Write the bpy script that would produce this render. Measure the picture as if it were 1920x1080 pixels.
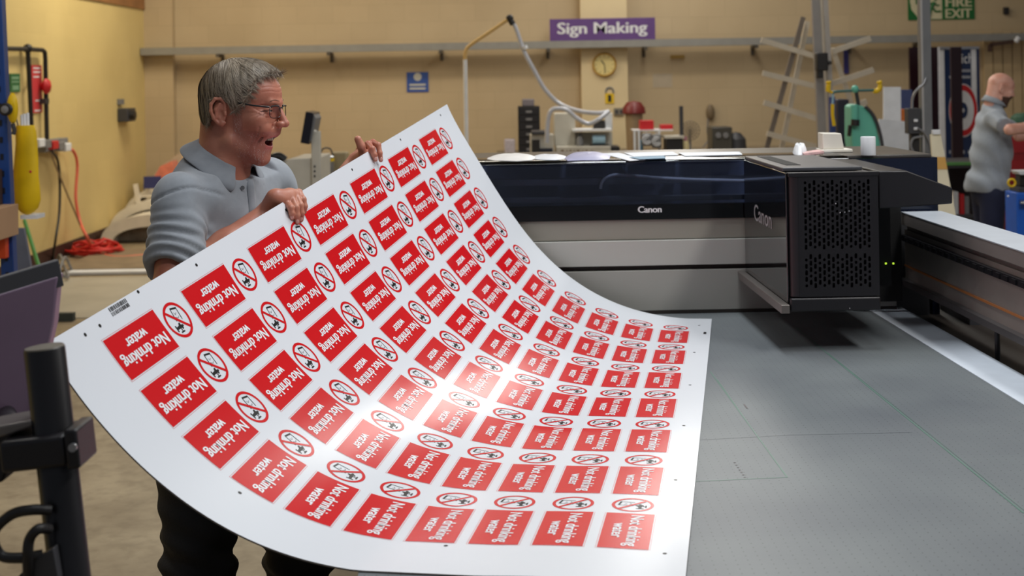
import bpy, math, random
import numpy as np
from mathutils import Vector, Matrix
random.seed(7)
rng = np.random.default_rng(7)
PI = math.pi
for o in list(bpy.data.objects):
    bpy.data.objects.remove(o, do_unlink=True)
scn = bpy.context.scene
COL = scn.collection

# ------------------------------------------------------------------ camera
F = 2525.5          # focal length in pixels of the 1920 px wide frame
HY = 145.5          # row of the optical axis (the lens is shifted down)
CZ = 1.75           # eye height
ROLL = math.radians(0.97)
cam_d = bpy.data.cameras.new('camera')
cam = bpy.data.objects.new('camera', cam_d)
COL.objects.link(cam)
cam.location = (0, 0, CZ)
cam.matrix_world = Matrix.Translation((0, 0, CZ)) @ Matrix.Rotation(PI/2, 4, 'X') @ Matrix.Rotation(-ROLL, 4, 'Z')
cam_d.sensor_width = 36
cam_d.lens = F/1920*36
cam_d.shift_y = -(540-HY)/1920
cam_d.clip_start = 0.05
cam_d.clip_end = 100
cam_d.dof.use_dof = True
cam_d.dof.focus_distance = 3.3
cam_d.dof.aperture_fstop = 5.2
scn.camera = cam

# ------------------------------------------------------------------ view, world, lights
scn.view_settings.view_transform = 'Standard'
scn.view_settings.look = 'None'
scn.view_settings.gamma = 1
scn.view_settings.use_curve_mapping = False
scn.view_settings.exposure = 0.0
w = bpy.data.worlds.new('world')
scn.world = w
w.use_nodes = True
bg = w.node_tree.nodes['Background']
bg.inputs[0].default_value = (0.80, 0.86, 1.0, 1)
bg.inputs[1].default_value = 0.16

def area_light(name, loc, sx, sy, power, col=(1, 1, 1), target=None):
    d = bpy.data.lights.new(name, 'AREA')
    d.shape = 'RECTANGLE'
    d.size = sx
    d.size_y = sy
    d.energy = power
    d.color = col
    o = bpy.data.objects.new(name, d)
    COL.objects.link(o)
    o.location = loc
    if target:
        o.rotation_euler = (Vector(target)-Vector(loc)).to_track_quat('-Z', 'Y').to_euler()
    return o

# ceiling strip lights of the hall (cool over the printer, warm at the back), plus one added reflection light
COOL = (0.93, 0.97, 1.0)
WARM = (1.0, 0.9, 0.76)
area_light('ceiling_lamp_printer', (0.7, 4.3, 4.6), 0.6, 2.2, 92, COOL)
area_light('ceiling_lamp_front', (0.1, 1.4, 4.6), 2.0, 0.5, 34, COOL)
area_light('ceiling_lamp_side', (2.3, 2.6, 4.3), 0.5, 1.8, 85, (1, 0.98, 0.95))
area_light('ceiling_lamp_left', (-2.6, 5.0, 4.4), 0.5, 2.4, 42, (1, 0.97, 0.92))
area_light('ceiling_lamp_row', (1.8, 12.6, 4.7), 0.7, 8.0, 150, (1, 0.97, 0.9))
area_light('ceiling_lamp_right', (5.6, 4.6, 4.5), 0.5, 2.6, 70, (1, 0.96, 0.9))
area_light('added_reflection_light', (1.95, 16.7, 4.35), 0.9, 1.5, 16, (1, 0.97, 0.92), (1.2, 4.0, 1.0))  # added light, no known fitting: puts a pale reflection on the board's flat side
area_light('wall_lamp_left', (-3.2, 13.6, 4.6), 0.5, 3.0, 125, (1.0, 0.9, 0.7))
area_light('wall_lamp_middle', (-0.5, 14.2, 4.7), 3.4, 0.4, 44, WARM)
area_light('wall_lamp_right', (4.0, 14.2, 4.7), 3.4, 0.4, 22, WARM)

# ------------------------------------------------------------------ helpers
def lin(c):
    return tuple(((v/255)/12.92 if v/255 <= 0.04045 else ((v/255+0.055)/1.055)**2.4) for v in c)

def P(px, py, Y):
    """point at depth Y seen at pixel (px, py) of the photograph"""
    dx, dy = px-960, py-HY
    c, s = math.cos(ROLL), math.sin(ROLL)
    x = c*dx - s*dy
    y = s*dx + c*dy
    return Vector((x*Y/F, Y, CZ - y*Y/F))

def PZ(px, py, z):
    """point on the horizontal plane z seen at pixel (px, py)"""
    dx, dy = px-960, py-HY
    c, s = math.cos(ROLL), math.sin(ROLL)
    x = c*dx - s*dy
    y = s*dx + c*dy
    Y = (CZ-z)*F/y
    return Vector((x*Y/F, Y, z))

MATS = {}
def mat(name, col, rough=0.5, metal=0.0, noise=None, bump=None, coat=0.0, spec=0.5, emit=0.0, sheen=0.0, stretch=None):
    """col in sRGB 0..255; noise=(scale, amount); bump=(scale, strength)"""
    if name in MATS:
        return MATS[name]
    m = bpy.data.materials.new(name)
    m.use_nodes = True
    nt = m.node_tree
    b = nt.nodes['Principled BSDF']
    c = lin(col)
    b.inputs['Roughness'].default_value = rough
    b.inputs['Metallic'].default_value = metal
    b.inputs['Coat Weight'].default_value = coat
    b.inputs['Coat Roughness'].default_value = 0.08
    b.inputs['Specular IOR Level'].default_value = spec
    b.inputs['Sheen Weight'].default_value = sheen
    if emit:
        b.inputs['Emission Color'].default_value = (*c, 1)
        b.inputs['Emission Strength'].default_value = emit
    tc = nt.nodes.new('ShaderNodeTexCoord')
    src = tc.outputs['Object']
    if stretch:
        mp = nt.nodes.new('ShaderNodeMapping')
        mp.inputs['Scale'].default_value = stretch
        nt.links.new(src, mp.inputs[0])
        src = mp.outputs[0]
    if noise is None:
        noise = (9.0, 0.06)
    n = nt.nodes.new('ShaderNodeTexNoise')
    n.inputs['Scale'].default_value = noise[0]
    n.inputs['Detail'].default_value = 4
    nt.links.new(src, n.inputs['Vector'])
    r = nt.nodes.new('ShaderNodeValToRGB')
    a = noise[1]
    r.color_ramp.elements[0].position = 0.3
    r.color_ramp.elements[1].position = 0.7
    r.color_ramp.elements[0].color = (*[v*(1-a) for v in c], 1)
    r.color_ramp.elements[1].color = (*[min(1, v*(1+a)) for v in c], 1)
    nt.links.new(n.outputs[0], r.inputs[0])
    nt.links.new(r.outputs[0], b.inputs['Base Color'])
    if bump:
        n2 = nt.nodes.new('ShaderNodeTexNoise')
        n2.inputs['Scale'].default_value = bump[0]
        n2.inputs['Detail'].default_value = 5
        nt.links.new(src, n2.inputs['Vector'])
        bp = nt.nodes.new('ShaderNodeBump')
        bp.inputs['Strength'].default_value = bump[1]
        bp.inputs['Distance'].default_value = 0.01
        nt.links.new(n2.outputs[0], bp.inputs['Height'])
        nt.links.new(bp.outputs[0], b.inputs['Normal'])
    MATS[name] = m
    return m

class MB:
    """collects boxes, tubes, lathes and prisms into one mesh"""
    def __init__(s):
        s.v = []
        s.f = []
        s.m = []
        s.cur = 0
        s.M = None
    def add(s, vs, fs):
        n = len(s.v)
        for p in vs:
            p = Vector(p)
            s.v.append(tuple(s.M @ p) if s.M else tuple(p))
        for f in fs:
            s.f.append([i+n for i in f])
            s.m.append(s.cur)
        return s
    def box(s, lo, hi, M=None):
        x0, y0, z0 = lo
        x1, y1, z1 = hi
        vs = [(x0, y0, z0), (x1, y0, z0), (x1, y1, z0), (x0, y1, z0), (x0, y0, z1), (x1, y0, z1), (x1, y1, z1), (x0, y1, z1)]
        if M is not None:
            vs = [M @ Vector(p) for p in vs]
        return s.add(vs, [(0, 3, 2, 1), (4, 5, 6, 7), (0, 1, 5, 4), (1, 2, 6, 5), (2, 3, 7, 6), (3, 0, 4, 7)])
    def cbox(s, c, d, M=None):
        return s.box([c[i]-d[i]/2 for i in range(3)], [c[i]+d[i]/2 for i in range(3)], M)
    def beam(s, a, b, wd, ht, up=(0, 0, 1)):
        a = Vector(a)
        b = Vector(b)
        d = (b-a).normalized()
        u = Vector(up)
        x = d.cross(u)
        if x.length < 1e-3:
            x = d.cross(Vector((1, 0, 0)))
        x.normalize()
        y = x.cross(d).normalized()
        vs = []
        for q in (a, b):
            for i, j in ((-1, -1), (1, -1), (1, 1), (-1, 1)):
                vs.append(q + x*(i*wd/2) + y*(j*ht/2))
        return s.add(vs, [(0, 1, 2, 3), (7, 6, 5, 4), (0, 4, 5, 1), (1, 5, 6, 2), (2, 6, 7, 3), (3, 7, 4, 0)])
    def tube(s, pts, r, n=10, cap=True):
        pts = [Vector(p) for p in pts]
        rr = r if hasattr(r, '__len__') else [r]*len(pts)
        vs = []
        fs = []
        x = None
        for i, p in enumerate(pts):
            d = (pts[min(i+1, len(pts)-1)]-pts[max(i-1, 0)]).normalized()
            if x is None:
                x = d.orthogonal().normalized()
            else:
                x = (x - d*x.dot(d)).normalized()
            y = d.cross(x)
            for k in range(n):
                a = 2*PI*k/n
                vs.append(p + (x*math.cos(a)+y*math.sin(a))*rr[i])
        for i in range(len(pts)-1):
            for k in range(n):
                fs.append((i*n+k, i*n+(k+1) % n, (i+1)*n+(k+1) % n, (i+1)*n+k))
        if cap:
            fs.append(tuple(range(n))[::-1])
            fs.append(tuple((len(pts)-1)*n+k for k in range(n)))
        return s.add(vs, fs)
    def cyl(s, a, b, r, n=20, r2=None):
        return s.tube([a, b], [r, r if r2 is None else r2], n)
    def lathe(s, c, prof, n=28, axis='Z'):
        vs = []
        fs = []
        c = Vector(c)
        for (r, h) in prof:
            for k in range(n):
                a = 2*PI*k/n
                q = (r*math.cos(a), r*math.sin(a), h)
                if axis == 'Y':
                    q = (q[0], h, q[1])
                if axis == 'X':
                    q = (h, q[0], q[1])
                vs.append(c+Vector(q))
        for i in range(len(prof)-1):
            for k in range(n):
                fs.append((i*n+k, i*n+(k+1) % n, (i+1)*n+(k+1) % n, (i+1)*n+k))
        fs.append(tuple(range(n))[::-1])
        fs.append(tuple((len(prof)-1)*n+k for k in range(n)))
        return s.add(vs, fs)
    def prism(s, poly, off):
        """poly: 3D points of a planar polygon, off: extrusion vector"""
        n = len(poly)
        off = Vector(off)
        vs = [Vector(p) for p in poly]+[Vector(p)+off for p in poly]
        fs = [tuple(range(n))[::-1], tuple(range(n, 2*n))]
        for k in range(n):
            fs.append((k, (k+1) % n, n+(k+1) % n, n+k))
        return s.add(vs, fs)
    def sphere(s, c, r, n=16, sc=(1, 1, 1)):
        vs = []
        fs = []
        c = Vector(c)
        m = n//2
        for i in range(m+1):
            t = PI*i/m
            for k in range(n):
                a = 2*PI*k/n
                vs.append(c+Vector((r*sc[0]*math.sin(t)*math.cos(a), r*sc[1]*math.sin(t)*math.sin(a), r*sc[2]*math.cos(t))))
        for i in range(m):
            for k in range(n):
                fs.append((i*n+k, (i+1)*n+k, (i+1)*n+(k+1) % n, i*n+(k+1) % n))
        return s.add(vs, fs)

def link_mesh(name, vs, fs, mats, parent=None, base=(0, 0, 0), midx=None, smooth=None, bevel=0):
    me = bpy.data.meshes.new(name)
    b = Vector(base)
    me.from_pydata([(p[0]-b.x, p[1]-b.y, p[2]-b.z) for p in vs], [], fs)
    for m in (mats if isinstance(mats, (list, tuple)) else [mats]):
        me.materials.append(m)
    if midx is not None and any(midx):
        me.polygons.foreach_set('material_index', midx)
    me.validate()
    me.update()
    import bmesh
    bm = bmesh.new()
    bm.from_mesh(me)
    bmesh.ops.recalc_face_normals(bm, faces=bm.faces)
    bm.to_mesh(me)
    bm.free()
    if smooth is not None:
        me.shade_smooth()
        if smooth < 180:
            me.set_sharp_from_angle(angle=math.radians(smooth))
    o = bpy.data.objects.new(name, me)
    COL.objects.link(o)
    if parent is not None:
        o.parent = parent
    else:
        o.location = b
    if bevel:
        md = o.modifiers.new('bevel', 'BEVEL')
        md.width = bevel
        md.segments = 3
        md.limit_method = 'ANGLE'
        md.angle_limit = math.radians(40)
        md.harden_normals = False
    return o

def thing(name, label, cat, loc, group=None):
    o = bpy.data.objects.new(name, None)
    COL.objects.link(o)
    o.empty_display_size = 0.05
    o.location = loc
    o['label'] = label
    o['category'] = cat
    if group:
        o['group'] = group
    return o

def part(T, name, mb, m, smooth=35, bevel=0, label=None, kind=None):
    """T: thing (or part) that carries the mesh; geometry is given in world coordinates"""
    root = T
    while root.parent:
        root = root.parent
    o = link_mesh(name, mb.v, mb.f, m, T, root.location, mb.m, smooth, bevel)
    if label:
        o['label'] = label
    if kind:
        o['kind'] = kind
    return o

def solo(name, mb, m, label, cat, group=None, smooth=35, bevel=0, kind=None):
    xs = [p[0] for p in mb.v]
    ys = [p[1] for p in mb.v]
    zs = [p[2] for p in mb.v]
    base = ((min(xs)+max(xs))/2, (min(ys)+max(ys))/2, min(zs))
    o = link_mesh(name, mb.v, mb.f, m, None, base, mb.m, smooth, bevel)
    if kind == 'structure':
        o['kind'] = 'structure'
        return o
    if kind:
        o['kind'] = kind
    o['label'] = label
    o['category'] = cat
    if group:
        o['group'] = group
    return o

def struct(name, mb, m, smooth=None, bevel=0):
    return solo(name, mb, m, None, None, kind='structure', smooth=smooth, bevel=bevel)

def spline(pts, n=8):
    """Catmull-Rom through points"""
    pts = [Vector(p) for p in pts]
    q = [pts[0]*2-pts[1]]+pts+[pts[-1]*2-pts[-2]]
    out = []
    for i in range(1, len(q)-2):
        for k in range(n):
            t = k/n
            a, b, c, d = q[i-1], q[i], q[i+1], q[i+2]
            out.append(0.5*((2*b)+(c-a)*t+(2*a-5*b+4*c-d)*t*t+(3*b-3*c+d-a)*t**3))
    out.append(pts[-1])
    return out

_tc = {}
def text_geo(txt, bold=0.0, spacing=1.0):
    """2D outline mesh of a text, normalised: returns verts (x, y) and faces; cap height about 0.7"""
    k = (txt, bold, spacing)
    if k in _tc:
        return _tc[k]
    cu = bpy.data.curves.new('t', 'FONT')
    cu.body = txt
    cu.size = 1
    cu.offset = bold
    cu.resolution_u = 3
    cu.space_character = spacing
    ob = bpy.data.objects.new('t', cu)
    COL.objects.link(ob)
    dg = bpy.context.evaluated_depsgraph_get()
    me = ob.evaluated_get(dg).to_mesh()
    vs = [(p.co.x, p.co.y) for p in me.vertices]
    fs = [tuple(p.vertices) for p in me.polygons]
    ob.evaluated_get(dg).to_mesh_clear()
    bpy.data.objects.remove(ob, do_unlink=True)
    bpy.data.curves.remove(cu)
    _tc[k] = (vs, fs)
    return _tc[k]

def text_on(mb, txt, org, ex, ey, width, height, bold=0.02, spacing=1.0, en=None, th=0.0):
    """text fitted in a width x height box whose lower left corner is org, along ex, ey"""
    vs, fs = text_geo(txt, 0.004, spacing)
    x0 = min(v[0] for v in vs); x1 = max(v[0] for v in vs)
    y0 = min(v[1] for v in vs); y1 = max(v[1] for v in vs)
    org = Vector(org); ex = Vector(ex).normalized(); ey = Vector(ey).normalized()
    sh = bold*1.0/(x1-x0)*width
    nz_ = ex.cross(ey)
    for k in ((-1, 0, 1) if bold > 0 else (0,)):
        mb.add([org+nz_*(0.0002*(k+1))+ex*((v[0]-x0)/(x1-x0)*(width-2*sh)+sh+k*sh)+ey*((v[1]-y0)/(y1-y0)*height) for v in vs], fs)
# ------------------------------------------------------------------ the setting
YW = 17.0
XL = -4.60
def wall_mat(name, col, horiz, mortar=0.90):
    m = bpy.data.materials.new(name)
    m.use_nodes = True
    nt = m.node_tree
    b = nt.nodes['Principled BSDF']
    b.inputs['Roughness'].default_value = 0.62
    tc = nt.nodes.new('ShaderNodeTexCoord')
    sp = nt.nodes.new('ShaderNodeSeparateXYZ')
    cb = nt.nodes.new('ShaderNodeCombineXYZ')
    nt.links.new(tc.outputs['Object'], sp.inputs[0])
    nt.links.new(sp.outputs[horiz], cb.inputs[0])
    nt.links.new(sp.outputs['Z'], cb.inputs[1])
    br = nt.nodes.new('ShaderNodeTexBrick')
    br.inputs['Scale'].default_value = 1
    br.inputs['Brick Width'].default_value = 0.45
    br.inputs['Row Height'].default_value = 0.225
    br.inputs['Mortar Size'].default_value = 0.006
    br.inputs['Mortar Smooth'].default_value = 0.6
    c = lin(col)
    br.inputs['Color1'].default_value = (*c, 1)
    br.inputs['Color2'].default_value = (*[v*0.96 for v in c], 1)
    br.inputs['Mortar'].default_value = (*[v*mortar for v in c], 1)
    nt.links.new(cb.outputs[0], br.inputs['Vector'])
    n = nt.nodes.new('ShaderNodeTexNoise')
    n.inputs['Scale'].default_value = 1.1
    n.inputs['Detail'].default_value = 6
    nt.links.new(tc.outputs['Object'], n.inputs['Vector'])
    mx = nt.nodes.new('ShaderNodeMixRGB')
    mx.blend_type = 'MULTIPLY'
    mx.inputs[0].default_value = 0.35
    rp = nt.nodes.new('ShaderNodeValToRGB')
    rp.color_ramp.elements[0].position = 0.3
    rp.color_ramp.elements[1].position = 0.65
    rp.color_ramp.elements[0].color = (0.72, 0.68, 0.62, 1)
    rp.color_ramp.elements[1].color = (1, 1, 1, 1)
    nt.links.new(n.outputs[0], rp.inputs[0])
    nt.links.new(br.outputs[0], mx.inputs[1])
    nt.links.new(rp.outputs[0], mx.inputs[2])
    nt.links.new(mx.outputs[0], b.inputs['Base Color'])
    bp = nt.nodes.new('ShaderNodeBump')
    bp.inputs['Strength'].default_value = 0.25
    bp.inputs['Distance'].default_value = 0.003
    bp.invert = True
    nt.links.new(br.outputs['Fac'], bp.inputs['Height'])
    nt.links.new(bp.outputs[0], b.inputs['Normal'])
    return m
M_backwall = wall_mat('painted_block_back', (196, 175, 140), 'X')
M_leftwall = wall_mat('painted_block_left', (222, 198, 134), 'Y', 0.98)
M_pillar = mat('pillar_paint', (222, 202, 160), 0.55, noise=(2.0, 0.05))

def floor_mat():
    m = bpy.data.materials.new('concrete_floor')
    m.use_nodes = True
    nt = m.node_tree
    b = nt.nodes['Principled BSDF']
    b.inputs['Roughness'].default_value = 0.5
    tc = nt.nodes.new('ShaderNodeTexCoord')
    n1 = nt.nodes.new('ShaderNodeTexNoise')
    n1.inputs['Scale'].default_value = 1.6
    n1.inputs['Detail'].default_value = 9
    n1.inputs['Roughness'].default_value = 0.65
    n2 = nt.nodes.new('ShaderNodeTexNoise')
    n2.inputs['Scale'].default_value = 14
    n2.inputs['Detail'].default_value = 6
    for n in (n1, n2):
        nt.links.new(tc.outputs['Object'], n.inputs['Vector'])
    r1 = nt.nodes.new('ShaderNodeValToRGB')
    r1.color_ramp.elements[0].position = 0.35
    r1.color_ramp.elements[1].position = 0.66
    r1.color_ramp.elements[0].color = (*lin((128, 112, 88)), 1)
    r1.color_ramp.elements[1].color = (*lin((172, 156, 128)), 1)
    r2 = nt.nodes.new('ShaderNodeValToRGB')
    r2.color_ramp.elements[0].position = 0.32
    r2.color_ramp.elements[1].position = 0.55
    r2.color_ramp.elements[0].color = (0.62, 0.6, 0.58, 1)
    r2.color_ramp.elements[1].color = (1, 1, 1, 1)
    mx = nt.nodes.new('ShaderNodeMixRGB')
    mx.blend_type = 'MULTIPLY'
    mx.inputs[0].default_value = 0.6
    nt.links.new(n1.outputs[0], r1.inputs[0])
    nt.links.new(n2.outputs[0], r2.inputs[0])
    nt.links.new(r1.outputs[0], mx.inputs[1])
    nt.links.new(r2.outputs[0], mx.inputs[2])
    nt.links.new(mx.outputs[0], b.inputs['Base Color'])
    return m
M_floor = floor_mat()

mb = MB(); mb.box((XL-0.2, -4, -0.1), (12, YW+0.2, 0)); struct('floor', mb, M_floor)
mb = MB(); mb.box((XL-0.2, YW, 0), (12, YW+0.2, 5.2)); struct('wall_back', mb, M_backwall)
mb = MB(); mb.box((XL-0.2, 2, 0), (XL, YW, 2.68)); struct('wall_left', mb, M_leftwall)
# boarded upper part over the left wall
mb = MB(); mb.box((XL-0.2, 2, 2.68), (XL+0.02, YW, 5.2))
struct('trim_1', mb, mat('brown_boarding', (150, 104, 62), 0.6, noise=(3, 0.2)))
mb = MB(); mb.box((XL, 2.0, 0), (XL+0.02, YW, 0.14)); struct('baseboard_left', mb, mat('dark_skirting', (62, 36, 28), 0.6))
mb = MB(); mb.box((XL-0.2, -4, 5.2), (12, YW+0.2, 5.35)); struct('ceiling', mb, mat('ceiling_board', (96, 92, 86), 0.8))
# pilasters on the back wall
mb = MB(); mb.box((XL, YW-0.14, 0), (XL+0.36, YW, 5.2)); struct('trim_2', mb, M_backwall)
xa = P(1090, 140, YW-0.16).x; xb = P(1177, 140, YW-0.16).x
mb = MB(); mb.box((xa, YW-0.16, 0), (xb, YW, 5.2)); struct('trim_3', mb, M_pillar)
# pale floor screed beyond the near slab
mb = MB(); mb.box((XL+0.02, 10.1, 0), (2.2, 12.2, 0.006))
struct('trim_4', mb, mat('pale_screed', (176, 170, 156), 0.5, noise=(2.2, 0.14)))
# plastered door leaf at the far right
mb = MB()
for k in range(12):
    x0 = P(1845, 150, YW-0.05).x+k*0.12
    mb.box((x0, YW-0.07, 0), (x0+0.108, YW-0.02, P(0, 92, YW).z))
struct('door_1', mb, mat('cream_boards', (196, 172, 132), 0.6))

# long cable tray on brackets
T = thing('cable_tray', 'long grey cable tray running across the back wall on brackets', 'cable tray', (0, YW-0.25, P(960, 85, YW-0.35).z))
zt = P(960, 85, YW-0.35).z
mb = MB(); mb.box((XL+0.01, YW-0.34, zt-0.045), (7.9, YW-0.165, zt+0.045))
part(T, 'tray_channel', mb, mat('galvanised', (150, 148, 142), 0.45, 0.3))
for px in (410, 617, 826, 1028, 1210, 1417, 1601, 1725):
    x = P(px, 95, YW-0.25).x
    mb = MB()
    mb.box((x-0.02, YW-0.33, zt-0.085), (x+0.02, YW-0.001, zt-0.046))
    mb.box((x-0.02, YW-0.03, zt-0.17), (x+0.02, YW-0.001, zt-0.085))
    part(T, 'bracket', mb, mat('dark_bracket', (84, 76, 66), 0.6))

# ------------------------------------------------------------------ the flatbed printer (own axis, turned 0.9 degrees)
LM = Matrix.Rotation(0.01584, 4, 'Z')
LI = LM.inverted()
C0 = Vector((0, 0, CZ))
def ray(px, py):
    return P(px, py, 1.0)-C0
def LX(px, py, x):     # local point where the ray meets the local plane x
    d = LI.to_3x3() @ ray(px, py)
    return C0+d*(x/d.x)
def LY(px, py, y):
    d = LI.to_3x3() @ ray(px, py)
    return C0+d*(y/d.y)
def LZ(px, py, z):
    d = LI.to_3x3() @ ray(px, py)
    return C0+d*((z-CZ)/d.z)
def LMB():
    m = MB()
    m.M = LM
    return m
ZT = 0.912
YH = 4.72
M_black = mat('matt_black', (24, 22, 26), 0.42, bump=(220, 0.05))
M_gloss = mat('gloss_black', (5, 5, 8), 0.06, coat=0.6)
M_alu = mat('brushed_aluminium', (176, 178, 182), 0.35, 0.6)
M_panel = mat('panel_grey', (176, 176, 170), 0.42, noise=(3, 0.02))
M_panel2 = mat('panel_taupe', (140, 137, 127), 0.42, noise=(3, 0.02))
M_dark = mat('dark_recess', (38, 31, 26), 0.6)
M_white = mat('white_paint', (226, 228, 230), 0.45)
M_offwhite = mat('machine_cream', (196, 192, 180), 0.45)

def bed_mat():
    m = bpy.data.materials.new('vacuum_bed')
    m.use_nodes = True
    nt = m.node_tree
    b = nt.nodes['Principled BSDF']
    b.inputs['Roughness'].default_value = 0.42
    b.inputs['Metallic'].default_value = 0.0
    tc = nt.nodes.new('ShaderNodeTexCoord')
    # square grid of small vacuum holes
    sp = nt.nodes.new('ShaderNodeSeparateXYZ')
    nt.links.new(tc.outputs['Object'], sp.inputs[0])
    def M2(op, a, bb=None):
        n = nt.nodes.new('ShaderNodeMath')
        n.operation = op
        for i, q in enumerate((a, bb)):
            if q is None:
                continue
            if isinstance(q, (int, float)):
                n.inputs[i].default_value = q
            else:
                nt.links.new(q, n.inputs[i])
        return n.outputs[0]
    pitch = 0.0205
    fx = M2('SUBTRACT', M2('FRACT', M2('DIVIDE', sp.outputs[0], pitch)), 0.5)
    fy = M2('SUBTRACT', M2('FRACT', M2('DIVIDE', sp.outputs[1], pitch)), 0.5)
    # holes every second column in y-pairs: keep the full grid
    d = M2('SQRT', M2('ADD', M2('MULTIPLY', fx, fx), M2('MULTIPLY', fy, fy)))
    hole = M2('LESS_THAN', d, 0.060)
    n1 = nt.nodes.new('ShaderNodeTexNoise')
    n1.inputs['Scale'].default_value = 2.5
    n1.inputs['Detail'].default_value = 8
    nt.links.new(tc.outputs['Object'], n1.inputs['Vector'])
    r1 = nt.nodes.new('ShaderNodeValToRGB')
    r1.color_ramp.elements[0].position = 0.3
    r1.color_ramp.elements[1].position = 0.7
    r1.color_ramp.elements[0].color = (*lin((98, 103, 108)), 1)
    r1.color_ramp.elements[1].color = (*lin((114, 120, 122)), 1)
    nt.links.new(n1.outputs[0], r1.inputs[0])
    mx = nt.nodes.new('ShaderNodeMixRGB')
    mx.inputs[2].default_value = (0.01, 0.01, 0.01, 1)
    nt.links.new(hole, mx.inputs[0])
    nt.links.new(r1.outputs[0], mx.inputs[1])
    nt.links.new(mx.outputs[0], b.inputs['Base Color'])
    return m

PR = thing('flatbed_printer', 'large flatbed printer with grey perforated bed, smoked cover and black print carriage', 'printer', (LM @ Vector((0.6, YH, 0))))
XB0, XB1 = -0.24, 1.317
mb = LMB(); mb.box((XB0, 1.35, ZT-0.035), (XB1, YH, ZT))
part(PR, 'bed', mb, bed_mat(), bevel=0.002)
# marks left on the bed by earlier prints
BL = [0.0]
def bed_lines(mb, pts, wd):
    BL[0] += 0.00008
    q = [LZ(px, py, ZT) for px, py in pts]
    for a, b in zip(q[:-1], q[1:]):
        d = (b-a).normalized()
        n = Vector((-d.y, d.x, 0))*wd/2
        u = Vector((0, 0, 0.0003+BL[0]))
        mb.add([a-n+u, b-n+u, b+n+u, a+n+u], [(0, 1, 2, 3)])
M_green = mat('green_print_line', (92, 124, 112), 0.4)
mb = LMB()
bed_lines(mb, [(1332, 697), (1476, 895), (1300, 903)], 0.003)
bed_lines(mb, [(1345, 712), (1470, 888)], 0.0015)
part(PR, 'ink_mark', mb, M_green, label='thin green printed corner line')
mb = LMB()
bed_lines(mb, [(1490, 612), (1549, 661), (1740, 816), (1919, 962)], 0.0035)
bed_lines(mb, [(1552, 662), (1742, 813), (1921, 958)], 0.0012)
part(PR, 'ink_mark', mb, M_green, label='long green printed line')
mb = LMB()
bed_lines(mb, [(1310, 825), (1480, 816), (1710, 811)], 0.0015)
part(PR, 'ink_mark', mb, mat('faint_line', (92, 98, 104), 0.4))
mb = LMB()
for k in range(7):
    BL[0] -= 0.00008
    bed_lines(mb, [(1376+k*3.2, 868+k*4.6), (1379+k*3.2, 867+k*4.6)], 0.004)
bed_lines(mb, [(1395, 758), (1401, 766)], 0.004)
part(PR, 'ink_mark', mb, mat('brown_mark', (90, 84, 88), 0.4), label='small dark printed dashes')
# white edge strip and base
mb = LMB(); mb.box((1.3172, 1.35, ZT-0.03), (1.445, 5.2, ZT+0.001))
part(PR, 'edge_strip', mb, mat('strip_white', (206, 214, 224), 0.75, spec=0.2), bevel=0.002, label='white strip along the right side of the bed')
mb = LMB(); mb.box((XB0+0.12, 1.6, 0.12), (1.30, YH-0.05, ZT-0.036))
part(PR, 'base', mb, mat('base_grey', (92, 90, 92), 0.5))
mb = LMB()
mb.box((XB0, 1.35, ZT-0.10), (XB0+0.03, YH, ZT-0.037))
mb.box((XB0+0.03, 1.35, ZT-0.10), (XB1, 1.38, ZT-0.037))
part(PR, 'side_rail', mb, M_black)
for (x, y) in ((-0.02, 1.8), (1.2, 1.8), (-0.02, 4.4), (1.2, 4.4)):
    mb = LMB(); mb.cyl((x, y, 0), (x, y, 0.12), 0.035, 16)
    part(PR, 'foot', mb, M_black)
# recess under the gantry beam
mb = LMB(); mb.box((1.447, 1.35, 0.5), (1.66, 5.2, ZT-0.03))
part(PR, 'trough', mb, M_dark)
# gantry beam
XG = 1.43
mb = LMB(); mb.box((XG, 1.2, 1.212), (XG+0.140, 4.70, 1.254))
mb.box((XG+0.02, 1.2, 1.195), (XG+0.140, 4.70, 1.212))
part(PR, 'gantry_beam', mb, mat('beam_taupe', (132, 124, 120), 0.4, 0.1), bevel=0.002)
mb = LMB(); mb.box((XG-0.001, 1.2, 1.254), (XG+0.141, 4.70, 1.257))
part(PR, 'beam_top', mb, mat('beam_silver', (186, 192, 200), 0.35, 0.1), label='pale silver top face of the beam')
mb = LMB(); mb.box((XG+0.012, 1.2, 1.025), (XG+0.138, 4.70, 1.195))
part(PR, 'beam_web', mb, mat('beam_grey', (150, 142, 136), 0.4, 0.1))
mb = LMB(); mb.box((XG-0.004, 1.2, 1.158), (XG+0.012, 4.74, 1.178))
y = 1.25
while y < 4.7:
    mb.box((XG-0.010, y, 1.161), (XG-0.004, y+0.03, 1.175))
    y += 0.06
part(PR, 'toothed_rail', mb, M_black)
mb = LMB(); mb.box((XG+0.009, 1.2, 1.066), (XG+0.012, 4.7, 1.073))
part(PR, 'orange_line', mb, mat('orange_stripe', (176, 112, 62), 0.5))
mb = LMB(); mb.box((XG-0.01, 1.2, 1.005), (XG+0.138, 4.70, 1.025))
part(PR, 'beam_foot', mb, mat('beam_foot_grey', (72, 68, 68), 0.4))
for y in (2.2, 4.0):
    mb = LMB(); mb.cyl((1.5, y, ZT-0.03), (1.5, y, 1.005), 0.008, 12)
    part(PR, 'peg', mb, M_black)
for y in (1.3, 4.4):
    mb = LMB(); mb.box((1.48, y, 0.0), (1.64, y+0.2, 0.5))
    part(PR, 'beam_support', mb, M_black)

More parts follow.
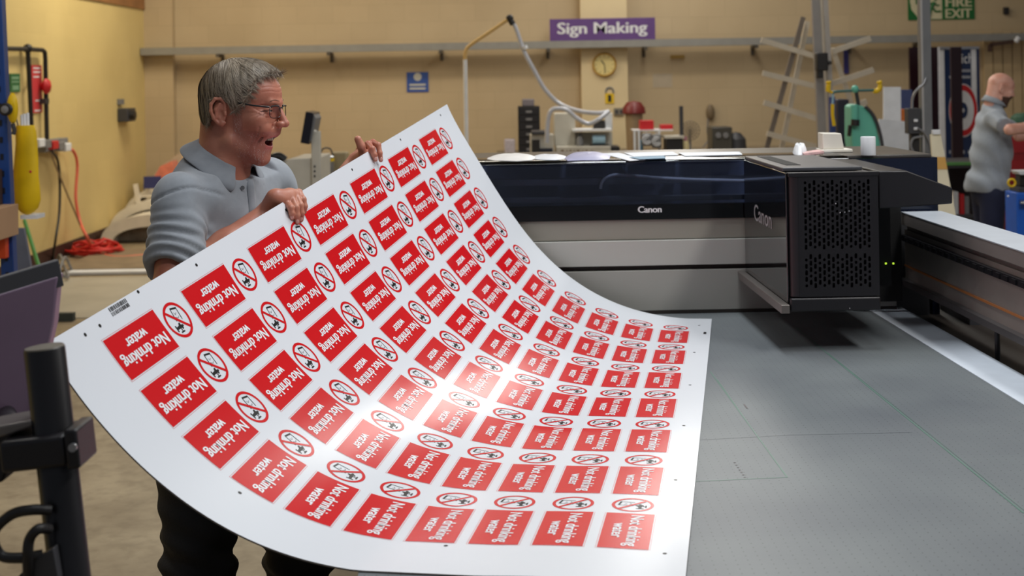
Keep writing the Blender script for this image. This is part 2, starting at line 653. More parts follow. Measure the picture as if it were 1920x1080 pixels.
# carriage
YC = 4.02
xc0, xc1 = LY(1480, 450, YC).x, LY(1648, 450, YC).x
zc1 = LY(1560, 323, YC).z
zc0 = LY(1560, 583, YC).z
CA = MB()
CR = part(PR, 'carriage', (lambda m: m.box((xc0, YC+0.03, zc0+0.02), (xc1-0.002, YH-0.02, zc1-0.004)) and m)(LMB()), M_black, bevel=0.004)
# glossy side panel facing left
mb = LMB(); mb.box((xc0-0.006, YC+0.012, zc0+0.023), (xc0, YH-0.02, zc1))
part(CR, 'side_panel', mb, M_gloss, bevel=0.003, label='glossy black side panel')
mb = LMB()
text_on(mb, 'Canon', LX(1414, 412, xc0-0.0065), (0, -1, 0), (0, 0, 1), 0.285, 0.055, 0.02)
part(CR, 'logo', mb, mat('logo_grey', (150, 150, 152), 0.4))
mb = LMB()
mb.prism([(xc0-0.03, YC-0.01, zc0-0.004), (xc0-0.03, YC+0.68, zc0-0.004), (xc0-0.03, YC+0.70, zc0+0.022), (xc0-0.03, YC-0.01, zc0+0.022)], (0.026, 0, 0))
part(CR, 'side_bracket', mb, mat('bracket_steel', (118, 112, 108), 0.4, 0.5), bevel=0.002)
# vented front plate
def plate(mb, x0, x1, z0, z1, y, nx, nz, zsolid0, zsolid1, xs0, xs1):
    """front plate at local y with a field of nx x nz slots between xs0..xs1, zsolid0..zsolid1"""
    mb.add([(x0, y, z0), (xs0, y, z0), (xs0, y, z1), (x0, y, z1)], [(0, 1, 2, 3)])
    mb.add([(xs1, y, z0), (x1, y, z0), (x1, y, z1), (xs1, y, z1)], [(0, 1, 2, 3)])
    cw = (xs1-xs0)/nx
    ch = (zsolid1-zsolid0)/nz
    N = 12
    for i in range(nx):
        off = 0.5*ch if i % 2 else 0
        a = xs0+i*cw
        mb.add([(a, y, z0), (a+cw, y, z0), (a+cw, y, zsolid0+off), (a, y, zsolid0+off)], [(0, 1, 2, 3)])
        mb.add([(a, y, zsolid1-(ch-off) if i % 2 else zsolid1), (a+cw, y, zsolid1-(ch-off) if i % 2 else zsolid1), (a+cw, y, z1), (a, y, z1)], [(0, 1, 2, 3)])
        for j in range(nz-(1 if i % 2 else 0)):
            b = zsolid0+off+j*ch
            cx, cz = a+cw/2, b+ch/2
            if j == 5:
                mb.add([(a, y, b), (a+cw, y, b), (a+cw, y, b+ch), (a, y, b+ch)], [(0, 1, 2, 3)])
                continue
            rx = cw*0.30
            hz = ch*(0.41 if (i*3+j*5) % 4 else 0.24)
            vs = []
            for k in range(N):
                t = 2*PI*(k+0.5)/N
                c, s_ = math.cos(t), math.sin(t)
                m = max(abs(c)/(cw/2), abs(s_)/(ch/2))
                vs.append((cx+c/m, y, cz+s_/m))
            corners = [(a, y, b), (a+cw, y, b), (a+cw, y, b+ch), (a, y, b+ch)]
            for k in range(N):
                t = 2*PI*(k+0.5)/N
                c, s_ = math.cos(t), math.sin(t)
                vs.append((cx+rx*c, y, cz+(hz-rx)*(1 if s_ > 0 else -1)+rx*s_))
            for k in range(N):
                q = vs[N+k]
                vs.append((q[0], y+0.008, q[2]))
            n0 = len(vs)
            vs += corners
            fs = []
            for k in range(N):
                k2 = (k+1) % N
                p, q = vs[k], vs[k2]
                cc = None
                if abs(p[0]-q[0]) > 1e-6 and abs(p[2]-q[2]) > 1e-6:
                    for ci, cr in enumerate(corners):
                        if (abs(cr[0]-p[0]) < 1e-6 or abs(cr[2]-p[2]) < 1e-6) and (abs(cr[0]-q[0]) < 1e-6 or abs(cr[2]-q[2]) < 1e-6):
                            cc = n0+ci
                if cc is not None:
                    fs.append((k, cc, k2, N+k2, N+k))
                else:
                    fs.append((k, k2, N+k2, N+k))
                fs.append((N+k, N+k2, 2*N+k2, 2*N+k))
            mb.add(vs, fs)
mb = LMB()
zs = LY(1560, 556, YC).z
plate(mb, xc0+0.028, xc1, zs, zc1-0.012, YC, 15, 17, LY(1560, 541, YC).z, LY(1560, 336, YC).z, LY(1507, 450, YC).x, LY(1634, 450, YC).x)
part(CR, 'vented_cover', mb, M_black, smooth=None, label='perforated black front cover')
mb = LMB()
# rounded corner column, top lip and skirt of the front
prof = [(xc0+0.028, YC), (xc0+0.012, YC+0.004), (xc0+0.003, YC+0.013), (xc0, YC+0.028), (xc0+0.028, YC+0.028)]
mb.prism([(a, b, zs) for a, b in prof], (0, 0, zc1-0.012-zs))
mb.box((xc0, YC-0.002, zc1-0.012), (xc1+0.002, YC+0.03, zc1))
mb.box((xc1-0.002, YC, zs), (xc1, YC+0.03, zc1-0.012))
part(CR, 'cover_frame', mb, M_black, bevel=0.003)
mb = LMB(); mb.box((xc0, YC-0.004, zc0), (xc1+0.002, YH-0.03, zs-0.003))
part(CR, 'skirt', mb, M_black, bevel=0.006)
mb = LMB(); mb.box((xc0+0.02, YC+0.018, zs), (xc1-0.01, YC+0.029, zc1-0.02))
part(CR, 'filter_backing', mb, mat('deep_black', (8, 8, 9), 0.7))
mb = LMB(); mb.box((xc0-0.004, YC+0.06, zc1), (xc1-0.03, YH-0.03, zc1+0.012))
part(CR, 'lid', mb, mat('lid_grey', (74, 74, 78), 0.35), bevel=0.003)
mb = LMB(); mb.box((xc0+0.03, YC+0.16, zc1+0.0121), (xc0+0.075, YC+0.62, zc1+0.0135))
part(CR, 'lid_slot', mb, mat('deep_black', (8, 8, 9), 0.7))
for (px, py) in ((1567, 382), (1584, 398), (1592, 396), (1575, 399), (1593, 578)):
    mb = LMB(); mb.sphere(LY(px, py, YC-0.003), 0.0022, 10)
    part(CR, 'screw', mb, M_alu)
# wedge shaped arm cover on the right of the carriage
mb = LMB()
wp = [(1648, 321), (1700, 320), (1786, 352), (1786, 382), (1704, 388), (1648, 391)]
mb.prism([LY(a, b, YC+0.03) for a, b in wp], (0, 0.58, 0))
part(CR, 'arm_cover', mb, M_black, bevel=0.004, label='wedge shaped black arm cover')
mb = LMB(); mb.box((xc1, YC+0.32, zc0+0.02), (1.285, YH-0.03, 1.33)); mb.box((1.285, YH-0.06, 0.95), (XG-0.012, YH-0.03, 1.33))
part(CR, 'beam_clamp', mb, mat('deep_black', (8, 8, 9), 0.7))
mb = LMB()
for (px, py) in ((1661, 494), (1675, 494)):
    mb.sphere(LY(px, py, YC+0.315), 0.0035, 10)
part(CR, 'indicator_lamp', mb, mat('green_led', (180, 220, 60), 0.4, emit=1.2))

# station behind the bed: smoked cover over grey panels
xs0, xs1 = -0.25, LY(1758, 330, YH+0.05).x-0.02
xsf = LY(1400, 350, YH).x
def zat(py, px=1150, y=YH):
    return LY(px, py, y).z
z_top, z_c0, z_c1 = zat(301), zat(385), zat(412)
ST = part(PR, 'station', (lambda m: m.box((xs0+0.02, YH+0.04, 0.14), (xs1-0.02, YH+0.62, z_c1)) and m)(LMB()), mat('station_inner', (60, 60, 62), 0.5))
mb = LMB(); mb.box((xs0, YH, zat(450)), (xs1-0.15, YH+0.04, z_c1-0.001)); part(ST, 'upper_panel', mb, M_panel2, bevel=0.002)
mb = LMB()
mb.prism([(xs0, YH-0.012, zat(450)-0.002), (xs0, YH+0.04, zat(450)-0.002), (xs0, YH+0.04, zat(499)), (xs0, YH-0.006, zat(499))], (xs1-0.15-xs0, 0, 0))
part(ST, 'middle_panel', mb, M_panel, bevel=0.002)
mb = LMB(); mb.box((xs0, YH+0.018, zat(508)), (xs1-0.15, YH+0.045, zat(499))); part(ST, 'gap', mb, M_dark)
mb = LMB(); mb.box((xs0, YH-0.004, ZT+0.012), (xs1-0.15, YH+0.04, zat(508))); part(ST, 'lower_panel', mb, mat('panel_mid', (150, 149, 143), 0.42, noise=(3, 0.02)), bevel=0.002)
mb = LMB(); mb.box((xs0, YH-0.003, ZT+0.001), (xs1-0.15, YH+0.04, ZT+0.012)); part(ST, 'seal', mb, M_dark)
mb = LMB(); mb.box((xs0, YH-0.008, z_c1), (xs1-0.15, YH+0.03, z_c0)); part(ST, 'logo_strip', mb, mat('strip_black', (6, 6, 8), 0.12))
mb = LMB()
a = LY(1196, 399, YH-0.0085)
text_on(mb, 'Canon', a, (1, 0, 0), (0, 0, 1), 45/535, 12/535, 0.028, 0.95)
part(ST, 'logo', mb, mat('logo_white', (214, 214, 216), 0.4), label='pale maker lettering on the black strip')
# smoked cover
def smoked():
    m = bpy.data.materials.new('smoked_cover')
    m.use_nodes = True
    nt = m.node_tree
    out = nt.nodes['Material Output']
    nt.nodes.remove(nt.nodes['Principled BSDF'])
    tr = nt.nodes.new('ShaderNodeBsdfTransparent')
    tr.inputs[0].default_value = (0.64, 0.67, 0.74, 1)
    gl = nt.nodes.new('ShaderNodeBsdfGlossy')
    gl.inputs['Roughness'].default_value = 0.05
    gl.inputs[0].default_value = (1, 1, 1, 1)
    fr = nt.nodes.new('ShaderNodeFresnel')
    fr.inputs[0].default_value = 1.5
    mx = nt.nodes.new('ShaderNodeMixShader')
    nz = nt.nodes.new('ShaderNodeTexNoise')
    nz.inputs['Scale'].default_value = 4
    bp = nt.nodes.new('ShaderNodeBump')
    bp.inputs['Strength'].default_value = 0.02
    nt.links.new(nz.outputs[0], bp.inputs['Height'])
    nt.links.new(bp.outputs[0], gl.inputs['Normal'])
    nt.links.new(fr.outputs[0], mx.inputs[0])
    nt.links.new(tr.outputs[0], mx.inputs[1])
    nt.links.new(gl.outputs[0], mx.inputs[2])
    nt.links.new(mx.outputs[0], out.inputs[0])
    return m
M_smoke = smoked()
mb = LMB()
sec = [(YH-0.004, z_c0), (YH-0.001, z_top-0.06), (YH+0.0, z_top-0.010), (YH+0.004, z_top-0.003), (YH+0.012, z_top), (YH+0.298, z_top)]
sec2 = [(YH+0.298, z_top-0.005), (YH+0.014, z_top-0.005), (YH+0.006, z_top-0.010), (YH+0.005, z_top-0.06), (YH+0.002, z_c0)]
mb.prism([(xs0, a, b) for a, b in sec+sec2], (xsf+0.36-xs0, 0, 0))
part(ST, 'smoked_cover', mb, M_smoke, smooth=50, label='smoked see-through front cover')
mb = LMB(); mb.box((xs0, YH+0.30, z_top-0.012), (xs1, YH+0.63, z_top)); mb.box((xsf+0.361, YH+0.05, z_top-0.012), (xs1, YH+0.30, z_top))
part(ST, 'top_deck', mb, mat('deck_dark', (74, 70, 66), 0.28), bevel=0.003)
mb = LMB(); mb.box((xs0, YH+0.3, z_c1), (xsf+0.355, YH+0.33, z_top-0.013))
part(ST, 'inner_wall', mb, mat('inner_wall_navy', (150, 158, 184), 0.5))
mb = LMB(); mb.box((xs0, YH+0.16, zat(352)), (xsf+0.355, YH+0.2, zat(340)))
part(ST, 'inner_rail', mb, mat('rail_steel', (130, 132, 140), 0.3, 0.7))
mb = LMB(); mb.box((xs0, YH+0.05, zat(381)), (xsf+0.355, YH+0.1, zat(372)))
part(ST, 'inner_rail', mb, mat('rail_steel', (130, 132, 140), 0.3, 0.7))
mb = LMB()
cp = [LY(a, b, YH+0.13) for a, b in ((1126, 354), (1128, 343), (1136, 334), (1155, 328), (1190, 330), (1240, 334), (1310, 337), (1400, 339), (1480, 340))]
mb.tube(spline(cp, 6), 0.006, 8)
part(ST, 'hose', mb, mat('hose_grey', (196, 198, 206), 0.5))
mb = LMB(); mb.box((xs1-0.005, YH+0.05, 0.5), (xs1+0.02, YH+0.62, z_top-0.012)); mb.box((xsf+0.36, YH+0.02, z_c1), (xs1-0.005, YH+0.05, z_top-0.012))
part(ST, 'end_cap', mb, mat('navy_gloss', (20, 26, 44), 0.12))
for (x, y) in ((xs0+0.1, YH+0.1), (xs1-0.1, YH+0.1), (xs0+0.1, YH+0.55), (xs1-0.1, YH+0.55)):
    mb = LMB(); mb.cyl((x, y, 0), (x, y, 0.14), 0.03, 14)
    part(ST, 'foot', mb, M_black)

# ------------------------------------------------------------------ the printed sheet
SC = 0.94
NU, NV = 8, 5
U0, U1, V0, V1 = -0.1, 1.3, -0.2, 2.4
CH = np.array([[-0.09236, 3.66751, -0.665], [0.26219, 1.26514, 0.10128], [0.00179, -0.00055, 0.0051], [-0.00271, 0.00085, -0.0015], [0.00078, -0.00027, 0.00028], [0.55542, -0.06713, -0.32062], [-0.06584, 0.02312, -0.11827], [0.00088, -0.00023, 0.00214], [0.00451, -0.00144, 0.00311], [-0.00154, 0.00049, -0.00139], [0.05901, -0.02074, 0.10417], [0.01291, -0.00461, -0.00599], [-0.00554, 0.0021, -0.00817], [-0.00292, 0.00094, -0.00139], [0.0014, -0.0005, 0.0008], [-0.00895, 0.00301, 0.00251], [0.00879, -0.00313, 0.01938], [0.00261, -0.00095, -0.00087], [0.00088, -0.00023, -0.00035], [-0.00102, 0.00034, -0.00048], [-0.00316, 0.0012, -0.00797], [-0.00331, 0.00119, 0.00433], [0.00148, -0.00049, 0.00283], [-6e-05, -2e-05, -0.00063], [0.00043, -0.00014, 0.00017], [0.00083, -0.00029, -0.00093], [-0.00186, 0.00067, -0.0032], [-0.00155, 0.00052, 0.00106], [0.0001, -1e-05, 7e-05], [-2e-05, 1e-05, -0.0002], [0.00065, -0.00021, 0.00127], [0.00103, -0.00035, -0.00169], [0.00041, -0.0001, 0.00084], [-1e-05, 0.0, 0.00012], [-0.00012, 3e-05, -0.00024], [-0.0004, 0.0001, 0.00023], [0.00016, -3e-05, -0.00034], [-0.00017, 1e-05, 8e-05], [-7e-05, 4e-05, -1e-05], [0.00012, -3e-05, 1e-05]])
SU0, SU1, SV0, SV1 = -0.054, 1.282, -0.160, 2.421
PU, PV, RU, RV, PO = 0.1235, 0.3286, 0.0967, 0.203, 0.0545
def surf(u, v, off=0.0):
    """points of the bent sheet for template coordinates (u across, v along); off: metres above the printed face"""
    u = np.atleast_1d(np.asarray(u, float)); v = np.atleast_1d(np.asarray(v, float))
    def ev(u, v):
        tu = (u-U0)/(U1-U0)*2-1; tv = (v-V0)/(V1-V0)*2-1
        A = np.polynomial.chebyshev.chebvander(tu, NU-1); B = np.polynomial.chebyshev.chebvander(tv, NV-1)
        return (A[:, :, None]*B[:, None, :]).reshape(len(tu), -1) @ CH * SC
    p = ev(u, v)
    e = 1e-4
    du = ev(u+e, v)-ev(u-e, v); dv = ev(u, v+e)-ev(u, v-e)
    n = np.cross(du, dv); n /= np.linalg.norm(n, axis=1)[:, None]
    p = p+np.array([0, 0, CZ])+n*off
    # the flat part lies on the bed
    p[:, 2] = np.maximum(p[:, 2], ZT+0.0035+off)
    return p
TH = 0.003
nu, nv = 60, 90
uu, vv = np.meshgrid(np.linspace(SU0, SU1, nu+1), np.linspace(SV0, SV1, nv+1), indexing='ij')
top = surf(uu.ravel(), vv.ravel()); bot = surf(uu.ravel(), vv.ravel(), -TH)
ix = lambda i, j: i*(nv+1)+j
vs = [tuple(p) for p in top]+[tuple(p) for p in bot]
NB = len(top)
fs = []; fm = []
for i in range(nu):
    for j in range(nv):
        fs.append((ix(i, j), ix(i+1, j), ix(i+1, j+1), ix(i, j+1))); fm.append(0)
        fs.append((NB+ix(i, j), NB+ix(i, j+1), NB+ix(i+1, j+1), NB+ix(i+1, j))); fm.append(0)
def rim(a, b):
    fs.append((a, b, NB+b, NB+a)); fm.append(1)
for i in range(nu):
    rim(ix(i+1, 0), ix(i, 0)); rim(ix(i, nv), ix(i+1, nv))
for j in range(nv):
    rim(ix(0, j), ix(0, j+1)); rim(ix(nu, j+1), ix(nu, j))
M_sheet = mat('white_foam_board', (219, 223, 229), 0.25, noise=(3, 0.012), spec=0.45)
M_edge = mat('board_edge', (120, 112, 104), 0.6)
mbs = MB(); mbs.v = vs; mbs.f = fs; mbs.m = fm
SH = solo('printed_board', mbs, [M_sheet, M_edge], 'large bent white board printed with rows of red water signs, held by the man', 'board', smooth=60)
M_red = mat('print_red', (204, 20, 28), 0.25, noise=(3, 0.02), spec=0.45)
M_ink = mat('print_black', (18, 18, 20), 0.35)
M_pw = mat('print_white', (232, 234, 238), 0.30, spec=0.55)
class Flat(MB):
    """flat pattern in template coordinates, laid on the sheet"""
    def quad_grid(s, u0, u1, v0, v1, nu, nv, off):
        n = len(s.v)
        for i in range(nu+1):
            for j in range(nv+1):
                s.v.append((u0+(u1-u0)*i/nu, v0+(v1-v0)*j/nv, off))
        for i in range(nu):
            for j in range(nv):
                s.f.append([n+i*(nv+1)+j, n+(i+1)*(nv+1)+j, n+(i+1)*(nv+1)+j+1, n+i*(nv+1)+j+1]); s.m.append(s.cur)
    def poly(s, pts, off):
        n = len(s.v)
        s.v += [(p[0], p[1], off) for p in pts]
        s.f.append(list(range(n, n+len(pts)))); s.m.append(s.cur)
    def line(s, pts, w, off, closed=False):
        q = list(pts)+([pts[0]] if closed else [])
        for a, b in zip(q[:-1], q[1:]):
            a = np.array(a); b = np.array(b)
            d = (b-a)/max(1e-9, np.hypot(*(b-a))); n = np.array([-d[1], d[0]])*w/2; e = d*w*0.3
            s.poly([a-n-e, b-n+e, b+n+e, a+n-e], off)
    def lay(s):
        a = np.array(s.v)
        out = np.zeros((len(a), 3))
        for o in np.unique(a[:, 2]):
            k = a[:, 2] == o
            out[k] = surf(a[k, 0], a[k, 1], o)
        s.v = [tuple(p) for p in out]
        return s
# one sign in its own reading frame (x right = -v, y up = +u); origin = rect corner (umin, vmax)
def sign_pattern(i, j):
    f = Flat()
    ub, vb = i*PU, j*PV
    f.cur = 0
    f.quad_grid(ub, ub+RU, vb, vb+RV, 5, 10, 0.0004)
    # thin cut line round the sign
    e = 0.0028
    for uu_ in (ub-e, ub+RU+e):
        f.quad_grid(uu_-0.0003, uu_+0.0003, vb-e, vb+RV, 1, 10, 0.0004)
    f.quad_grid(ub-e, ub+RU+e, vb-e-0.0003, vb-e+0.0003, 5, 1, 0.0004)
    cu, cv = ub+RU/2, vb+RV+PO
    N = 40
    R0, R1 = 0.0435, 0.0365
    n = len(f.v)
    for k in range(N):
        t = 2*PI*k/N
        f.v.append((cu+R0*math.cos(t), cv+R0*math.sin(t), 0.0004))
        f.v.append((cu+R1*math.cos(t), cv+R1*math.sin(t), 0.0004))
    for k in range(N):
        f.f.append([n+2*k, n+2*((k+1) % N), n+2*((k+1) % N)+1, n+2*k+1]); f.m.append(0)
    rd = lambda x, y: (cu+y, cv-x)     # reading coordinates about the pictogram centre
    # tap and glass (black)
    f.cur = 2
    tap = [(-0.002, 0.0215), (0.004, 0.0235), (0.004, 0.019), (0.020, 0.019), (0.020, 0.0125), (0.010, 0.0115), (0.006, 0.006), (0.001, 0.006), (0.001, 0.012), (-0.006, 0.013), (-0.006, 0.018), (-0.002, 0.018)]
    f.poly([rd(*p) for p in tap], 0.0003)
    f.line([rd(0.008, 0.019), rd(0.008, 0.027)], 0.003, 0.00032)
    f.line([rd(0.002, 0.0275), rd(0.014, 0.0275)], 0.0035, 0.00034)
    f.line([rd(0.022, 0.0225), rd(0.022, 0.009)], 0.004, 0.00032)
    gl = [(-0.016, 0.003), (-0.019, -0.024), (0.002, -0.028), (0.006, 0.001)]
    f.line([rd(*p) for p in gl], 0.0022, 0.0003)
    f.line([rd(-0.019, -0.0245), rd(0.001, -0.0285)], 0.0045, 0.00032)
    f.line([rd(-0.012, -0.006), rd(-0.006, -0.003), (rd(0.002, -0.008))], 0.0011, 0.0003)
    f.line([rd(-0.010, -0.016), rd(-0.004, -0.012), (rd(-0.002, -0.018))], 0.001, 0.0003)
    f.line([rd(-0.001, 0.003), rd(0.000, -0.003)], 0.0012, 0.0003)
    f.cur = 0
    a = 0.0375*math.cos(math.radians(45))
    p0 = np.array((-a, a)); p1 = np.array((a, -a))
    for k in range(6):
        s0 = p0+(p1-p0)*k/6; s1 = p0+(p1-p0)*(k+1)/6
        n_ = np.array((1, 1))/math.sqrt(2)*0.0034
        f.poly([rd(*(s0-n_)), rd(*(s1-n_)), rd(*(s1+n_)), rd(*(s0+n_))], 0.00055)
    # lettering
    f.cur = 1
    for txt, x0, wd, y0, ht in (('Not drinking', 0.014, 0.175, 0.0425, 0.0345), ('water', 0.063, 0.082, 0.0205, 0.0195)):
        tv, tf = text_geo(txt, 0.004, 1.0)
        ax = min(v[0] for v in tv); bx = max(v[0] for v in tv); ay = min(v[1] for v in tv); by = max(v[1] for v in tv)
        for sh in (-0.0012, 0.0, 0.0012):
            n = len(f.v)
            for v in tv:
                x = x0+(v[0]-ax)/(bx-ax)*wd+sh; y = y0+(v[1]-ay)/(by-ay)*ht
                f.v.append((ub+y, vb+RV-x, round(0.0008+sh*0.1, 6)))
            for q in tf:
                f.f.append([n+k for k in q]); f.m.append(1)
    return f.lay()
for i in range(10):
    for j in range(7):
        part(SH, 'printed_sign', sign_pattern(i, j), [M_red, M_pw, M_ink], smooth=180)
DOT = []
for (a, b) in [(-0.029, -0.036), (-0.029, 0.021), (-0.048, 0.196), (-0.032, 0.436), (-0.032, 0.91), (-0.032, 1.367), (-0.033, 1.814), (-0.032, 2.298), (0.405, -0.029), (0.825, -0.016), (1.239, -0.016), (1.239, 0.443), (1.239, 0.909), (1.239, 1.363), (1.237, 1.821), (1.24, 2.287)]:
    f = Flat(); f.poly([(a+0.0042*math.cos(t*PI/6), b+0.0042*math.sin(t*PI/6)) for t in range(12)], 0.0004)
    part(SH, 'registration_dot', f.lay(), M_ink, smooth=None)
f = Flat(); f.cur = 0
x = 0
rr = random.Random(3)
for a0, a1 in ((-0.0505, -0.041), (-0.0395, -0.031)):
    x = 0.075
    while x < 0.145:
        wd = rr.choice((0.0012, 0.002, 0.003))
        f.poly([(a0, x), (a1, x), (a1, x+wd), (a0, x+wd)], 0.0004)
        x += wd+rr.choice((0.0012, 0.0022))
f.poly([(1.258, 2.13), (1.268, 2.13), (1.268, 2.165), (1.258, 2.165)], 0.0004)
part(SH, 'barcode', f.lay(), M_ink, smooth=None, kind='stuff')
# ------------------------------------------------------------------ people: smooth implicit surfaces
class Field:
    def __init__(s, lo, hi, h):
        s.h = h
        s.lo = np.array(lo, float)
        n = [int(math.ceil((hi[i]-lo[i])/h))+1 for i in range(3)]
        s.ax = [s.lo[i]+h*np.arange(n[i]) for i in range(3)]
        s.D = np.full(n, 9.0, np.float32)
    def win(s, lo, hi):
        sl = []
        for i in range(3):
            a = max(0, int(math.floor((lo[i]-s.lo[i])/s.h)))
            b = min(s.D.shape[i], int(math.ceil((hi[i]-s.lo[i])/s.h))+2)
            if b <= a:
                return None
            sl.append(slice(a, b))
        X = s.ax[0][sl[0]][:, None, None]; Y = s.ax[1][sl[1]][None, :, None]; Z = s.ax[2][sl[2]][None, None, :]
        return tuple(sl), X, Y, Z
    def put(s, sl, d, k, mode):
        D = s.D[sl]
        d = d.astype(np.float32)
        if mode == 'sub':
            D = -D
        elif mode == 'int':
            D, d = -D, -d
        k = max(k, 1e-6)
        h = np.clip(0.5+0.5*(D-d)/k, 0, 1)
        r = D*(1-h)+d*h-k*h*(1-h)
        if mode == 'sub':
            # D <- max(D, -d)
            r = -(D*(1-h)+d*h-k*h*(1-h))
        if mode == 'int':
            r = -r
        s.D[sl] = r
    def cap(s, a, b, ra, rb=None, k=0.01, mode='add', flat=None):
        rb = ra if rb is None else rb
        a = np.array(a, float); b = np.array(b, float)
        m = max(ra, rb)+k+2*s.h
        w = s.win(np.minimum(a, b)-m, np.maximum(a, b)+m)
        if not w:
            return
        sl, X, Y, Z = w
        ab = b-a
        t = np.clip(((X-a[0])*ab[0]+(Y-a[1])*ab[1]+(Z-a[2])*ab[2])/max(ab@ab, 1e-12), 0, 1)
        d = np.sqrt((X-a[0]-t*ab[0])**2+(Y-a[1]-t*ab[1])**2+(Z-a[2]-t*ab[2])**2)-(ra+(rb-ra)*t)
        s.put(sl, d, k, mode)
    def chain(s, pts, rs, k=0.01, mode='add'):
        for i in range(len(pts)-1):
            s.cap(pts[i], pts[i+1], rs[i], rs[i+1], k, mode)
    def ell(s, c, r, k=0.01, R=None, mode='add'):
        c = np.array(c, float); r = np.array(r, float)
        m = (max(r) if R is not None else r)+k+2*s.h
        w = s.win(c-m, c+m)
        if not w:
            return
        sl, X, Y, Z = w
        X = X-c[0]; Y = Y-c[1]; Z = Z-c[2]
        if R is not None:
            R = np.array(R)
            X, Y, Z = (R[0, 0]*X+R[1, 0]*Y+R[2, 0]*Z), (R[0, 1]*X+R[1, 1]*Y+R[2, 1]*Z), (R[0, 2]*X+R[1, 2]*Y+R[2, 2]*Z)
        k0 = np.sqrt((X/r[0])**2+(Y/r[1])**2+(Z/r[2])**2)
        k1 = np.sqrt((X/r[0]**2)**2+(Y/r[1]**2)**2+(Z/r[2]**2)**2)
        d = k0*(k0-1)/np.maximum(k1, 1e-6)
        s.put(sl, d, k, mode)
    def plane(s, p, n, k=0.004, box=None):
        """remove everything on the side n points to (inside box)"""
        n = np.array(n, float); n /= np.linalg.norm(n)
        p = np.array(p, float)
        lo, hi = box if box else (s.lo, s.lo+s.h*np.array(s.D.shape))
        w = s.win(lo, hi)
        if not w:
            return
        sl, X, Y, Z = w
        d = (X-p[0])*n[0]+(Y-p[1])*n[1]+(Z-p[2])*n[2]
        s.put(sl, d+np.zeros(s.D[sl].shape, np.float32), k, 'int')
    def mesh(s):
        D = s.D
        S = D < 0
        nx, ny, nz = D.shape
        c = np.zeros((nx-1, ny-1, nz-1), np.int8)
        for a in (0, 1):
            for b in (0, 1):
                for d in (0, 1):
                    c += S[a:nx-1+a, b:ny-1+b, d:nz-1+d]
        act = np.argwhere((c > 0) & (c < 8))
        idx = -np.ones(c.shape, np.int64)
        idx[act[:, 0], act[:, 1], act[:, 2]] = np.arange(len(act))
        acc = np.zeros((len(act), 3)); cnt = np.zeros(len(act))
        cor = [(a, b, d) for a in (0, 1) for b in (0, 1) for d in (0, 1)]
        for p in cor:
            for ax in range(3):
                if p[ax]:
                    continue
                q = list(p); q[ax] = 1
                da = D[act[:, 0]+p[0], act[:, 1]+p[1], act[:, 2]+p[2]].astype(float)
                db = D[act[:, 0]+q[0], act[:, 1]+q[1], act[:, 2]+q[2]].astype(float)
                m = (da < 0) != (db < 0)
                da = np.clip(da, -s.h, s.h); db = np.clip(db, -s.h, s.h)
                t = np.where(m, da/np.where(m, da-db, 1), 0)
                pt = np.tile(np.array(p, float), (len(act), 1)); pt[:, ax] += t
                acc[m] += pt[m]; cnt[m] += 1
        v = s.lo+s.h*(act+acc/np.maximum(cnt, 1)[:, None])
        fs = []
        for ax in range(3):
            o1, o2 = [(1, 2), (2, 0), (0, 1)][ax]
            A = [slice(None)]*3; B = [slice(None)]*3
            A[ax] = slice(0, -1); B[ax] = slice(1, None)
            ch = S[tuple(A)] != S[tuple(B)]
            e = np.argwhere(ch)
            ok = (e[:, o1] > 0) & (e[:, o2] > 0) & (e[:, o1] < D.shape[o1]-1) & (e[:, o2] < D.shape[o2]-1)
            e = e[ok]
            def g(d1, d2):
                q = e.copy(); q[:, o1] += d1; q[:, o2] += d2
                return idx[q[:, 0], q[:, 1], q[:, 2]]
            quad = np.stack([g(-1, -1), g(0, -1), g(0, 0), g(-1, 0)], 1)
            inside = S[e[:, 0], e[:, 1], e[:, 2]]
            quad[~inside] = quad[~inside][:, ::-1]
            fs.append(quad)
        f = np.concatenate(fs)
        f = f[(f >= 0).all(1)]
        return v, f

def np_mesh(name, v, f, mats, parent, midx=None, smooth=180):
    root = parent
    while root.parent:
        root = root.parent
    me = bpy.data.meshes.new(name)
    b = np.array(root.location)
    me.from_pydata((v-b).tolist(), [], f.tolist())
    for m in (mats if isinstance(mats, (list, tuple)) else [mats]):
        me.materials.append(m)
    if midx is not None:
        me.polygons.foreach_set('material_index', midx.astype(np.int32))
    me.shade_smooth()
    me.update()
    o = bpy.data.objects.new(name, me)
    COL.objects.link(o)
    o.parent = parent
    return o
def join(parts):
    vs = []; fs = []; ms = []; n = 0
    for p in parts:
        v, f = p[0], p[1]
        vs.append(v); fs.append(f+n); n += len(v)
        ms.append(p[2] if len(p) > 2 else np.zeros(len(f), np.int32))
    return np.concatenate(vs), np.concatenate(fs), np.concatenate(ms)
def normals(v, f):
    n = np.zeros_like(v)
    fn = np.cross(v[f[:, 2]]-v[f[:, 0]], v[f[:, 3]]-v[f[:, 1]])
    for k in range(4):
        np.add.at(n, f[:, k], fn)
    return n/np.maximum(np.linalg.norm(n, axis=1), 1e-12)[:, None]

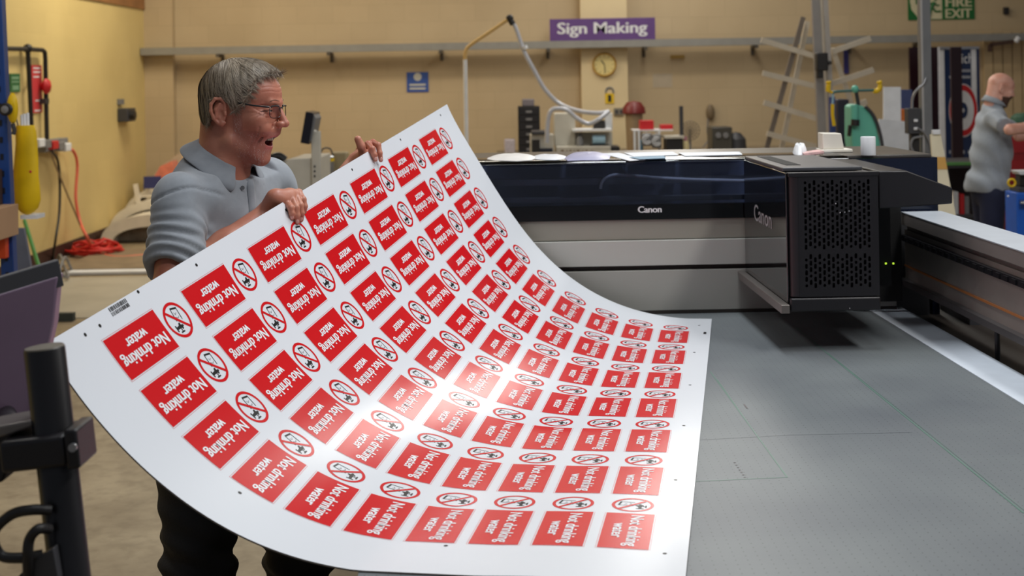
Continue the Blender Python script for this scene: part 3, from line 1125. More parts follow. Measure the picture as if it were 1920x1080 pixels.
def skin_mat(name, col, col2, red=(196, 110, 92)):
    m = bpy.data.materials.new(name)
    m.use_nodes = True
    nt = m.node_tree
    b = nt.nodes['Principled BSDF']
    b.inputs['Roughness'].default_value = 0.45
    b.inputs['Subsurface Weight'].default_value = 0.06
    b.inputs['Subsurface Radius'].default_value = (0.012, 0.005, 0.003)
    b.inputs['Subsurface Scale'].default_value = 0.4
    tc = nt.nodes.new('ShaderNodeTexCoord')
    n = nt.nodes.new('ShaderNodeTexNoise')
    n.inputs['Scale'].default_value = 16
    n.inputs['Detail'].default_value = 5
    nt.links.new(tc.outputs['Object'], n.inputs['Vector'])
    r = nt.nodes.new('ShaderNodeValToRGB')
    r.color_ramp.elements[0].position = 0.32
    r.color_ramp.elements[1].position = 0.68
    r.color_ramp.elements[0].color = (*lin(col2), 1)
    r.color_ramp.elements[1].color = (*lin(col), 1)
    nt.links.new(n.outputs[0], r.inputs[0])
    nt.links.new(r.outputs[0], b.inputs['Base Color'])
    n2 = nt.nodes.new('ShaderNodeTexNoise')
    n2.inputs['Scale'].default_value = 260
    n2.inputs['Detail'].default_value = 3
    nt.links.new(tc.outputs['Object'], n2.inputs['Vector'])
    bp = nt.nodes.new('ShaderNodeBump')
    bp.inputs['Strength'].default_value = 0.12
    bp.inputs['Distance'].default_value = 0.002
    nt.links.new(n2.outputs[0], bp.inputs['Height'])
    nt.links.new(bp.outputs[0], b.inputs['Normal'])
    return m
M_skin = skin_mat('skin', (194, 132, 108), (170, 102, 82))
M_stub = skin_mat('stubbled_skin', (182, 120, 100), (158, 94, 80))
M_lip = mat('lip', (176, 96, 90), 0.45)
M_mouth = mat('mouth_inside', (96, 28, 26), 0.5)
M_nail = mat('nail', (220, 172, 160), 0.3)
M_shirt = mat('grey_pique', (146, 152, 160), 0.85, noise=(60, 0.05), bump=(900, 0.12), sheen=0.25)
M_shirt2 = mat('grey_pique_rib', (136, 142, 150), 0.85, noise=(60, 0.05), bump=(900, 0.12), sheen=0.25)
M_hair = mat('grey_hair', (112, 100, 84), 0.5, noise=(30, 0.3), bump=(90, 0.25), stretch=(1, 1, 0.2))
M_trouser = mat('black_trousers', (20, 20, 23), 0.8, noise=(20, 0.1), bump=(200, 0.2))
M_shoe = mat('black_leather', (16, 15, 15), 0.35)

def head_field(h=0.0018, mouth=True):
    """head in metres, face towards +x, origin at the ear line"""
    f = Field((-0.115, -0.105, -0.20), (0.17, 0.105, 0.155), h)
    c = 0.01
    E = lambda p, r, k=1.0, R=None, mode='add': f.ell([q*c for q in p], [q*c for q in r], k*c, R, mode)
    K = lambda a, b, ra, rb, k=1.0, mode='add': f.cap([q*c for q in a], [q*c for q in b], ra*c, rb*c, k*c, mode)
    E((2.1, 0, 4.9), (9.9, 7.5, 8.1), 1)
    E((6.6, 0, 4.6), (6.3, 6.5, 5.6), 1.5)
    E((5.4, 0, -2.5), (6.6, 6.2, 7.0), 2)
    E((5.0, 0, -8.0), (4.6, 4.8, 4.2), 2)
    for s in (-1, 1):
        E((8.1, s*4.5, -1.7), (2.6, 2.2, 2.3), 1.5)
        K((1.6, s*5.0, -6.6), (7.1, s*1.3, -11.3), 1.7, 1.8, 1.5)
        E((9.2, s*3.7, -3.9), (2.2, 1.9, 2.0), 1.2)
    E((9.0, 0, -4.4), (3.1, 3.1, 2.4), 1.2)
    E((7.5, 0, -11.3), (2.0, 2.3, 2.0), 1.0)
    E((7.6, 0, -8.9), (2.3, 2.6, 1.6), 1.2)
    K((11.3, -3.3, 2.5), (12.2, -0.8, 2.3), 0.95, 0.95, 1.0)
    K((11.3, 3.3, 2.5), (12.2, 0.8, 2.3), 0.95, 0.95, 1.0)
    K((-1.3, 0, -2), (-2.6, 0, -18.5), 5.9, 6.3, 2.5)
    K((-3.0, 0, 0), (-4.0, 0, -12), 4.6, 5.0, 2)
    # sockets, eyes with smiling lids
    for s in (-1, 1):
        E((13.0, s*3.3, 0.5), (1.9, 1.7, 1.25), 1.0, None, 'sub')
        E((10.6, s*3.25, 0.5), (1.35, 1.5, 1.25), 0.35)
        K((11.0, s*2.2, -0.75), (10.2, s*4.4, -0.6), 0.5, 0.45, 0.5)
        E((12.1, s*3.2, 0.45), (1.1, 1.25, 0.22), 0.12, None, 'sub')
    # nose
    K((12.3, 0, 1.1), (13.75, 0, -2.75), 0.7, 1.05, 0.8)
    E((14.1, 0, -3.0), (0.8, 0.95, 0.75), 0.5)
    for s in (-1, 1):
        E((12.9, s*1.25, -3.05), (1.15, 0.75, 0.8), 0.45)
        E((13.3, s*0.62, -3.75), (0.55, 0.33, 0.45), 0.25, None, 'sub')
    K((12.3, 0, -3.6), (12.0, 0, -5.2), 0.7, 0.6, 0.7)
    # mouth: lips and opening
    up = [(8.5, -3.1, -6.3), (10.4, -1.7, -6.05), (11.2, 0, -5.9), (10.4, 1.7, -6.05), (8.5, 3.1, -6.3)]
    dn = [(8.3, -3.0, -6.9), (9.1, -1.8, -8.5), (9.6, 0, -8.9), (9.1, 1.8, -8.5), (8.3, 3.0, -6.9)]
    for a, b in zip(up[:-1], up[1:]):
        K(a, b, 0.42, 0.42, 0.5)
    for a, b in zip(dn[:-1], dn[1:]):
        K(a, b, 0.52, 0.52, 0.5)
    if mouth:
        E((9.9, 0, -7.2), (2.4, 2.75, 1.15), 0.35, None, 'sub')
    for s in (-1, 1):
        # smile crease
        K((11.5, s*2.3, -3.3), (9.6, s*3.75, -5.2), 0.30, 0.30, 0.5, 'sub')
        K((9.6, s*3.75, -5.2), (7.6, s*4.5, -8.2), 0.30, 0.22, 0.5, 'sub')
        K((10.6, s*4.6, -1.15), (11.6, s*2.6, -1.35), 0.16, 0.12, 0.25, 'sub')
        K((9.0, s*5.2, 2.2), (11.4, s*3.9, 1.85), 0.14, 0.14, 0.2, 'sub')
        # ear
        y = 7.55*s
        E((-0.4, s*7.35, 0.5), (1.9, 0.55, 3.1), 0.5)
        rimp = [(1.2, 7.4, 1.2), (1.25, 7.5, 2.8), (0.3, 7.9, 3.9), (-1.0, 8.3, 3.9), (-2.0, 8.5, 2.6), (-2.1, 8.5, 0.9), (-1.6, 8.2, -0.9), (-0.6, 7.8, -2.2), (0.2, 7.6, -2.6), (0.9, 7.4, -2.1)]
        for a, b in zip(rimp[:-1], rimp[1:]):
            K((a[0], s*a[1], a[2]), (b[0], s*b[1], b[2]), 0.40, 0.40, 0.25)
        E((0.1, s*7.6, -2.2), (0.75, 0.45, 0.8), 0.3)
        E((0.35, s*8.15, 0.0), (0.75, 0.75, 1.15), 0.35, None, 'sub')
        K((-0.9, s*8.05, -0.6), (-1.0, s*8.15, 1.2), 0.3, 0.3, 0.5)
        K((-1.0, s*8.15, 1.2), (0.0, s*7.95, 2.6), 0.3, 0.25, 0.5)
        E((1.25, s*7.55, 0.1), (0.4, 0.4, 0.6), 0.25)
    return f

HEAD_O = np.array((-0.708, 3.40, 1.671))
HS = 1.0
Rh = (Matrix.Rotation(math.radians(-10), 3, 'Z') @ Matrix.Rotation(math.radians(-1), 3, 'Y'))
RH = np.array(Rh)
def to_head(v):
    return (np.asarray(v)*HS) @ RH.T + HEAD_O
MAN = thing('person', 'smiling man with grey hair and glasses in a grey polo shirt bending the printed board', 'person', (-0.74, 3.42, 0))
hv, hf = head_field().mesh()
hn = normals(hv, hf)
def groove(p, q, wd, dp):
    p = np.array(p)*0.01; q = np.array(q)*0.01; d = q-p
    x = hv[:, [0, 2]]
    t = np.clip(((x-p) @ d)/(d @ d), 0, 1)
    e = np.linalg.norm(x-p-t[:, None]*d, axis=1)
    m = (abs(hv[:, 1]) > 0.030)
    return np.exp(-(e/(wd*0.01))**2)*m*dp*0.01*(1-0.6*t)
g_ = np.zeros(len(hv))
for (p, q, wd, dp) in (((9.3, 0.45), (7.5, 1.7), 0.20, 0.13), ((9.2, 0.2), (7.2, 0.5), 0.20, 0.14), ((9.3, -0.1), (7.4, -0.8), 0.20, 0.14), ((9.6, -0.5), (8.0, -1.9), 0.22, 0.10),
                       ((11.5, 0.45), (9.4, 0.30), 0.16, 0.22), ((11.4, 1.35), (9.3, 0.95), 0.18, 0.12), ((9.4, -3.6), (7.3, -7.4), 0.30, 0.20), ((8.0, -4.6), (6.2, -8.4), 0.35, 0.13)):
    g_ = np.maximum(g_, groove(p, q, wd, dp))
for zz in (5.2, 6.3):
    g_ = np.maximum(g_, np.exp(-((hv[:, 2]*100-zz-0.15*np.sin(hv[:, 1]*120))/0.18)**2)*(hv[:, 0] > 0.10)*0.06*0.01)
hv = hv-hn*g_[:, None]
# colour regions by place on the face
fc = hv[hf].mean(1)*100
mi = np.zeros(len(hf), np.int32)
low = (fc[:, 2] < -4.2-0.10*(fc[:, 0]-6)) & (fc[:, 0] > 3.6) & (fc[:, 2] > -14)
side = (fc[:, 0] > 2.4) & (fc[:, 0] < 5.2) & (fc[:, 2] < 2) & (fc[:, 2] > -8) & (abs(fc[:, 1]) > 4)
mi[low | side] = 1
mi[(fc[:, 0] < 11.2) & (fc[:, 2] > -8.4) & (fc[:, 2] < -6.1) & (((fc[:, 0]-9.9)/2.5)**2+(fc[:, 1]/2.85)**2+((fc[:, 2]+7.2)/1.25)**2 < 1.0)] = 3
lp = (fc[:, 2] < -8.1) & (fc[:, 2] > -9.35) & (fc[:, 0] > 8.9) & (abs(fc[:, 1]) < 2.5)
lp2 = (fc[:, 2] < -5.85) & (fc[:, 2] > -6.35) & (fc[:, 0] > 9.8) & (abs(fc[:, 1]) < 2.6)
mi[(lp | lp2) & (mi != 3)] = 2
head_part = (to_head(hv), hf, mi)

# ---- body joints (world)
SHR = np.array((-0.812, 3.27, 1.468)); SHL = np.array((-0.66, 3.60, 1.475))
ELR = np.array((-0.805, 3.17, 1.262)); ELL = np.array((-0.62, 3.86, 1.27))
WRR = np.array(P(502, 399, 3.36)); WRL = np.array(P(668, 302, 3.93))
HPR = np.array((-0.81, 3.36, 0.93)); HPL = np.array((-0.715, 3.52, 0.93))
KNR = np.array((-0.785, 3.30, 0.53)); KNL = np.array((-0.575, 3.52, 0.52))
ANR = np.array((-0.93, 3.27, 0.09)); ANL = np.array((-0.62, 3.54, 0.09))
CH_ = np.array((-0.755, 3.43, 1.33)); PEL = np.array((-0.765, 3.44, 0.98))
yaw_t = math.radians(-28)
RT = np.array(Matrix.Rotation(yaw_t, 3, 'Z'))
# hidden bare torso and legs
fb = Field((-1.08, 3.0, 0.0), (-0.40, 3.85, 1.62), 0.009)
fb.ell(CH_, (0.11, 0.16, 0.24), 0.03, RT)
fb.ell(PEL, (0.11, 0.155, 0.14), 0.05, RT)
fb.cap(HEAD_O+(-0.02, 0, -0.12), (-0.755, 3.43, 1.46), 0.06, 0.075, 0.03)
for a, b, c_, d_ in ((SHR, HPR, KNR, ANR), (SHL, HPL, KNL, ANL)):
    fb.cap(a, CH_+(0, 0, 0.08), 0.055, 0.09, 0.04)
    fb.cap(b, c_, 0.085, 0.06, 0.03)
    fb.cap(c_, d_, 0.058, 0.04, 0.02)
    fb.cap(d_, d_+np.array((0.13, -0.02, -0.045)), 0.035, 0.03, 0.02)
body_part = fb.mesh()

def hand(wrist, elbow, fingers, thumb, palm_n, up_r=0.046, h=0.0022, shoulder=None, carp=None):
    """forearm, palm and five fingers as one surface; fingers: list of joint chains"""
    pts = [wrist, elbow]+[p for c_ in fingers for p in c_]+list(thumb)
    if shoulder is not None:
        pts.append(np.array(elbow)+(np.array(shoulder)-np.array(elbow))*0.6)
    lo = np.min(pts, 0)-0.06; hi = np.max(pts, 0)+0.06
    f = Field(lo, hi, h)
    wrist = np.array(wrist); elbow = np.array(elbow)
    d = elbow-wrist
    f.cap(wrist, wrist+d*0.45, 0.0265, 0.040, 0.02)
    f.cap(wrist+d*0.45, elbow, 0.041, up_r, 0.02)
    if shoulder is not None:
        f.cap(elbow, elbow+(np.array(shoulder)-elbow)*0.55, up_r, up_r+0.002, 0.02)
    if carp is not None:
        f.cap(wrist, carp, 0.0265, 0.0225, 0.01)
        wrist = np.array(carp)
    mc = [np.array(c_[0]) for c_ in fingers]
    for q in mc:
        f.cap(wrist+(q-wrist)*0.12, q, 0.018, 0.0100, 0.008)
    f.cap(mc[0], mc[-1], 0.0075, 0.0075, 0.004)
    f.cap(wrist+(mc[0]-wrist)*0.6, wrist+(mc[-1]-wrist)*0.6, 0.014, 0.014, 0.014)
    for i, c_ in enumerate(fingers):
        r = (0.0076, 0.0082, 0.0084, 0.0082)[i % 4]
        n = len(c_)
        for k in range(n-1):
            f.cap(c_[k], c_[k+1], r*(1.14-0.10*k), r*(1.02-0.10*k), 0.0015)
            f.ell(c_[k], [r*(1.16-0.06*k)]*3, 0.0025)
    t = thumb
    f.cap(wrist+(np.array(t[0])-wrist)*0.3, t[0], 0.019, 0.0155, 0.014)
    for k in range(len(t)-1):
        f.cap(t[k], t[k+1], 0.0125-0.001*k, 0.0112-0.001*k, 0.006)
    return f.mesh()
def arr(px, py, Y):
    return np.array(P(px, py, Y))
# right hand (nearer the camera): four fingers over the front of the board, thumb behind it
fr = [
    [arr(537, 378, 3.343), arr(545, 390, 3.318), arr(547, 400, 3.317), arr(547, 409, 3.322)],
    [arr(547, 371, 3.356), arr(555, 389, 3.330), arr(557, 404, 3.329), arr(557, 417, 3.334)],
    [arr(555, 366, 3.374), arr(563, 385, 3.349), arr(565, 400, 3.348), arr(564, 412, 3.353)],
    [arr(560, 361, 3.398), arr(568, 374, 3.376), arr(571, 387, 3.374), arr(570, 397, 3.379)],
]
thr = [arr(528, 374, 3.40), arr(541, 392, 3.435), arr(548, 408, 3.43)]
hr = hand(WRR, ELR, fr, thr, None, 0.047, shoulder=SHR, carp=arr(515, 371, 3.335))
# left hand (farther): two fingers over the edge, thumb pointing up, the others behind the board
fl = [
    [arr(681, 288, 3.93), arr(673, 280, 3.95), arr(669, 286, 3.96), arr(672, 296, 3.955)],
    [arr(686, 276, 3.92), arr(678, 290, 3.99), arr(682, 300, 3.985)],
    [arr(690, 270, 3.90), arr(698, 279, 3.875), arr(702, 290, 3.872), arr(704, 299, 3.876)],
    [arr(699, 267, 3.915), arr(709, 272, 3.895), arr(712, 287, 3.89), arr(714, 300, 3.895)],
]
thl = [arr(681, 290, 3.875), arr(677, 274, 3.855), arr(671, 261, 3.850)]
hl = hand(WRL, ELL, fl, thl, None, 0.046, shoulder=SHL)
v, f, m_ = join([head_part, (body_part[0], body_part[1]), hr, hl])
np_mesh('body', v, f, [M_skin, M_stub, M_lip, M_mouth], MAN, m_, 180)
# nails
def nail(c_, d, up, r=0.0045):
    mb = MB()
    d = Vector(d).normalized(); up = Vector(up).normalized()
    x = d.cross(up).normalized()
    M = Matrix((x, d, up)).transposed().to_4x4()
    mb.sphere((0, 0, 0), 1, 10)
    mb.v = [tuple(Vector(c_)+M @ Vector((p[0]*r, p[1]*r*1.3, p[2]*0.0012))) for p in mb.v]
    return mb
for c_ in (fr[0], fr[1], fr[2], fl[2], fl[3]):
    d = c_[-1]-c_[-2]
    part(MAN, 'fingernail', nail(c_[-1]+np.array((0.002, -0.0078, 0.003)), d, (0.25, -1, 0.35)), M_nail, smooth=180)

# ---- polo shirt
def shirt(f, out, neck_c, neck_n, arms, hem_z, grow):
    pass
fs_ = Field((-1.08, 3.0, 0.86), (-0.42, 3.90, 1.64), 0.0052)
def shirt_solid(f, g, k=0.03):
    f.ell(CH_+(0.0, 0, 0.02), (0.125+g, 0.178+g, 0.25+g), k, RT)
    f.ell(CH_+(0.02, -0.01, -0.14), (0.13+g, 0.165+g, 0.20+g), 0.04, RT)
    f.ell(PEL+(0.0, 0, 0.0), (0.125+g, 0.17+g, 0.17+g), 0.05, RT)
    f.cap(SHR, CH_+(0.0, 0.01, 0.08), 0.058+g, 0.10+g, 0.03)
    f.cap(SHL, CH_+(0.0, 0, 0.10), 0.066+g, 0.10+g, 0.03)
    f.cap(SHR+(0.02, 0.02, 0.0), np.array((-0.755, 3.43, 1.505)), 0.046+g, 0.062+g, 0.04)
    f.cap(SHL+(0, 0, 0.01), np.array((-0.735, 3.44, 1.50)), 0.055+g, 0.080+g, 0.04)
    f.cap(SHR, SHR+(ELR-SHR)*0.92, 0.062+g, 0.066+g, 0.018)
    f.cap(SHL, SHL+(ELL-SHL)*0.75, 0.068+g, 0.064+g, 0.018)
shirt_solid(fs_, 0)
# hollow it and cut the openings
inn = Field((-1.08, 3.0, 0.86), (-0.42, 3.90, 1.64), 0.0052)
inn.cap(SHR+(ELR-SHR)*0.62, ELR, 0.050, 0.055, 0.01); inn.cap(SHL+(ELL-SHL)*0.5, ELL, 0.05, 0.05, 0.01)
inn.cap(ELR, ELR+(ELR-SHR)*0.3, 0.056, 0.056, 0.01)
fs_.put((slice(None),)*3, inn.D, 0.003, 'sub')
dR = (ELR-SHR)/np.linalg.norm(ELR-SHR); dL = (ELL-SHL)/np.linalg.norm(ELL-SHL)
cutR = SHR+(ELR-SHR)*0.80
ncut = dR+np.array((-0.22, -0.35, 0.05))
fs_.plane(cutR, ncut, 0.003, (cutR-(0.12, 0.11, 0.16), cutR+(0.05, 0.075, 0.06)))
cutL = SHL+(ELL-SHL)*0.6
fs_.plane(cutL, dL, 0.003, (cutL-(0.10, 0.06, 0.16), cutL+(0.1, 0.12, 0.04)))
NC = np.array((-0.742, 3.42, 1.538)); NN = np.array((0.40, -0.16, 1.0)); NN /= np.linalg.norm(NN)
w_ = fs_.win(NC-(0.11, 0.11, 0.03), NC+(0.11, 0.11, 0.09))
fs_.plane(NC+NN*0.004, NN, 0.004, (NC-(0.11, 0.11, 0.05), NC+(0.11, 0.11, 0.09)))
fs_.cap(NC-NN*0.05, NC+NN*0.1, 0.062, 0.062, 0.004, 'sub')
fs_.plane((0, 0, 0.88), (0, 0, -1), 0.003)
sv, sf = fs_.mesh()
# folds: creases run round the sleeve, drapes fan from the shoulder
nrm = normals(sv, sf)
ax = (sv-SHR) @ dR
rad = sv-SHR-ax[:, None]*dR
e1 = np.cross(dR, (0, 1, 0)); e1 /= np.linalg.norm(e1); e2 = np.cross(dR, e1)
ang = np.arctan2(rad @ e2, rad @ e1)
rr_ = np.linalg.norm(rad, axis=1)
wgt = np.clip((0.095-rr_)/0.02, 0, 1)*np.clip((ax-0.03)/0.05, 0, 1)
ph = ax*105+2.2*np.sin(ang*1.0+0.6)+0.8*np.sin(ang*2.0+ax*25)
fold = np.abs(np.sin(ph*0.5))*0.0125*np.clip((ax-0.04)/0.08, 0, 1)*(0.6+0.4*np.sin(ang*2+1))*np.clip((0.225-ax)/0.04, 0.15, 1)
fold += 0.0028*np.sin(ph*2.1+ang*3)
sv2 = sv+nrm*(fold*wgt)[:, None]
tw = 1-wgt
q = sv-CH_
drape = 0.0045*np.sin(q[:, 2]*26+q[:, 1]*34+q[:, 0]*18+1.2*np.sin(q[:, 2]*9))*np.clip((0.20-q[:, 2])/0.12, 0, 1)
drape += 0.003*np.sin(q[:, 1]*55-q[:, 2]*30+2*np.sin(q[:, 0]*16))
sv2 = sv2+nrm*(drape*tw)[:, None]
# armhole seam
seam = np.exp(-((ax-0.004+0.02*np.cos(ang))/0.004)**2)*np.clip((0.11-rr_)/0.02, 0, 1)
sv2 = sv2-nrm*(seam*0.005)[:, None]
hem = np.clip((ax-0.80*np.linalg.norm(ELR-SHR)+0.022)/0.004, 0, 1)*np.clip((0.10-rr_)/0.02, 0, 1)
sv2 = sv2-nrm*(hem*0.0012)[:, None]
SHIRT = np_mesh('polo_shirt', sv2, sf, M_shirt, MAN)
# collar: stand and fall, open at the throat
def collar():
    N = 60
    mb = MB()
    ex = np.array((1.0, -0.42, 0)); ex -= NN*(ex@NN); ex /= np.linalg.norm(ex)
    ey = np.cross(NN, ex)
    rows = []
    for i in range(N+1):
        t = i/N
        ph = math.radians(26+(360-26-34)*t)      # 0 = throat
        fr_ = abs(2*t-1)                       # 1 at the front ends
        rc = 0.066+0.005*math.cos(ph)
        sy = 1.0
        d = ex*math.cos(ph)*1.10+ey*math.sin(ph)*sy
        base = NC+np.array((0.002, 0, 0.011))
        stand = 0.034*(1-fr_**3)+0.018*fr_**3
        drop = 0.036+0.020*max(0, (fr_-0.62)/0.38)**1.3
        flare = 0.028+0.015*fr_
        p = [base+d*(rc-0.001)-NN*0.016,
             base+d*(rc-0.003)+NN*(stand*0.6),
             base+d*(rc+0.001)+NN*stand,
             base+d*(rc+0.008)+NN*(stand-0.001),
             base+d*(rc+0.014)+NN*(stand-drop*0.3),
             base+d*(rc+flare)+NN*(stand-drop*0.7),
             base+d*(rc+flare*1.25)+NN*(stand-drop)]
        # the tips point forward and down
        k = max(0, (fr_-0.8)/0.2)
        p[-1] = p[-1]-ex*0.016*k
        rows.append(p)
    n = len(rows[0])
    vs = [tuple(q) for r in rows for q in r]
    fs = []
    for i in range(N):
        for j in range(n-1):
            fs.append((i*n+j, (i+1)*n+j, (i+1)*n+j+1, i*n+j+1))
    mb.add(vs, fs)
    return mb
co = part(MAN, 'collar', collar(), M_shirt2, smooth=180)
co.parent = SHIRT
md = co.modifiers.new('thick', 'SOLIDIFY'); md.thickness = 0.0042; md.offset = 0
md = co.modifiers.new('sub', 'SUBSURF'); md.levels = 1; md.render_levels = 2
# placket with buttons: follows the front of the shirt
from mathutils.bvhtree import BVHTree
bv = BVHTree.FromPolygons([tuple(p) for p in sv2], [tuple(int(i) for i in q) for q in sf])
def on_shirt(px, py, off=0.002):
    o_ = C0; d = (ray(px, py)).normalized()
    h_ = bv.ray_cast(o_, d)
    if h_[0] is None:
        return None
    return h_[0]-d*off
pl = [(473, 336), (475, 352), (477, 372), (479, 394), (480, 412), (482, 430)]
mb = MB()
prev = None
rows = []
for (a, b) in pl:
    r = [on_shirt(a-11, b, 0.003), on_shirt(a, b, 0.0065), on_shirt(a+4, b, 0.003)]
    if all(r):
        rows.append(r)
if len(rows) > 1:
    vs = [p for r in rows for p in r]
    fs = []
    for i in range(len(rows)-1):
        for j in range(2):
            fs.append((i*3+j, i*3+j+1, (i+1)*3+j+1, (i+1)*3+j))
    mb.add(vs, fs)
    pk = part(SHIRT, 'placket', mb, M_shirt2, smooth=40)
    md = pk.modifiers.new('thick', 'SOLIDIFY'); md.thickness = 0.002; md.offset = -1
for (a, b) in ((455, 352), (473, 404)):
    q = on_shirt(a, b, 0.006)
    if q:
        mb = MB(); mb.lathe(q, [(0.0002, -0.001), (0.0052, -0.001), (0.0052, 0.001), (0.004, 0.0016), (0.0002, 0.001)], 16, 'Y')
        part(SHIRT, 'button', mb, mat('button_grey', (120, 122, 126), 0.3), smooth=40)

# ---- trousers, belt, shoes
ft = Field((-1.10, 3.05, 0.05), (-0.40, 3.75, 1.02), 0.0065)
ft.ell(PEL+(0, 0, -0.04), (0.125, 0.165, 0.15), 0.04, RT)
for hp, kn, an in ((HPR, KNR, ANR), (HPL, KNL, ANL)):
    ft.cap(hp, kn, 0.100, 0.083, 0.05)
    ft.cap(kn, an+(0, 0, 0.03), 0.084, 0.070, 0.03)
tv, tf = ft.mesh()
tn = normals(tv, tf)
kz = np.exp(-((tv[:, 2]-0.55)/0.10)**2)
tv = tv+tn*((0.006*np.sin(tv[:, 2]*95+tv[:, 0]*40+tv[:, 1]*25)+0.004*np.sin(tv[:, 2]*50-tv[:, 1]*60))*(0.35+kz))[:, None]
np_mesh('trousers', tv, tf, M_trouser, MAN)
for an in (ANR, ANL):
    fz = Field(an-(0.16, 0.12, 0.10), an+(0.24, 0.12, 0.10), 0.005)
    fz.cap(an+(-0.03, 0, -0.045), an+(0.15, -0.03, -0.052), 0.042, 0.036, 0.02)
    fz.cap(an+(-0.02, 0, 0.0), an+(0.05, -0.01, -0.04), 0.045, 0.04, 0.02)
    fz.plane((0, 0, 0.002), (0, 0, -1), 0.002)
    a, b = fz.mesh()
    np_mesh('shoe', a, b, M_shoe, MAN)

# ---- hair: a shaped cap with combed strands
fh = Field((-0.115, -0.105, -0.06), (0.155, 0.105, 0.17), 0.0026)
c = 0.01
fh.ell((0.020, 0, 0.050), (0.103, 0.0825, 0.090), 0.01)
fh.ell((0.062, 0.0, 0.072), (0.067, 0.064, 0.058), 0.02)
fh.ell((0.080, 0.01, 0.096), (0.044, 0.052, 0.016), 0.012)
fh.cap((-0.022, -0.03, -0.005), (-0.022, 0.03, -0.005), 0.045, 0.045, 0.03)
# cut away the face, the ears and the neck
box_all = ((-0.2, -0.2, -0.2), (0.3, 0.2, 0.3))
def cutp(p, n, k=0.008, box=box_all):
    fh.plane(np.array(p), np.array(n), k, box)
w1 = fh.win((-0.2, -0.2, -0.2), (0.3, 0.2, 0.3))
sl, X, Y, Z = w1
aY = np.abs(Y)
# keep region: z above a hairline that depends on x
zl = np.interp(np.broadcast_to(X, (X.shape[0], 1, 1)), [-0.10, -0.055, -0.038, -0.022, -0.015, 0.0, 0.020, 0.034, 0.052, 0.066, 0.078, 0.095, 0.115, 0.13], [-0.004, -0.026, -0.030, 0.006, 0.036, 0.046, 0.030, 0.008, 0.020, 0.030, 0.052, 0.088, 0.089, 0.088])
zl = zl+0.010*np.clip((0.05-aY)/0.05, 0, 1)*np.clip((X-0.08)/0.03, -0.3, 1)
hd = (zl-Z)+np.zeros(fh.D.shape, np.float32)
fh.put(sl, hd, 0.006, 'int')
vh, fhh = fh.mesh()
nh = normals(vh, fhh)
st_ = 0.0010*np.sin(vh[:, 0]*330+vh[:, 2]*60+2*np.sin(vh[:, 2]*30+vh[:, 1]*20))*np.clip(abs(nh[:, 1])*1.4, 0, 1)+0.0006*np.sin(vh[:, 0]*700+vh[:, 2]*150)
vh = vh+nh*st_[:, None]
HAIR = np_mesh('hair', to_head(vh), fhh, M_hair, MAN)
# strands
bh = BVHTree.FromPolygons([tuple(p) for p in vh], [tuple(int(i) for i in q) for q in fhh])
def strands(name, n, col, rough, seedv, parent, lift=0.0011, wid=0.00024):
    rg = random.Random(seedv)
    vs = []; fs = []
    made = 0
    o0 = Vector((0.025, 0, 0.045))
    crown = Vector((-0.045, 0.012, 0.128))
    steps = 6
    while made < n:
        u = rg.uniform(-0.35, 1); th = rg.uniform(0, 2*PI)
        d = Vector((math.cos(th)*math.sqrt(1-u*u), math.sin(th)*math.sqrt(1-u*u), u))
        hit = bh.ray_cast(o0+d*0.3, -d)
        if hit[0] is None:
            continue
        p = hit[0]; nn = hit[1]
        pts = []
        L = rg.uniform(0.035, 0.075)
        clump = math.sin(p.x*95+2*math.sin(p.z*40))
        wob = 0.10*clump+rg.uniform(-0.10, 0.10)
        lf = lift*(0.5+0.5*clump*clump)*rg.uniform(0.5, 1.3)
        for k in range(steps+1):
            pts.append(p+nn*lf*(0.3+math.sin(PI*min(1, k/steps*0.8+0.1))))
            g = (p-crown)
            g = g-nn*g.dot(nn)
            if g.length < 1e-4:
                g = Vector((1, 0, 0))
            g.normalize()
            if p.x < 0.045:
                g = g+Vector((-0.1, 0, -1.0))
            else:
                g = g+Vector((0.75, -0.25, -0.5))
            g = g+Vector((wob, 0, 0))
            g = g-nn*g.dot(nn)
            g.normalize()
            if k >= steps-2:
                p = p+(g-nn*0.12)*(L/steps)
                continue
            r = bh.find_nearest(p+g*(L/steps))
            p = r[0]; nn = r[1]
        w0 = wid*rg.uniform(0.6, 1.5)
        b = len(vs)
        for k, q in enumerate(pts):
            g = (pts[min(k+1, steps)]-pts[max(k-1, 0)])
            x = g.cross(q-o0)
            if x.length > 0:
                x.normalize()
            ww = w0*(1-0.8*k/steps)
            vs += [q-x*ww, q+x*ww]
        for k in range(steps):
            fs.append((b+k*2, b+k*2+1, b+(k+1)*2+1, b+(k+1)*2))
        made += 1
    vv_ = to_head(np.array([tuple(p) for p in vs]))
    m = mat(name+'_colour', col, rough)
    o = np_mesh('hair_strands', vv_, np.array(fs), m, parent)
    o['kind'] = 'stuff'
    return o
strands('light_hair', 7000, (192, 178, 158), 0.42, 1, HAIR, 0.0015)
strands('mid_hair', 8000, (124, 108, 88), 0.45, 2, HAIR)
strands('dark_hair', 8000, (84, 70, 55), 0.5, 3, HAIR)
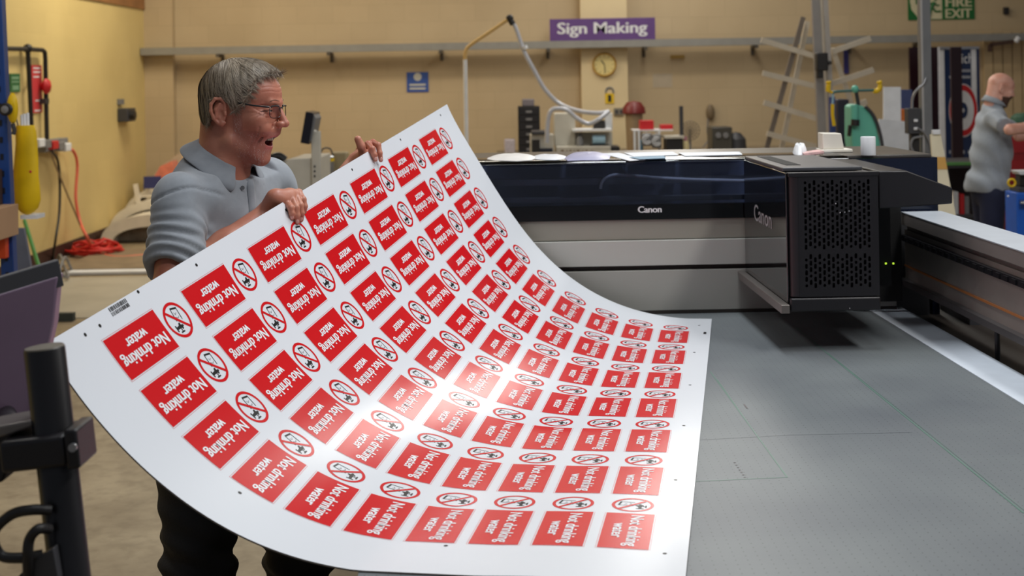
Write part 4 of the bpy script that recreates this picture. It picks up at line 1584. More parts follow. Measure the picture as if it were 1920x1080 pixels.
# stubble: tiny pale hairs on jaw and sideburn
bhd = BVHTree.FromPolygons([tuple(p) for p in hv], [tuple(int(i) for i in q) for q in hf])
rg = random.Random(11)
vs = []; fs = []
made = 0
while made < 800:
    x = rg.uniform(0.028, 0.115); z = rg.uniform(-0.135, 0.02); s = -1 if rg.random() < 0.75 else 1
    side_ok = 0.028 < x < 0.048 and -0.05 < z < 0.02
    chin_ok = z < -0.088 and x > 0.07
    jaw_ok = z < -0.05 and x > 0.03 and rg.random() < 0.25
    if not (side_ok or chin_ok or jaw_ok):
        continue
    hit = bhd.ray_cast(Vector((x, s*0.2, z)), Vector((0, -s, 0)))
    made += 1
    if hit[0] is None or hit[1].y*s < 0.1:
        continue
    p, nn = hit[0], hit[1]
    g = Vector((rg.uniform(-0.3, 0.5), 0, -1)); g = (g-nn*g.dot(nn)).normalized()
    q = p+g*rg.uniform(0.0015, 0.004)+nn*0.0012
    xx = g.cross(nn)*0.00016
    b = len(vs); vs += [p-xx, p+xx, q]
    fs.append((b, b+1, b+2, b+2))
fa = [(a, b_, c_) for a, b_, c_, _ in fs]
me_v = to_head(np.array([tuple(p) for p in vs]))
mbx = MB(); mbx.add([tuple(p) for p in me_v], fa)
part(MAN, 'stubble', mbx, mat('stubble_hair', (206, 200, 192), 0.5), smooth=None, kind='stuff')
# lash lines
for s in (-1, 1):
    pts = []
    for k in range(8):
        t = k/7
        p = Vector((0.111-0.016*t, s*0.2, 0.0047-0.0012*t+0.0012*math.sin(PI*t)))
        h_ = bhd.ray_cast(p, Vector((0, -s, 0)))
        if h_[0] is not None:
            pts.append(tuple(to_head(np.array([tuple(h_[0]+h_[1]*0.0002)]))[0]))
    if len(pts) > 2:
        mbx = MB(); mbx.tube(pts, 0.0008, 6)
        part(MAN, 'lash_line', mbx, mat('lash', (36, 24, 20), 0.6), smooth=60)
# eyebrows
mbx = MB()
for s in (-1, 1):
    for k in range(60):
        t = rg.random()
        p = Vector((0.1175-0.010*abs(t)*1.6, s*(0.012+0.030*t), 0.0275+0.003*math.sin(t*3)))
        h_ = bhd.ray_cast(p+Vector((0.1, 0, 0)), Vector((-1, 0, 0)))
        if h_[0] is None:
            continue
        p = h_[0]+Vector((0.0004, 0, 0)); q = p+Vector((-0.002, s*0.007, 0.0015+rg.uniform(-0.001, 0.001)))
        mbx.add([tuple(to_head(np.array([tuple(a)]))[0]) for a in (p+Vector((0, 0, 0.0005)), p-Vector((0, 0, 0.0005)), q+Vector((0.001, 0, 0)))], [(0, 1, 2)])
part(MAN, 'eyebrow', mbx, mat('brow_hair', (120, 96, 80), 0.5), smooth=None, kind='stuff')
# eyes
M_eye = mat('eye_white', (226, 220, 212), 0.15)
for s in (-1, 1):
    mb = MB(); mb.sphere((0, 0, 0), 0.0122, 20)
    mb.v = [tuple(p) for p in to_head(np.array(mb.v)+np.array((0.1045, s*0.0325, 0.0045)))]
    ey = part(MAN, 'eye', mb, M_eye, smooth=180)
    mb = MB(); mb.lathe((0, 0, 0), [(0.0001, 0.0126), (0.0052, 0.0116), (0.0052, 0.0105), (0.0001, 0.0105)], 18, 'X')
    mb.v = [tuple(p) for p in to_head(np.array(mb.v)+np.array((0.1045, s*0.0325, 0.0045)))]
    part(ey, 'iris', mb, mat('iris_brown', (58, 44, 34), 0.1), smooth=60)
# teeth
mb = MB()
for k in range(10):
    t = (k-4.5)/5
    x = 0.1035-0.020*t*t; y = t*0.024
    x1 = 0.1105-0.020*((k-3.55)/5)**2
    hgt = 0.0075-0.002*abs(t)
    M = Matrix.Translation((x-0.001, y, -0.0635)) @ Matrix.Rotation(-math.atan(-2*0.020*t/0.024)*-1, 4, 'Z')
    b = MB(); b.cbox((0, 0, -hgt/2), (0.004, 0.0046, hgt))
    mb.add([tuple(to_head(np.array([tuple(M @ Vector(p))]))[0]) for p in b.v], b.f)
part(MAN, 'teeth', mb, mat('tooth', (222, 208, 186), 0.25), smooth=60)
# glasses
GL = None
def hp(x, y, z):
    return tuple(to_head(np.array([[x, y, z]]))[0])
mb = MB()
M_frame = mat('spectacle_frame', (22, 22, 24), 0.3)
def lens_pts(s, n=28):
    out = []
    for k in range(n):
        t = 2*PI*k/n
        cx, cy = math.cos(t), math.sin(t)
        y = 0.026*math.copysign(abs(cx)**0.72, cx); z = 0.0150*math.copysign(abs(cy)**0.6, cy)
        yy = s*0.033+y
        out.append((0.1300-0.22*max(0, abs(yy)-0.012)*0.9, yy, 0.0010+z))
    return out
GLS = None
for s in (-1, 1):
    lp_ = lens_pts(s)
    mb = MB()
    up = [p for p in lp_]
    mb.tube([hp(*p) for p in lp_+[lp_[0]]], 0.00095, 6, cap=False)
    upper = [p for p in lp_ if p[2] > 0.0135]
    upper.sort(key=lambda p: p[1])
    mb.tube([hp(p[0], p[1], p[2]+0.0004) for p in upper], 0.0022, 8)
    if GLS is None:
        mb.tube([hp(0.128, -0.010, 0.010), hp(0.1335, 0, 0.0125), hp(0.128, 0.010, 0.010)], 0.0011, 8)
        GLS = part(MAN, 'spectacles', mb, M_frame, smooth=60, label='thin black framed glasses')
    else:
        part(GLS, 'rim', mb, M_frame, smooth=60)
    mb = MB()
    mb.add([hp(*p) for p in lp_], [tuple(range(len(lp_)))])
    def lens_mat():
        if 'lens_glass' in MATS:
            return MATS['lens_glass']
        m = bpy.data.materials.new('lens_glass'); m.use_nodes = True
        nt = m.node_tree
        nt.nodes.remove(nt.nodes['Principled BSDF'])
        tr = nt.nodes.new('ShaderNodeBsdfTransparent'); tr.inputs[0].default_value = (0.95, 0.95, 0.94, 1)
        gl = nt.nodes.new('ShaderNodeBsdfGlossy'); gl.inputs['Roughness'].default_value = 0.03
        mx = nt.nodes.new('ShaderNodeMixShader'); mx.inputs[0].default_value = 0.06
        nt.links.new(tr.outputs[0], mx.inputs[1]); nt.links.new(gl.outputs[0], mx.inputs[2])
        nt.links.new(mx.outputs[0], nt.nodes['Material Output'].inputs[0])
        MATS['lens_glass'] = m
        return m
    part(GLS, 'lens', mb, lens_mat(), smooth=None)
    mb = MB()
    x0 = 0.1300-0.22*(0.059-0.012)*0.9
    mb.tube([hp(x0, s*0.0595, 0.0145), hp(x0-0.006, s*0.0665, 0.0155), hp(0.085, s*0.0715, 0.0195), hp(0.035, s*0.0765, 0.030), hp(0.012, s*0.0775, 0.0345), hp(-0.006, s*0.0745, 0.034), hp(-0.02, s*0.070, 0.012)], [0.0024, 0.0024, 0.0021, 0.0020, 0.0018, 0.0016, 0.0012], 8)
    part(GLS, 'temple', mb, M_frame, smooth=60)
# ------------------------------------------------------------------ things on and along the left wall
def LW(px, py, off=0.0):
    d = ray(px, py)
    return C0+d*((XL+off)/d.x)
def XF(px, py, off=0.0):          # point on the floor
    return PZ(px, py, off)
M_blue = mat('racking_blue', (24, 62, 128), 0.4)
M_orange = mat('racking_orange', (206, 72, 32), 0.45)
M_card = mat('cardboard', (176, 140, 108), 0.8, noise=(6, 0.05))
M_yel = mat('safety_yellow', (232, 192, 16), 0.45)
M_grey = mat('mid_grey', (120, 120, 122), 0.5)
M_dgrey = mat('dark_grey', (58, 58, 62), 0.5)
M_steel = mat('steel', (170, 172, 176), 0.3, 0.8)
M_redp = mat('signal_red', (196, 28, 34), 0.45)
M_paper = mat('paper', (222, 224, 228), 0.7)
M_cable = mat('black_cable', (30, 28, 28), 0.5)

Yr = 7.2
T = thing('shelving_unit', 'tall blue racking upright with an orange beam at the left edge', 'shelving', (P(5, 500, Yr).x, Yr, 0))
mb = MB()
a = P(-8, -60, Yr); b = P(20, 560, Yr); b0 = b+(b-a)*(b.z/(a.z-b.z))
mb.beam(a, b0, 0.07, 0.06, (0, 1, 0))
part(T, 'upright', mb, M_blue, bevel=0.004)
mb = MB(); q = P(14, 470, Yr-0.035)
for k in range(26):
    z = 0.1+k*0.09
    t = (z-b0.z)/(a.z-b0.z)
    p = b0+(a-b0)*t
    mb.box((p.x-0.008, Yr-0.034, z), (p.x+0.008, Yr-0.0305, z+0.03))
part(T, 'slot', mb, mat('slot_dark', (10, 16, 30), 0.6), kind='stuff')
mb = MB(); mb.box((P(-90, 450, Yr).x, Yr-0.09, P(0, 481, Yr).z), (P(22, 450, Yr).x, Yr-0.04, P(0, 440, Yr).z))
part(T, 'beam', mb, M_orange, bevel=0.004)
mb = MB(); mb.box((P(-90, 450, Yr).x, Yr-0.04, P(0, 310, Yr).z), (P(4, 450, Yr).x, Yr-0.0, P(0, 268, Yr).z))
part(T, 'beam', mb, M_orange, bevel=0.004)
mb = MB()
zb = P(0, 439, Yr).z
mb.box((P(-70, 450, Yr).x, Yr-0.30, zb), (P(38, 450, Yr).x, Yr-0.02, P(0, 382, Yr).z))
solo('cardboard_box', mb, M_card, 'plain brown cardboard box lying on the orange racking beam', 'box', bevel=0.003)
zb2 = P(0, 382, Yr).z
mb = MB(); mb.box((P(-70, 450, Yr).x, Yr-0.26, zb2+0.0005), (P(12, 450, Yr).x, Yr-0.04, P(0, 316, Yr).z))
solo('storage_box', mb, mat('dark_box', (62, 42, 34), 0.6), 'dark brown box standing on the cardboard box in the racking', 'box', bevel=0.003)
# grey boards leaning
mb = MB()
pa, pb = P(30, 432, 7.7), P(46, 430, 7.7)
f0, f1 = XF(38, 640), XF(106, 640)
mb.prism([P(26, 428, 7.9), P(44, 428, 7.9), Vector((P(112, 640, 7.6).x, 7.5, 0.0)), Vector((P(30, 640, 7.6).x, 7.5, 0.0))], (0, 0.03, 0.0))
solo('leaning_board', mb, mat('slate_board', (88, 94, 112), 0.5), 'slate grey board leaning behind the blue upright', 'board')
# yellow wheel with grey hub
T = thing('guard_wheel', 'yellow disc with a grey hubbed wheel hanging by the blue upright', 'wheel', tuple(P(18, 205, 7.1)))
mb = MB(); c_ = P(23, 203, 7.15)
mb.lathe(c_, [(0.001, -0.015), (0.05, -0.015), (0.075, -0.006), (0.083, 0.006), (0.075, 0.015), (0.001, 0.018)], 28, 'Y')
mb.v = [(c_.x+(p[0]-c_.x)*0.36, p[1], p[2]) for p in mb.v]
part(T, 'disc', mb, M_yel)
mb = MB(); c_ = P(11, 205, 7.1)
mb.lathe(c_, [(0.012, -0.016), (0.028, -0.016), (0.034, -0.010), (0.034, 0.010), (0.028, 0.016), (0.012, 0.016)], 24, 'Y')
part(T, 'tyre', mb, M_cable)
mb = MB(); mb.lathe(c_, [(0.001, -0.022), (0.010, -0.020), (0.020, -0.017), (0.020, 0.015), (0.001, 0.015)], 24, 'Y')
part(T, 'hub', mb, M_grey)
mb = MB(); mb.tube([P(24, 232, 7.15), P(27, 245, 7.15), P(25, 252, 7.15)], 0.012, 8); part(T, 'bracket', mb, M_dgrey)
mb = MB(); mb.tube([P(12, 205, 7.14), P(8, 205, 7.19)], 0.006, 8); part(T, 'spindle', mb, M_steel)
# yellow long bag
T = thing('hanging_bag', 'long yellow bag with paper rolls hanging beside the blue racking', 'bag', tuple(P(50, 400, 7.4)))
mb = MB()
prof = [(235, 17), (245, 19), (270, 20.5), (300, 22), (330, 24), (355, 25.5), (375, 25), (390, 20), (399, 11), (403, 2)]
s_ = 7.4/F
rows = []
N = 24
vs = []
for (py, hw) in prof:
    cx = 48+ (py-235)*0.018
    c_ = P(cx, py, 7.4)
    for k in range(N):
        a = 2*PI*k/N
        r = hw*s_*(1+0.06*math.sin(3*a+py*0.05))
        vs.append((c_.x+r*math.cos(a), c_.y+0.5*r*math.sin(a), c_.z))
fs = []
for i in range(len(prof)-1):
    for k in range(N):
        fs.append((i*N+k, i*N+(k+1) % N, (i+1)*N+(k+1) % N, (i+1)*N+k))
fs.append(tuple(range(N))); fs.append(tuple((len(prof)-1)*N+k for k in range(N)))
mb.add(vs, fs)
part(T, 'bag_body', mb, mat('bag_yellow', (236, 196, 6), 0.5, noise=(4, 0.18)), smooth=80)
for i, (px, r) in enumerate(((42, 0.009), (47, 0.010), (53, 0.008))):
    mb = MB(); mb.cyl(P(px, 240, 7.4), P(px-1, 216-i*2, 7.42), r, 12); part(T, 'paper_roll', mb, M_paper)
mb = MB(); mb.tube([P(34, 237, 7.4), P(29, 215, 7.36), P(20, 205, 7.235)], 0.004, 6); part(T, 'strap', mb, M_grey)
mb = MB(); mb.sphere(P(57, 322, 7.30), 0.008, 8, (1, 0.4, 1)); part(T, 'stud', mb, M_redp)
mb = MB(); mb.box(tuple(P(38, 411, 7.38)), tuple(P(70, 403, 7.38)+Vector((0, 0.12, 0))))
part(T, 'tray', mb, M_paper, label='small white tray under the bag')
# broom and dustpan
T = thing('broom', 'green broom handle leaning on the left wall behind the yellow bag', 'broom', tuple(XF(98, 560)))
q1 = LW(47, 418, 0.05)
q0 = Vector((q1.x+0.38, q1.y-1.9, 0.06)); q0 = P(98, 565, 10.2)
mb = MB(); mb.tube([P(46, 414, 11.4), P(104, 600, 10.0)], 0.016, 10); part(T, 'handle', mb, mat('broom_green', (34, 132, 58), 0.4))
e_ = P(104, 600, 10.0)
mb = MB(); mb.box((e_.x-0.14, e_.y-0.03, 0.0), (e_.x+0.14, e_.y+0.03, max(0.06, e_.z+0.02))); part(T, 'brush_head', mb, mat('bristle', (60, 66, 62), 0.8))
# black pipe frame on the wall
T = thing('pipe_frame', 'black pipe frame fixed on the yellow left wall', 'frame', tuple(LW(60, 250, 0.06)))
mb = MB(); mb.tube([LW(5, 91, 0.06), LW(52, 92, 0.06), LW(80, 94, 0.06), LW(84, 98, 0.06), LW(85, 110, 0.06), LW(88, 268, 0.06)], 0.022, 10); part(T, 'rail', mb, M_cable)
mb = MB(); mb.tube([LW(52, 90, 0.06), LW(56, 170, 0.06), LW(60, 262, 0.06)], 0.022, 10); part(T, 'post', mb, M_cable)
mb = MB(); mb.sphere(LW(52, 91, 0.06), 0.045, 12); part(T, 'joint', mb, M_cable)
for (a, b) in ((56, 150), (86, 150)):
    mb = MB(); mb.cyl(LW(a, b, 0.0), LW(a, b, 0.06), 0.012, 8); part(T, 'wall_clip', mb, M_cable)
def wall_board(name, px0, px1, py0, py1, m, label, cat, lines=None, ml=None, group=None):
    a = LW(px0, py1, 0.012); b = LW(px1, py1, 0.012); z1 = LW(px0, py0, 0.012).z
    y0, y1 = a.y, b.y
    mb = MB(); mb.box((XL+0.001, y0, a.z), (XL+0.012, y1, z1))
    T = thing(name, label, cat, (XL+0.001, (y0+y1)/2, a.z))
    if group: T['group'] = group
    part(T, 'board', mb, m)
    if lines:
        mb = MB()
        h = z1-a.z
        for (f0, f1, g0, g1) in lines:
            mb.box((XL+0.012, y0+(y1-y0)*f0, a.z+h*g0), (XL+0.0135, y0+(y1-y0)*f1, a.z+h*g1))
        part(T, 'marking', mb, ml, kind='stuff')
    return T
wall_board('fire_point_sign', 61, 80, 122, 212, mat('sign_pink_red', (202, 60, 66), 0.5), 'tall narrow red fire point sign on the left wall behind the black pipes', 'sign',
           [(0.15, 0.85, 0.92, 0.95), (0.15, 0.85, 0.84, 0.87), (0.15, 0.7, 0.74, 0.77), (0.3, 0.8, 0.24, 0.27), (0.2, 0.8, 0.03, 0.06)], M_paper)
wall_board('first_aid_sign', 20, 38, 138, 173, mat('sign_green', (44, 104, 58), 0.5), 'small green sign on the left wall above the yellow disc', 'sign',
           [(0.12, 0.88, 0.70, 0.84), (0.12, 0.88, 0.52, 0.6), (0.2, 0.85, 0.12, 0.36)], mat('sign_pale_green', (120, 160, 126), 0.6))
T = thing('alarm_bell', 'red alarm bell over the tall red sign', 'bell', tuple(LW(76, 163, 0.03)))
c_ = LW(77, 162, 0.015)
mb = MB(); mb.lathe((c_.x, c_.y, c_.z), [(0.001, 0.0), (0.04, 0.0), (0.045, 0.03), (0.07, 0.035), (0.08, 0.055), (0.06, 0.08), (0.02, 0.095), (0.001, 0.10)], 24, 'X'); part(T, 'gong', mb, M_redp)
mb = MB(); mb.box((c_.x, c_.y-0.05, c_.z-0.17), (c_.x+0.06, c_.y+0.05, c_.z-0.12)); part(T, 'striker_box', mb, M_dgrey)
# sockets and cables on the wall
T = thing('socket_bank', 'cluster of grey sockets and plugs on the left wall with hanging cables', 'socket', tuple(LW(95, 285, 0.02)))
a, b = LW(66, 281, 0.0), LW(122, 281, 0.0)
mb = MB(); mb.box((XL+0.001, a.y, LW(80, 284).z), (XL+0.10, b.y-0.2, LW(80, 262).z)); part(T, 'housing', mb, M_grey, bevel=0.006)
for k, px in enumerate((70, 82, 96, 108, 120)):
    c_ = LW(px, 268+k*2, 0.10)
    mb = MB(); mb.cbox(c_, (0.10, 0.16, 0.08)); part(T, 'plug', mb, (M_paper, M_grey, M_redp, M_grey, M_paper)[k], bevel=0.008)
def cable(name, pts, r, m, label, cat='cable', n=8, group=None):
    mb = MB(); mb.tube(spline(pts, n), r, 8)
    return solo(name, mb, m, label, cat, smooth=80, group=group)
cable('power_cable', [LW(97, 284, 0.12), LW(108, 300, 0.1), LW(112, 340, 0.08), LW(111, 400, 0.1), LW(104, 450, 0.14), XF(100, 488, 0.02), XF(116, 500, 0.02)], 0.013, M_cable, 'black cable drooping from the wall sockets to the floor')
cable('flex_cable', [LW(95, 286, 0.12), LW(112, 330, 0.12), LW(135, 385, 0.14), LW(160, 440, 0.2), XF(190, 470, 0.015)], 0.009, mat('brown_cable', (140, 118, 90), 0.5), 'thin brown cable running slanting down the left wall', 'cable')
cable('extension_lead', [LW(126, 279, 0.1), LW(138, 284, 0.1), LW(145, 310, 0.1), LW(142, 370, 0.1), LW(150, 415, 0.15), LW(162, 442, 0.3), XF(180, 470, 0.05), XF(215, 482, 0.02), XF(262, 480, 0.02), XF(330, 474, 0.02)], 0.016, mat('coral_cable', (226, 108, 84), 0.5), 'coral red extension lead falling from the sockets and along the floor')
cable('cable_loops', [XF(104, 500, 0.02), XF(112, 478, 0.15), XF(120, 500, 0.1), XF(128, 520, 0.03), XF(112, 510, 0.1), XF(122, 482, 0.2), XF(134, 505, 0.03)], 0.012, M_grey, 'pale grey cable tangle on the floor at the wall foot')
# red cable heap
pts = []
c_ = XF(178, 478)
rg = random.Random(5)
for k in range(90):
    a = k*0.55
    r = 0.10+0.12*abs(math.sin(k*0.31))
    pts.append(Vector((c_.x+r*1.15*math.cos(a)+0.05*math.sin(k*0.2), c_.y+r*1.1*math.sin(a), 0.02+0.10*abs(math.sin(k*0.17))*(0.28-r)/0.12)))
for q in pts:
    q.z = max(0.015, q.z)
cable('coiled_lead', pts, 0.014, mat('lead_red', (206, 42, 36), 0.5), 'heap of red cable coiled on the floor against the left wall', 'cable', 3)
# isolator
T = thing('isolator_switch', 'dark grey isolator switch box on the left wall near the corner', 'switch', tuple(LW(230, 235, 0.0)))
a, b = LW(220, 231, 0), LW(240, 231, 0)
mb = MB(); mb.box((XL+0.001, a.y, LW(228, 228).z), (XL+0.12, a.y+(b.y-a.y)*0.8, LW(228, 203).z)); part(T, 'box', mb, M_dgrey, bevel=0.01)
mb = MB(); mb.cyl((XL+0.12, (a.y+b.y)/2-0.1, LW(228, 216).z), (XL+0.18, (a.y+b.y)/2-0.1, LW(228, 216).z), 0.05, 16); part(T, 'knob', mb, M_cable)
mb = MB(); mb.box((XL+0.001, a.y, LW(222, 196).z), (XL+0.04, a.y+0.16, LW(222, 186).z)); part(T, 'conduit_end', mb, M_grey)
# mat on the floor with white edge
mb = MB(); mb.box((XL+0.3, XF(200, 510).y, 0), (-1.2, XF(200, 472).y, 0.03))
solo('floor_mat', mb, mat('brown_mat', (134, 116, 92), 0.8, noise=(5, 0.15)), 'flat brown mat on the floor in front of the white curved panels', 'mat')
mb = MB(); mb.box((XL+0.45, XF(200, 516).y, 0.0065), (-1.2, XF(200, 511).y, 0.03))
solo('edge_strip', mb, M_paper, 'thin white strip lying along the front of the brown mat', 'strip')
# stack of white curved panels
def arch(px0, px1, pyb, pyt, Y, th, deep):
    mb = MB()
    a = P(px0, pyb, Y); b = P(px1, pyb, Y)
    cx = (a.x+b.x)/2; hw = (b.x-a.x)/2; top = P(px0, pyt, Y).z
    N = 22
    vs = []
    for k in range(N+1):
        t = PI*k/N
        o_ = (cx-hw*math.cos(t), max(0, a.z)+(top-max(0, a.z))*math.sin(t)**0.8)
        i_ = (cx-(hw-th)*math.cos(t), max(0, a.z)+(top-th-max(0, a.z))*math.sin(t)**0.8)
        vs += [(o_[0], Y, o_[1]), (i_[0], Y, i_[1]), (o_[0], Y+deep, o_[1]), (i_[0], Y+deep, i_[1])]
    fs = []
    for k in range(N):
        b_ = 4*k
        for (p, q) in ((0, 1), (1, 3), (3, 2), (2, 0)):
            fs.append((b_+p, b_+q, b_+4+q, b_+4+p))
    fs += [(0, 2, 3, 1), (4*N, 4*N+1, 4*N+3, 4*N+2)]
    mb.add(vs, fs)
    return mb
M_arch = mat('white_moulding', (224, 216, 200), 0.5)
Ya = XF(230, 458).y
solo('curved_panel', arch(188, 390, 458, 404, Ya, 0.13, 0.5), M_arch, 'front white arched moulding lying on the floor by the red cable', 'moulding', 'white arched mouldings in the corner', smooth=60)
solo('curved_panel', arch(202, 400, 452, 376, Ya+0.55, 0.10, 0.4), M_arch, 'middle white arched moulding of the stack in the corner', 'moulding', 'white arched mouldings in the corner', smooth=60)
solo('curved_panel', arch(226, 380, 448, 352, Ya+1.0, 0.06, 0.3), M_arch, 'rear thin white arched moulding, topmost of the corner stack', 'moulding', 'white arched mouldings in the corner', smooth=60)
mb = MB(); mb.prism([P(212, 452, Ya+0.2), P(380, 452, Ya+0.2), P(360, 424, Ya+0.2), P(300, 414, Ya+0.2), P(236, 424, Ya+0.2)], (0, 0.2, 0)); 
mb.v = [(p[0], p[1], max(0.0, p[2])) for p in mb.v]
solo('packing_bag', mb, mat('dull_plastic', (120, 112, 100), 0.4, noise=(12, 0.3)), 'dull grey plastic bags stuffed under the white arch', 'bag')
T = thing('slatted_rack', 'white slatted frame standing behind the white arches at the man\'s shoulder', 'frame', tuple(P(262, 455, Ya+0.75)))
a = P(256, 355, Ya+0.8); b = P(262, 402, Ya+0.8)
mb = MB(); mb.beam(P(254, 345, Ya+0.8), Vector((P(270, 450, Ya+0.8).x, Ya+0.8, 0.0)), 0.05, 0.03, (0, 1, 0)); part(T, 'bar', mb, M_arch)
mb = MB(); mb.beam(P(274, 338, Ya+0.85), Vector((P(290, 450, Ya+0.85).x, Ya+0.85, 0.0)), 0.05, 0.03, (0, 1, 0)); part(T, 'bar', mb, M_arch)
mb = MB(); mb.beam(P(252, 368, Ya+0.84), P(300, 366, Ya+0.84), 0.05, 0.03); part(T, 'crossbar', mb, M_arch)
mb = MB(); mb.cbox(P(286, 342, Ya+0.8), (0.2, 0.02, 0.14)); part(T, 'label_plate', mb, mat('navy_label', (50, 56, 110), 0.5))
# wrapped sheets behind the man's shoulder
mb = MB(); mb.prism([P(280, 340, 16.2), P(352, 330, 16.2), P(352, 285, 16.2), P(338, 286, 16.2), P(300, 312, 16.2)], (0, 0.3, 0))
solo('wrapped_sheets', mb, mat('clear_wrap', (196, 176, 150), 0.35, noise=(10, 0.2)), 'pale wrapped sheets piled in the far left corner', 'sheets')
mb = MB(); mb.prism([P(283, 342, 15.9), P(330, 330, 15.9), P(322, 302, 15.9), P(300, 312, 15.9)], (0, 0.25, 0))
solo('pink_bag', mb, mat('pink_plastic', (222, 128, 104), 0.4, noise=(10, 0.2)), 'pink plastic bag on the pile behind the man\'s shoulder', 'bag')
mb = MB(); mb.box((P(270, 342, 15.8).x, 15.75, 0), (P(420, 342, 15.8).x, 16.7, P(300, 343, 15.8).z))
solo('crate', mb, mat('grey_crate', (120, 112, 104), 0.6), 'low grey crate under the wrapped sheets', 'crate', bevel=0.01)

# ------------------------------------------------------------------ machine behind the man
Ym = 9.0
T = thing('cutting_machine', 'cream coloured machine with slanted hood behind the man', 'machine', (P(560, 350, Ym).x, Ym+0.3, 0))
zb = P(560, 352, Ym).z
mb = MB()
mb.prism([P(545, 298, Ym), P(597, 296, Ym), P(597, 380, Ym), P(520, 380, Ym), P(512, 322, Ym)], (0, 0.6, 0)); part(T, 'body', mb, M_offwhite, bevel=0.008)
mb = MB(); mb.prism([P(478, 318, Ym+0.02), P(544, 299, Ym+0.02), P(530, 345, Ym+0.02), P(520, 380, Ym+0.02), P(478, 380, Ym+0.02)], (0, 0.55, 0)); part(T, 'slanted_hood', mb, mat('hood_grey', (142, 138, 130), 0.45), bevel=0.006)
mb = MB(); mb.box(tuple(P(585, 380, Ym-0.03)), tuple(P(600, 246, Ym-0.03)+Vector((0, 0.05, 0)))); part(T, 'column', mb, M_offwhite, bevel=0.006)
mb = MB(); mb.box((P(478, 380, Ym).x, Ym+0.05, 0.0), (P(640, 380, Ym).x, Ym+0.6, P(560, 379, Ym).z)); part(T, 'stand', mb, M_offwhite)
mb = MB()
for k in range(3):
    mb.cbox(P(590, 312+k*9, Ym-0.034), (0.01, 0.006, 0.014))
part(T, 'vent', mb, M_dgrey, kind='stuff')
T2 = thing('monitor', 'dark tilted monitor on the column of the cream machine', 'monitor', tuple(P(585, 262, Ym-0.04)))
mb = MB(); mb.prism([P(573, 209, Ym-0.08), P(588, 212, Ym-0.08), P(579, 271, Ym-0.08), P(563, 268, Ym-0.08)], (0, 0.30, 0)); part(T2, 'screen', mb, mat('screen_black', (26, 24, 34), 0.25), bevel=0.004)
mb = MB(); mb.prism([P(588, 214, Ym-0.06), P(592, 222, Ym-0.06), P(584, 262, Ym-0.06), P(579, 268, Ym-0.06)], (0, 0.26, 0)); part(T2, 'back_shell', mb, M_grey)
mb = MB(); mb.cyl(P(584, 256, Ym+0.0), P(592, 246, Ym-0.01), 0.02, 10); part(T2, 'swivel', mb, M_offwhite)
mb = MB(); mb.tube(spline([P(500, 309, Ym+0.1), P(512, 296, Ym+0.1), P(524, 294, Ym+0.1), P(534, 301, Ym+0.1)], 5), [0.03]*16, 8)
solo('roll_of_film', mb, M_cable, 'crumpled black film on top of the slanted machine hood', 'film', smooth=80)
T = thing('workbench', 'low workbench carrying tools behind the raised corner of the board', 'bench', (P(640, 335, 10.5).x, 10.6, 0))
mb = MB(); mb.box((P(600, 335, 10.2).x, 10.2, P(620, 334, 10.2).z-0.05), (-0.4, 11.0, P(620, 334, 10.2).z)); part(T, 'top', mb, mat('bench_top', (120, 106, 84), 0.6))
for (x, y) in ((P(604, 335, 10.2).x+0.03, 10.25), (-0.45, 10.25), (P(604, 335, 10.2).x+0.03, 10.95), (-0.45, 10.95)):
    mb = MB(); mb.box((x-0.03, y-0.03, 0), (x+0.03, y+0.03, P(620, 334, 10.2).z-0.05)); part(T, 'leg', mb, M_dgrey)
zt_ = P(620, 334, 10.2).z
T = thing('metal_can', 'shiny metal can with a yellow band on the workbench behind the board', 'can', (P(611, 330, 10.4).x, 10.4, zt_))
c_ = (P(613, 330, 10.4).x, 10.4, zt_)
mb = MB(); mb.lathe(c_, [(0.001, 0), (0.055, 0), (0.058, 0.01), (0.058, 0.15), (0.05, 0.16), (0.001, 0.16)], 24); part(T, 'body', mb, M_steel)
mb = MB(); mb.tube(spline([(c_[0]-0.055, 10.4, zt_+0.13), (c_[0]-0.03, 10.4, zt_+0.21), (c_[0]+0.03, 10.4, zt_+0.21), (c_[0]+0.055, 10.4, zt_+0.13)], 5), 0.006, 6); part(T, 'handle', mb, M_dgrey)
mb = MB(); mb.lathe((c_[0], c_[1], zt_+0.115), [(0.0585, 0), (0.0595, 0.003), (0.0595, 0.022), (0.0585, 0.025)], 24); part(T, 'band', mb, M_yel)
mb = MB(); mb.cbox((P(637, 325, 10.5).x, 10.55, zt_+0.09), (0.12, 0.16, 0.18)); mb2 = mb
solo('plastic_tub', mb, mat('tub_cream', (168, 152, 116), 0.5), 'cream plastic tub beside the metal can', 'tub', bevel=0.015)

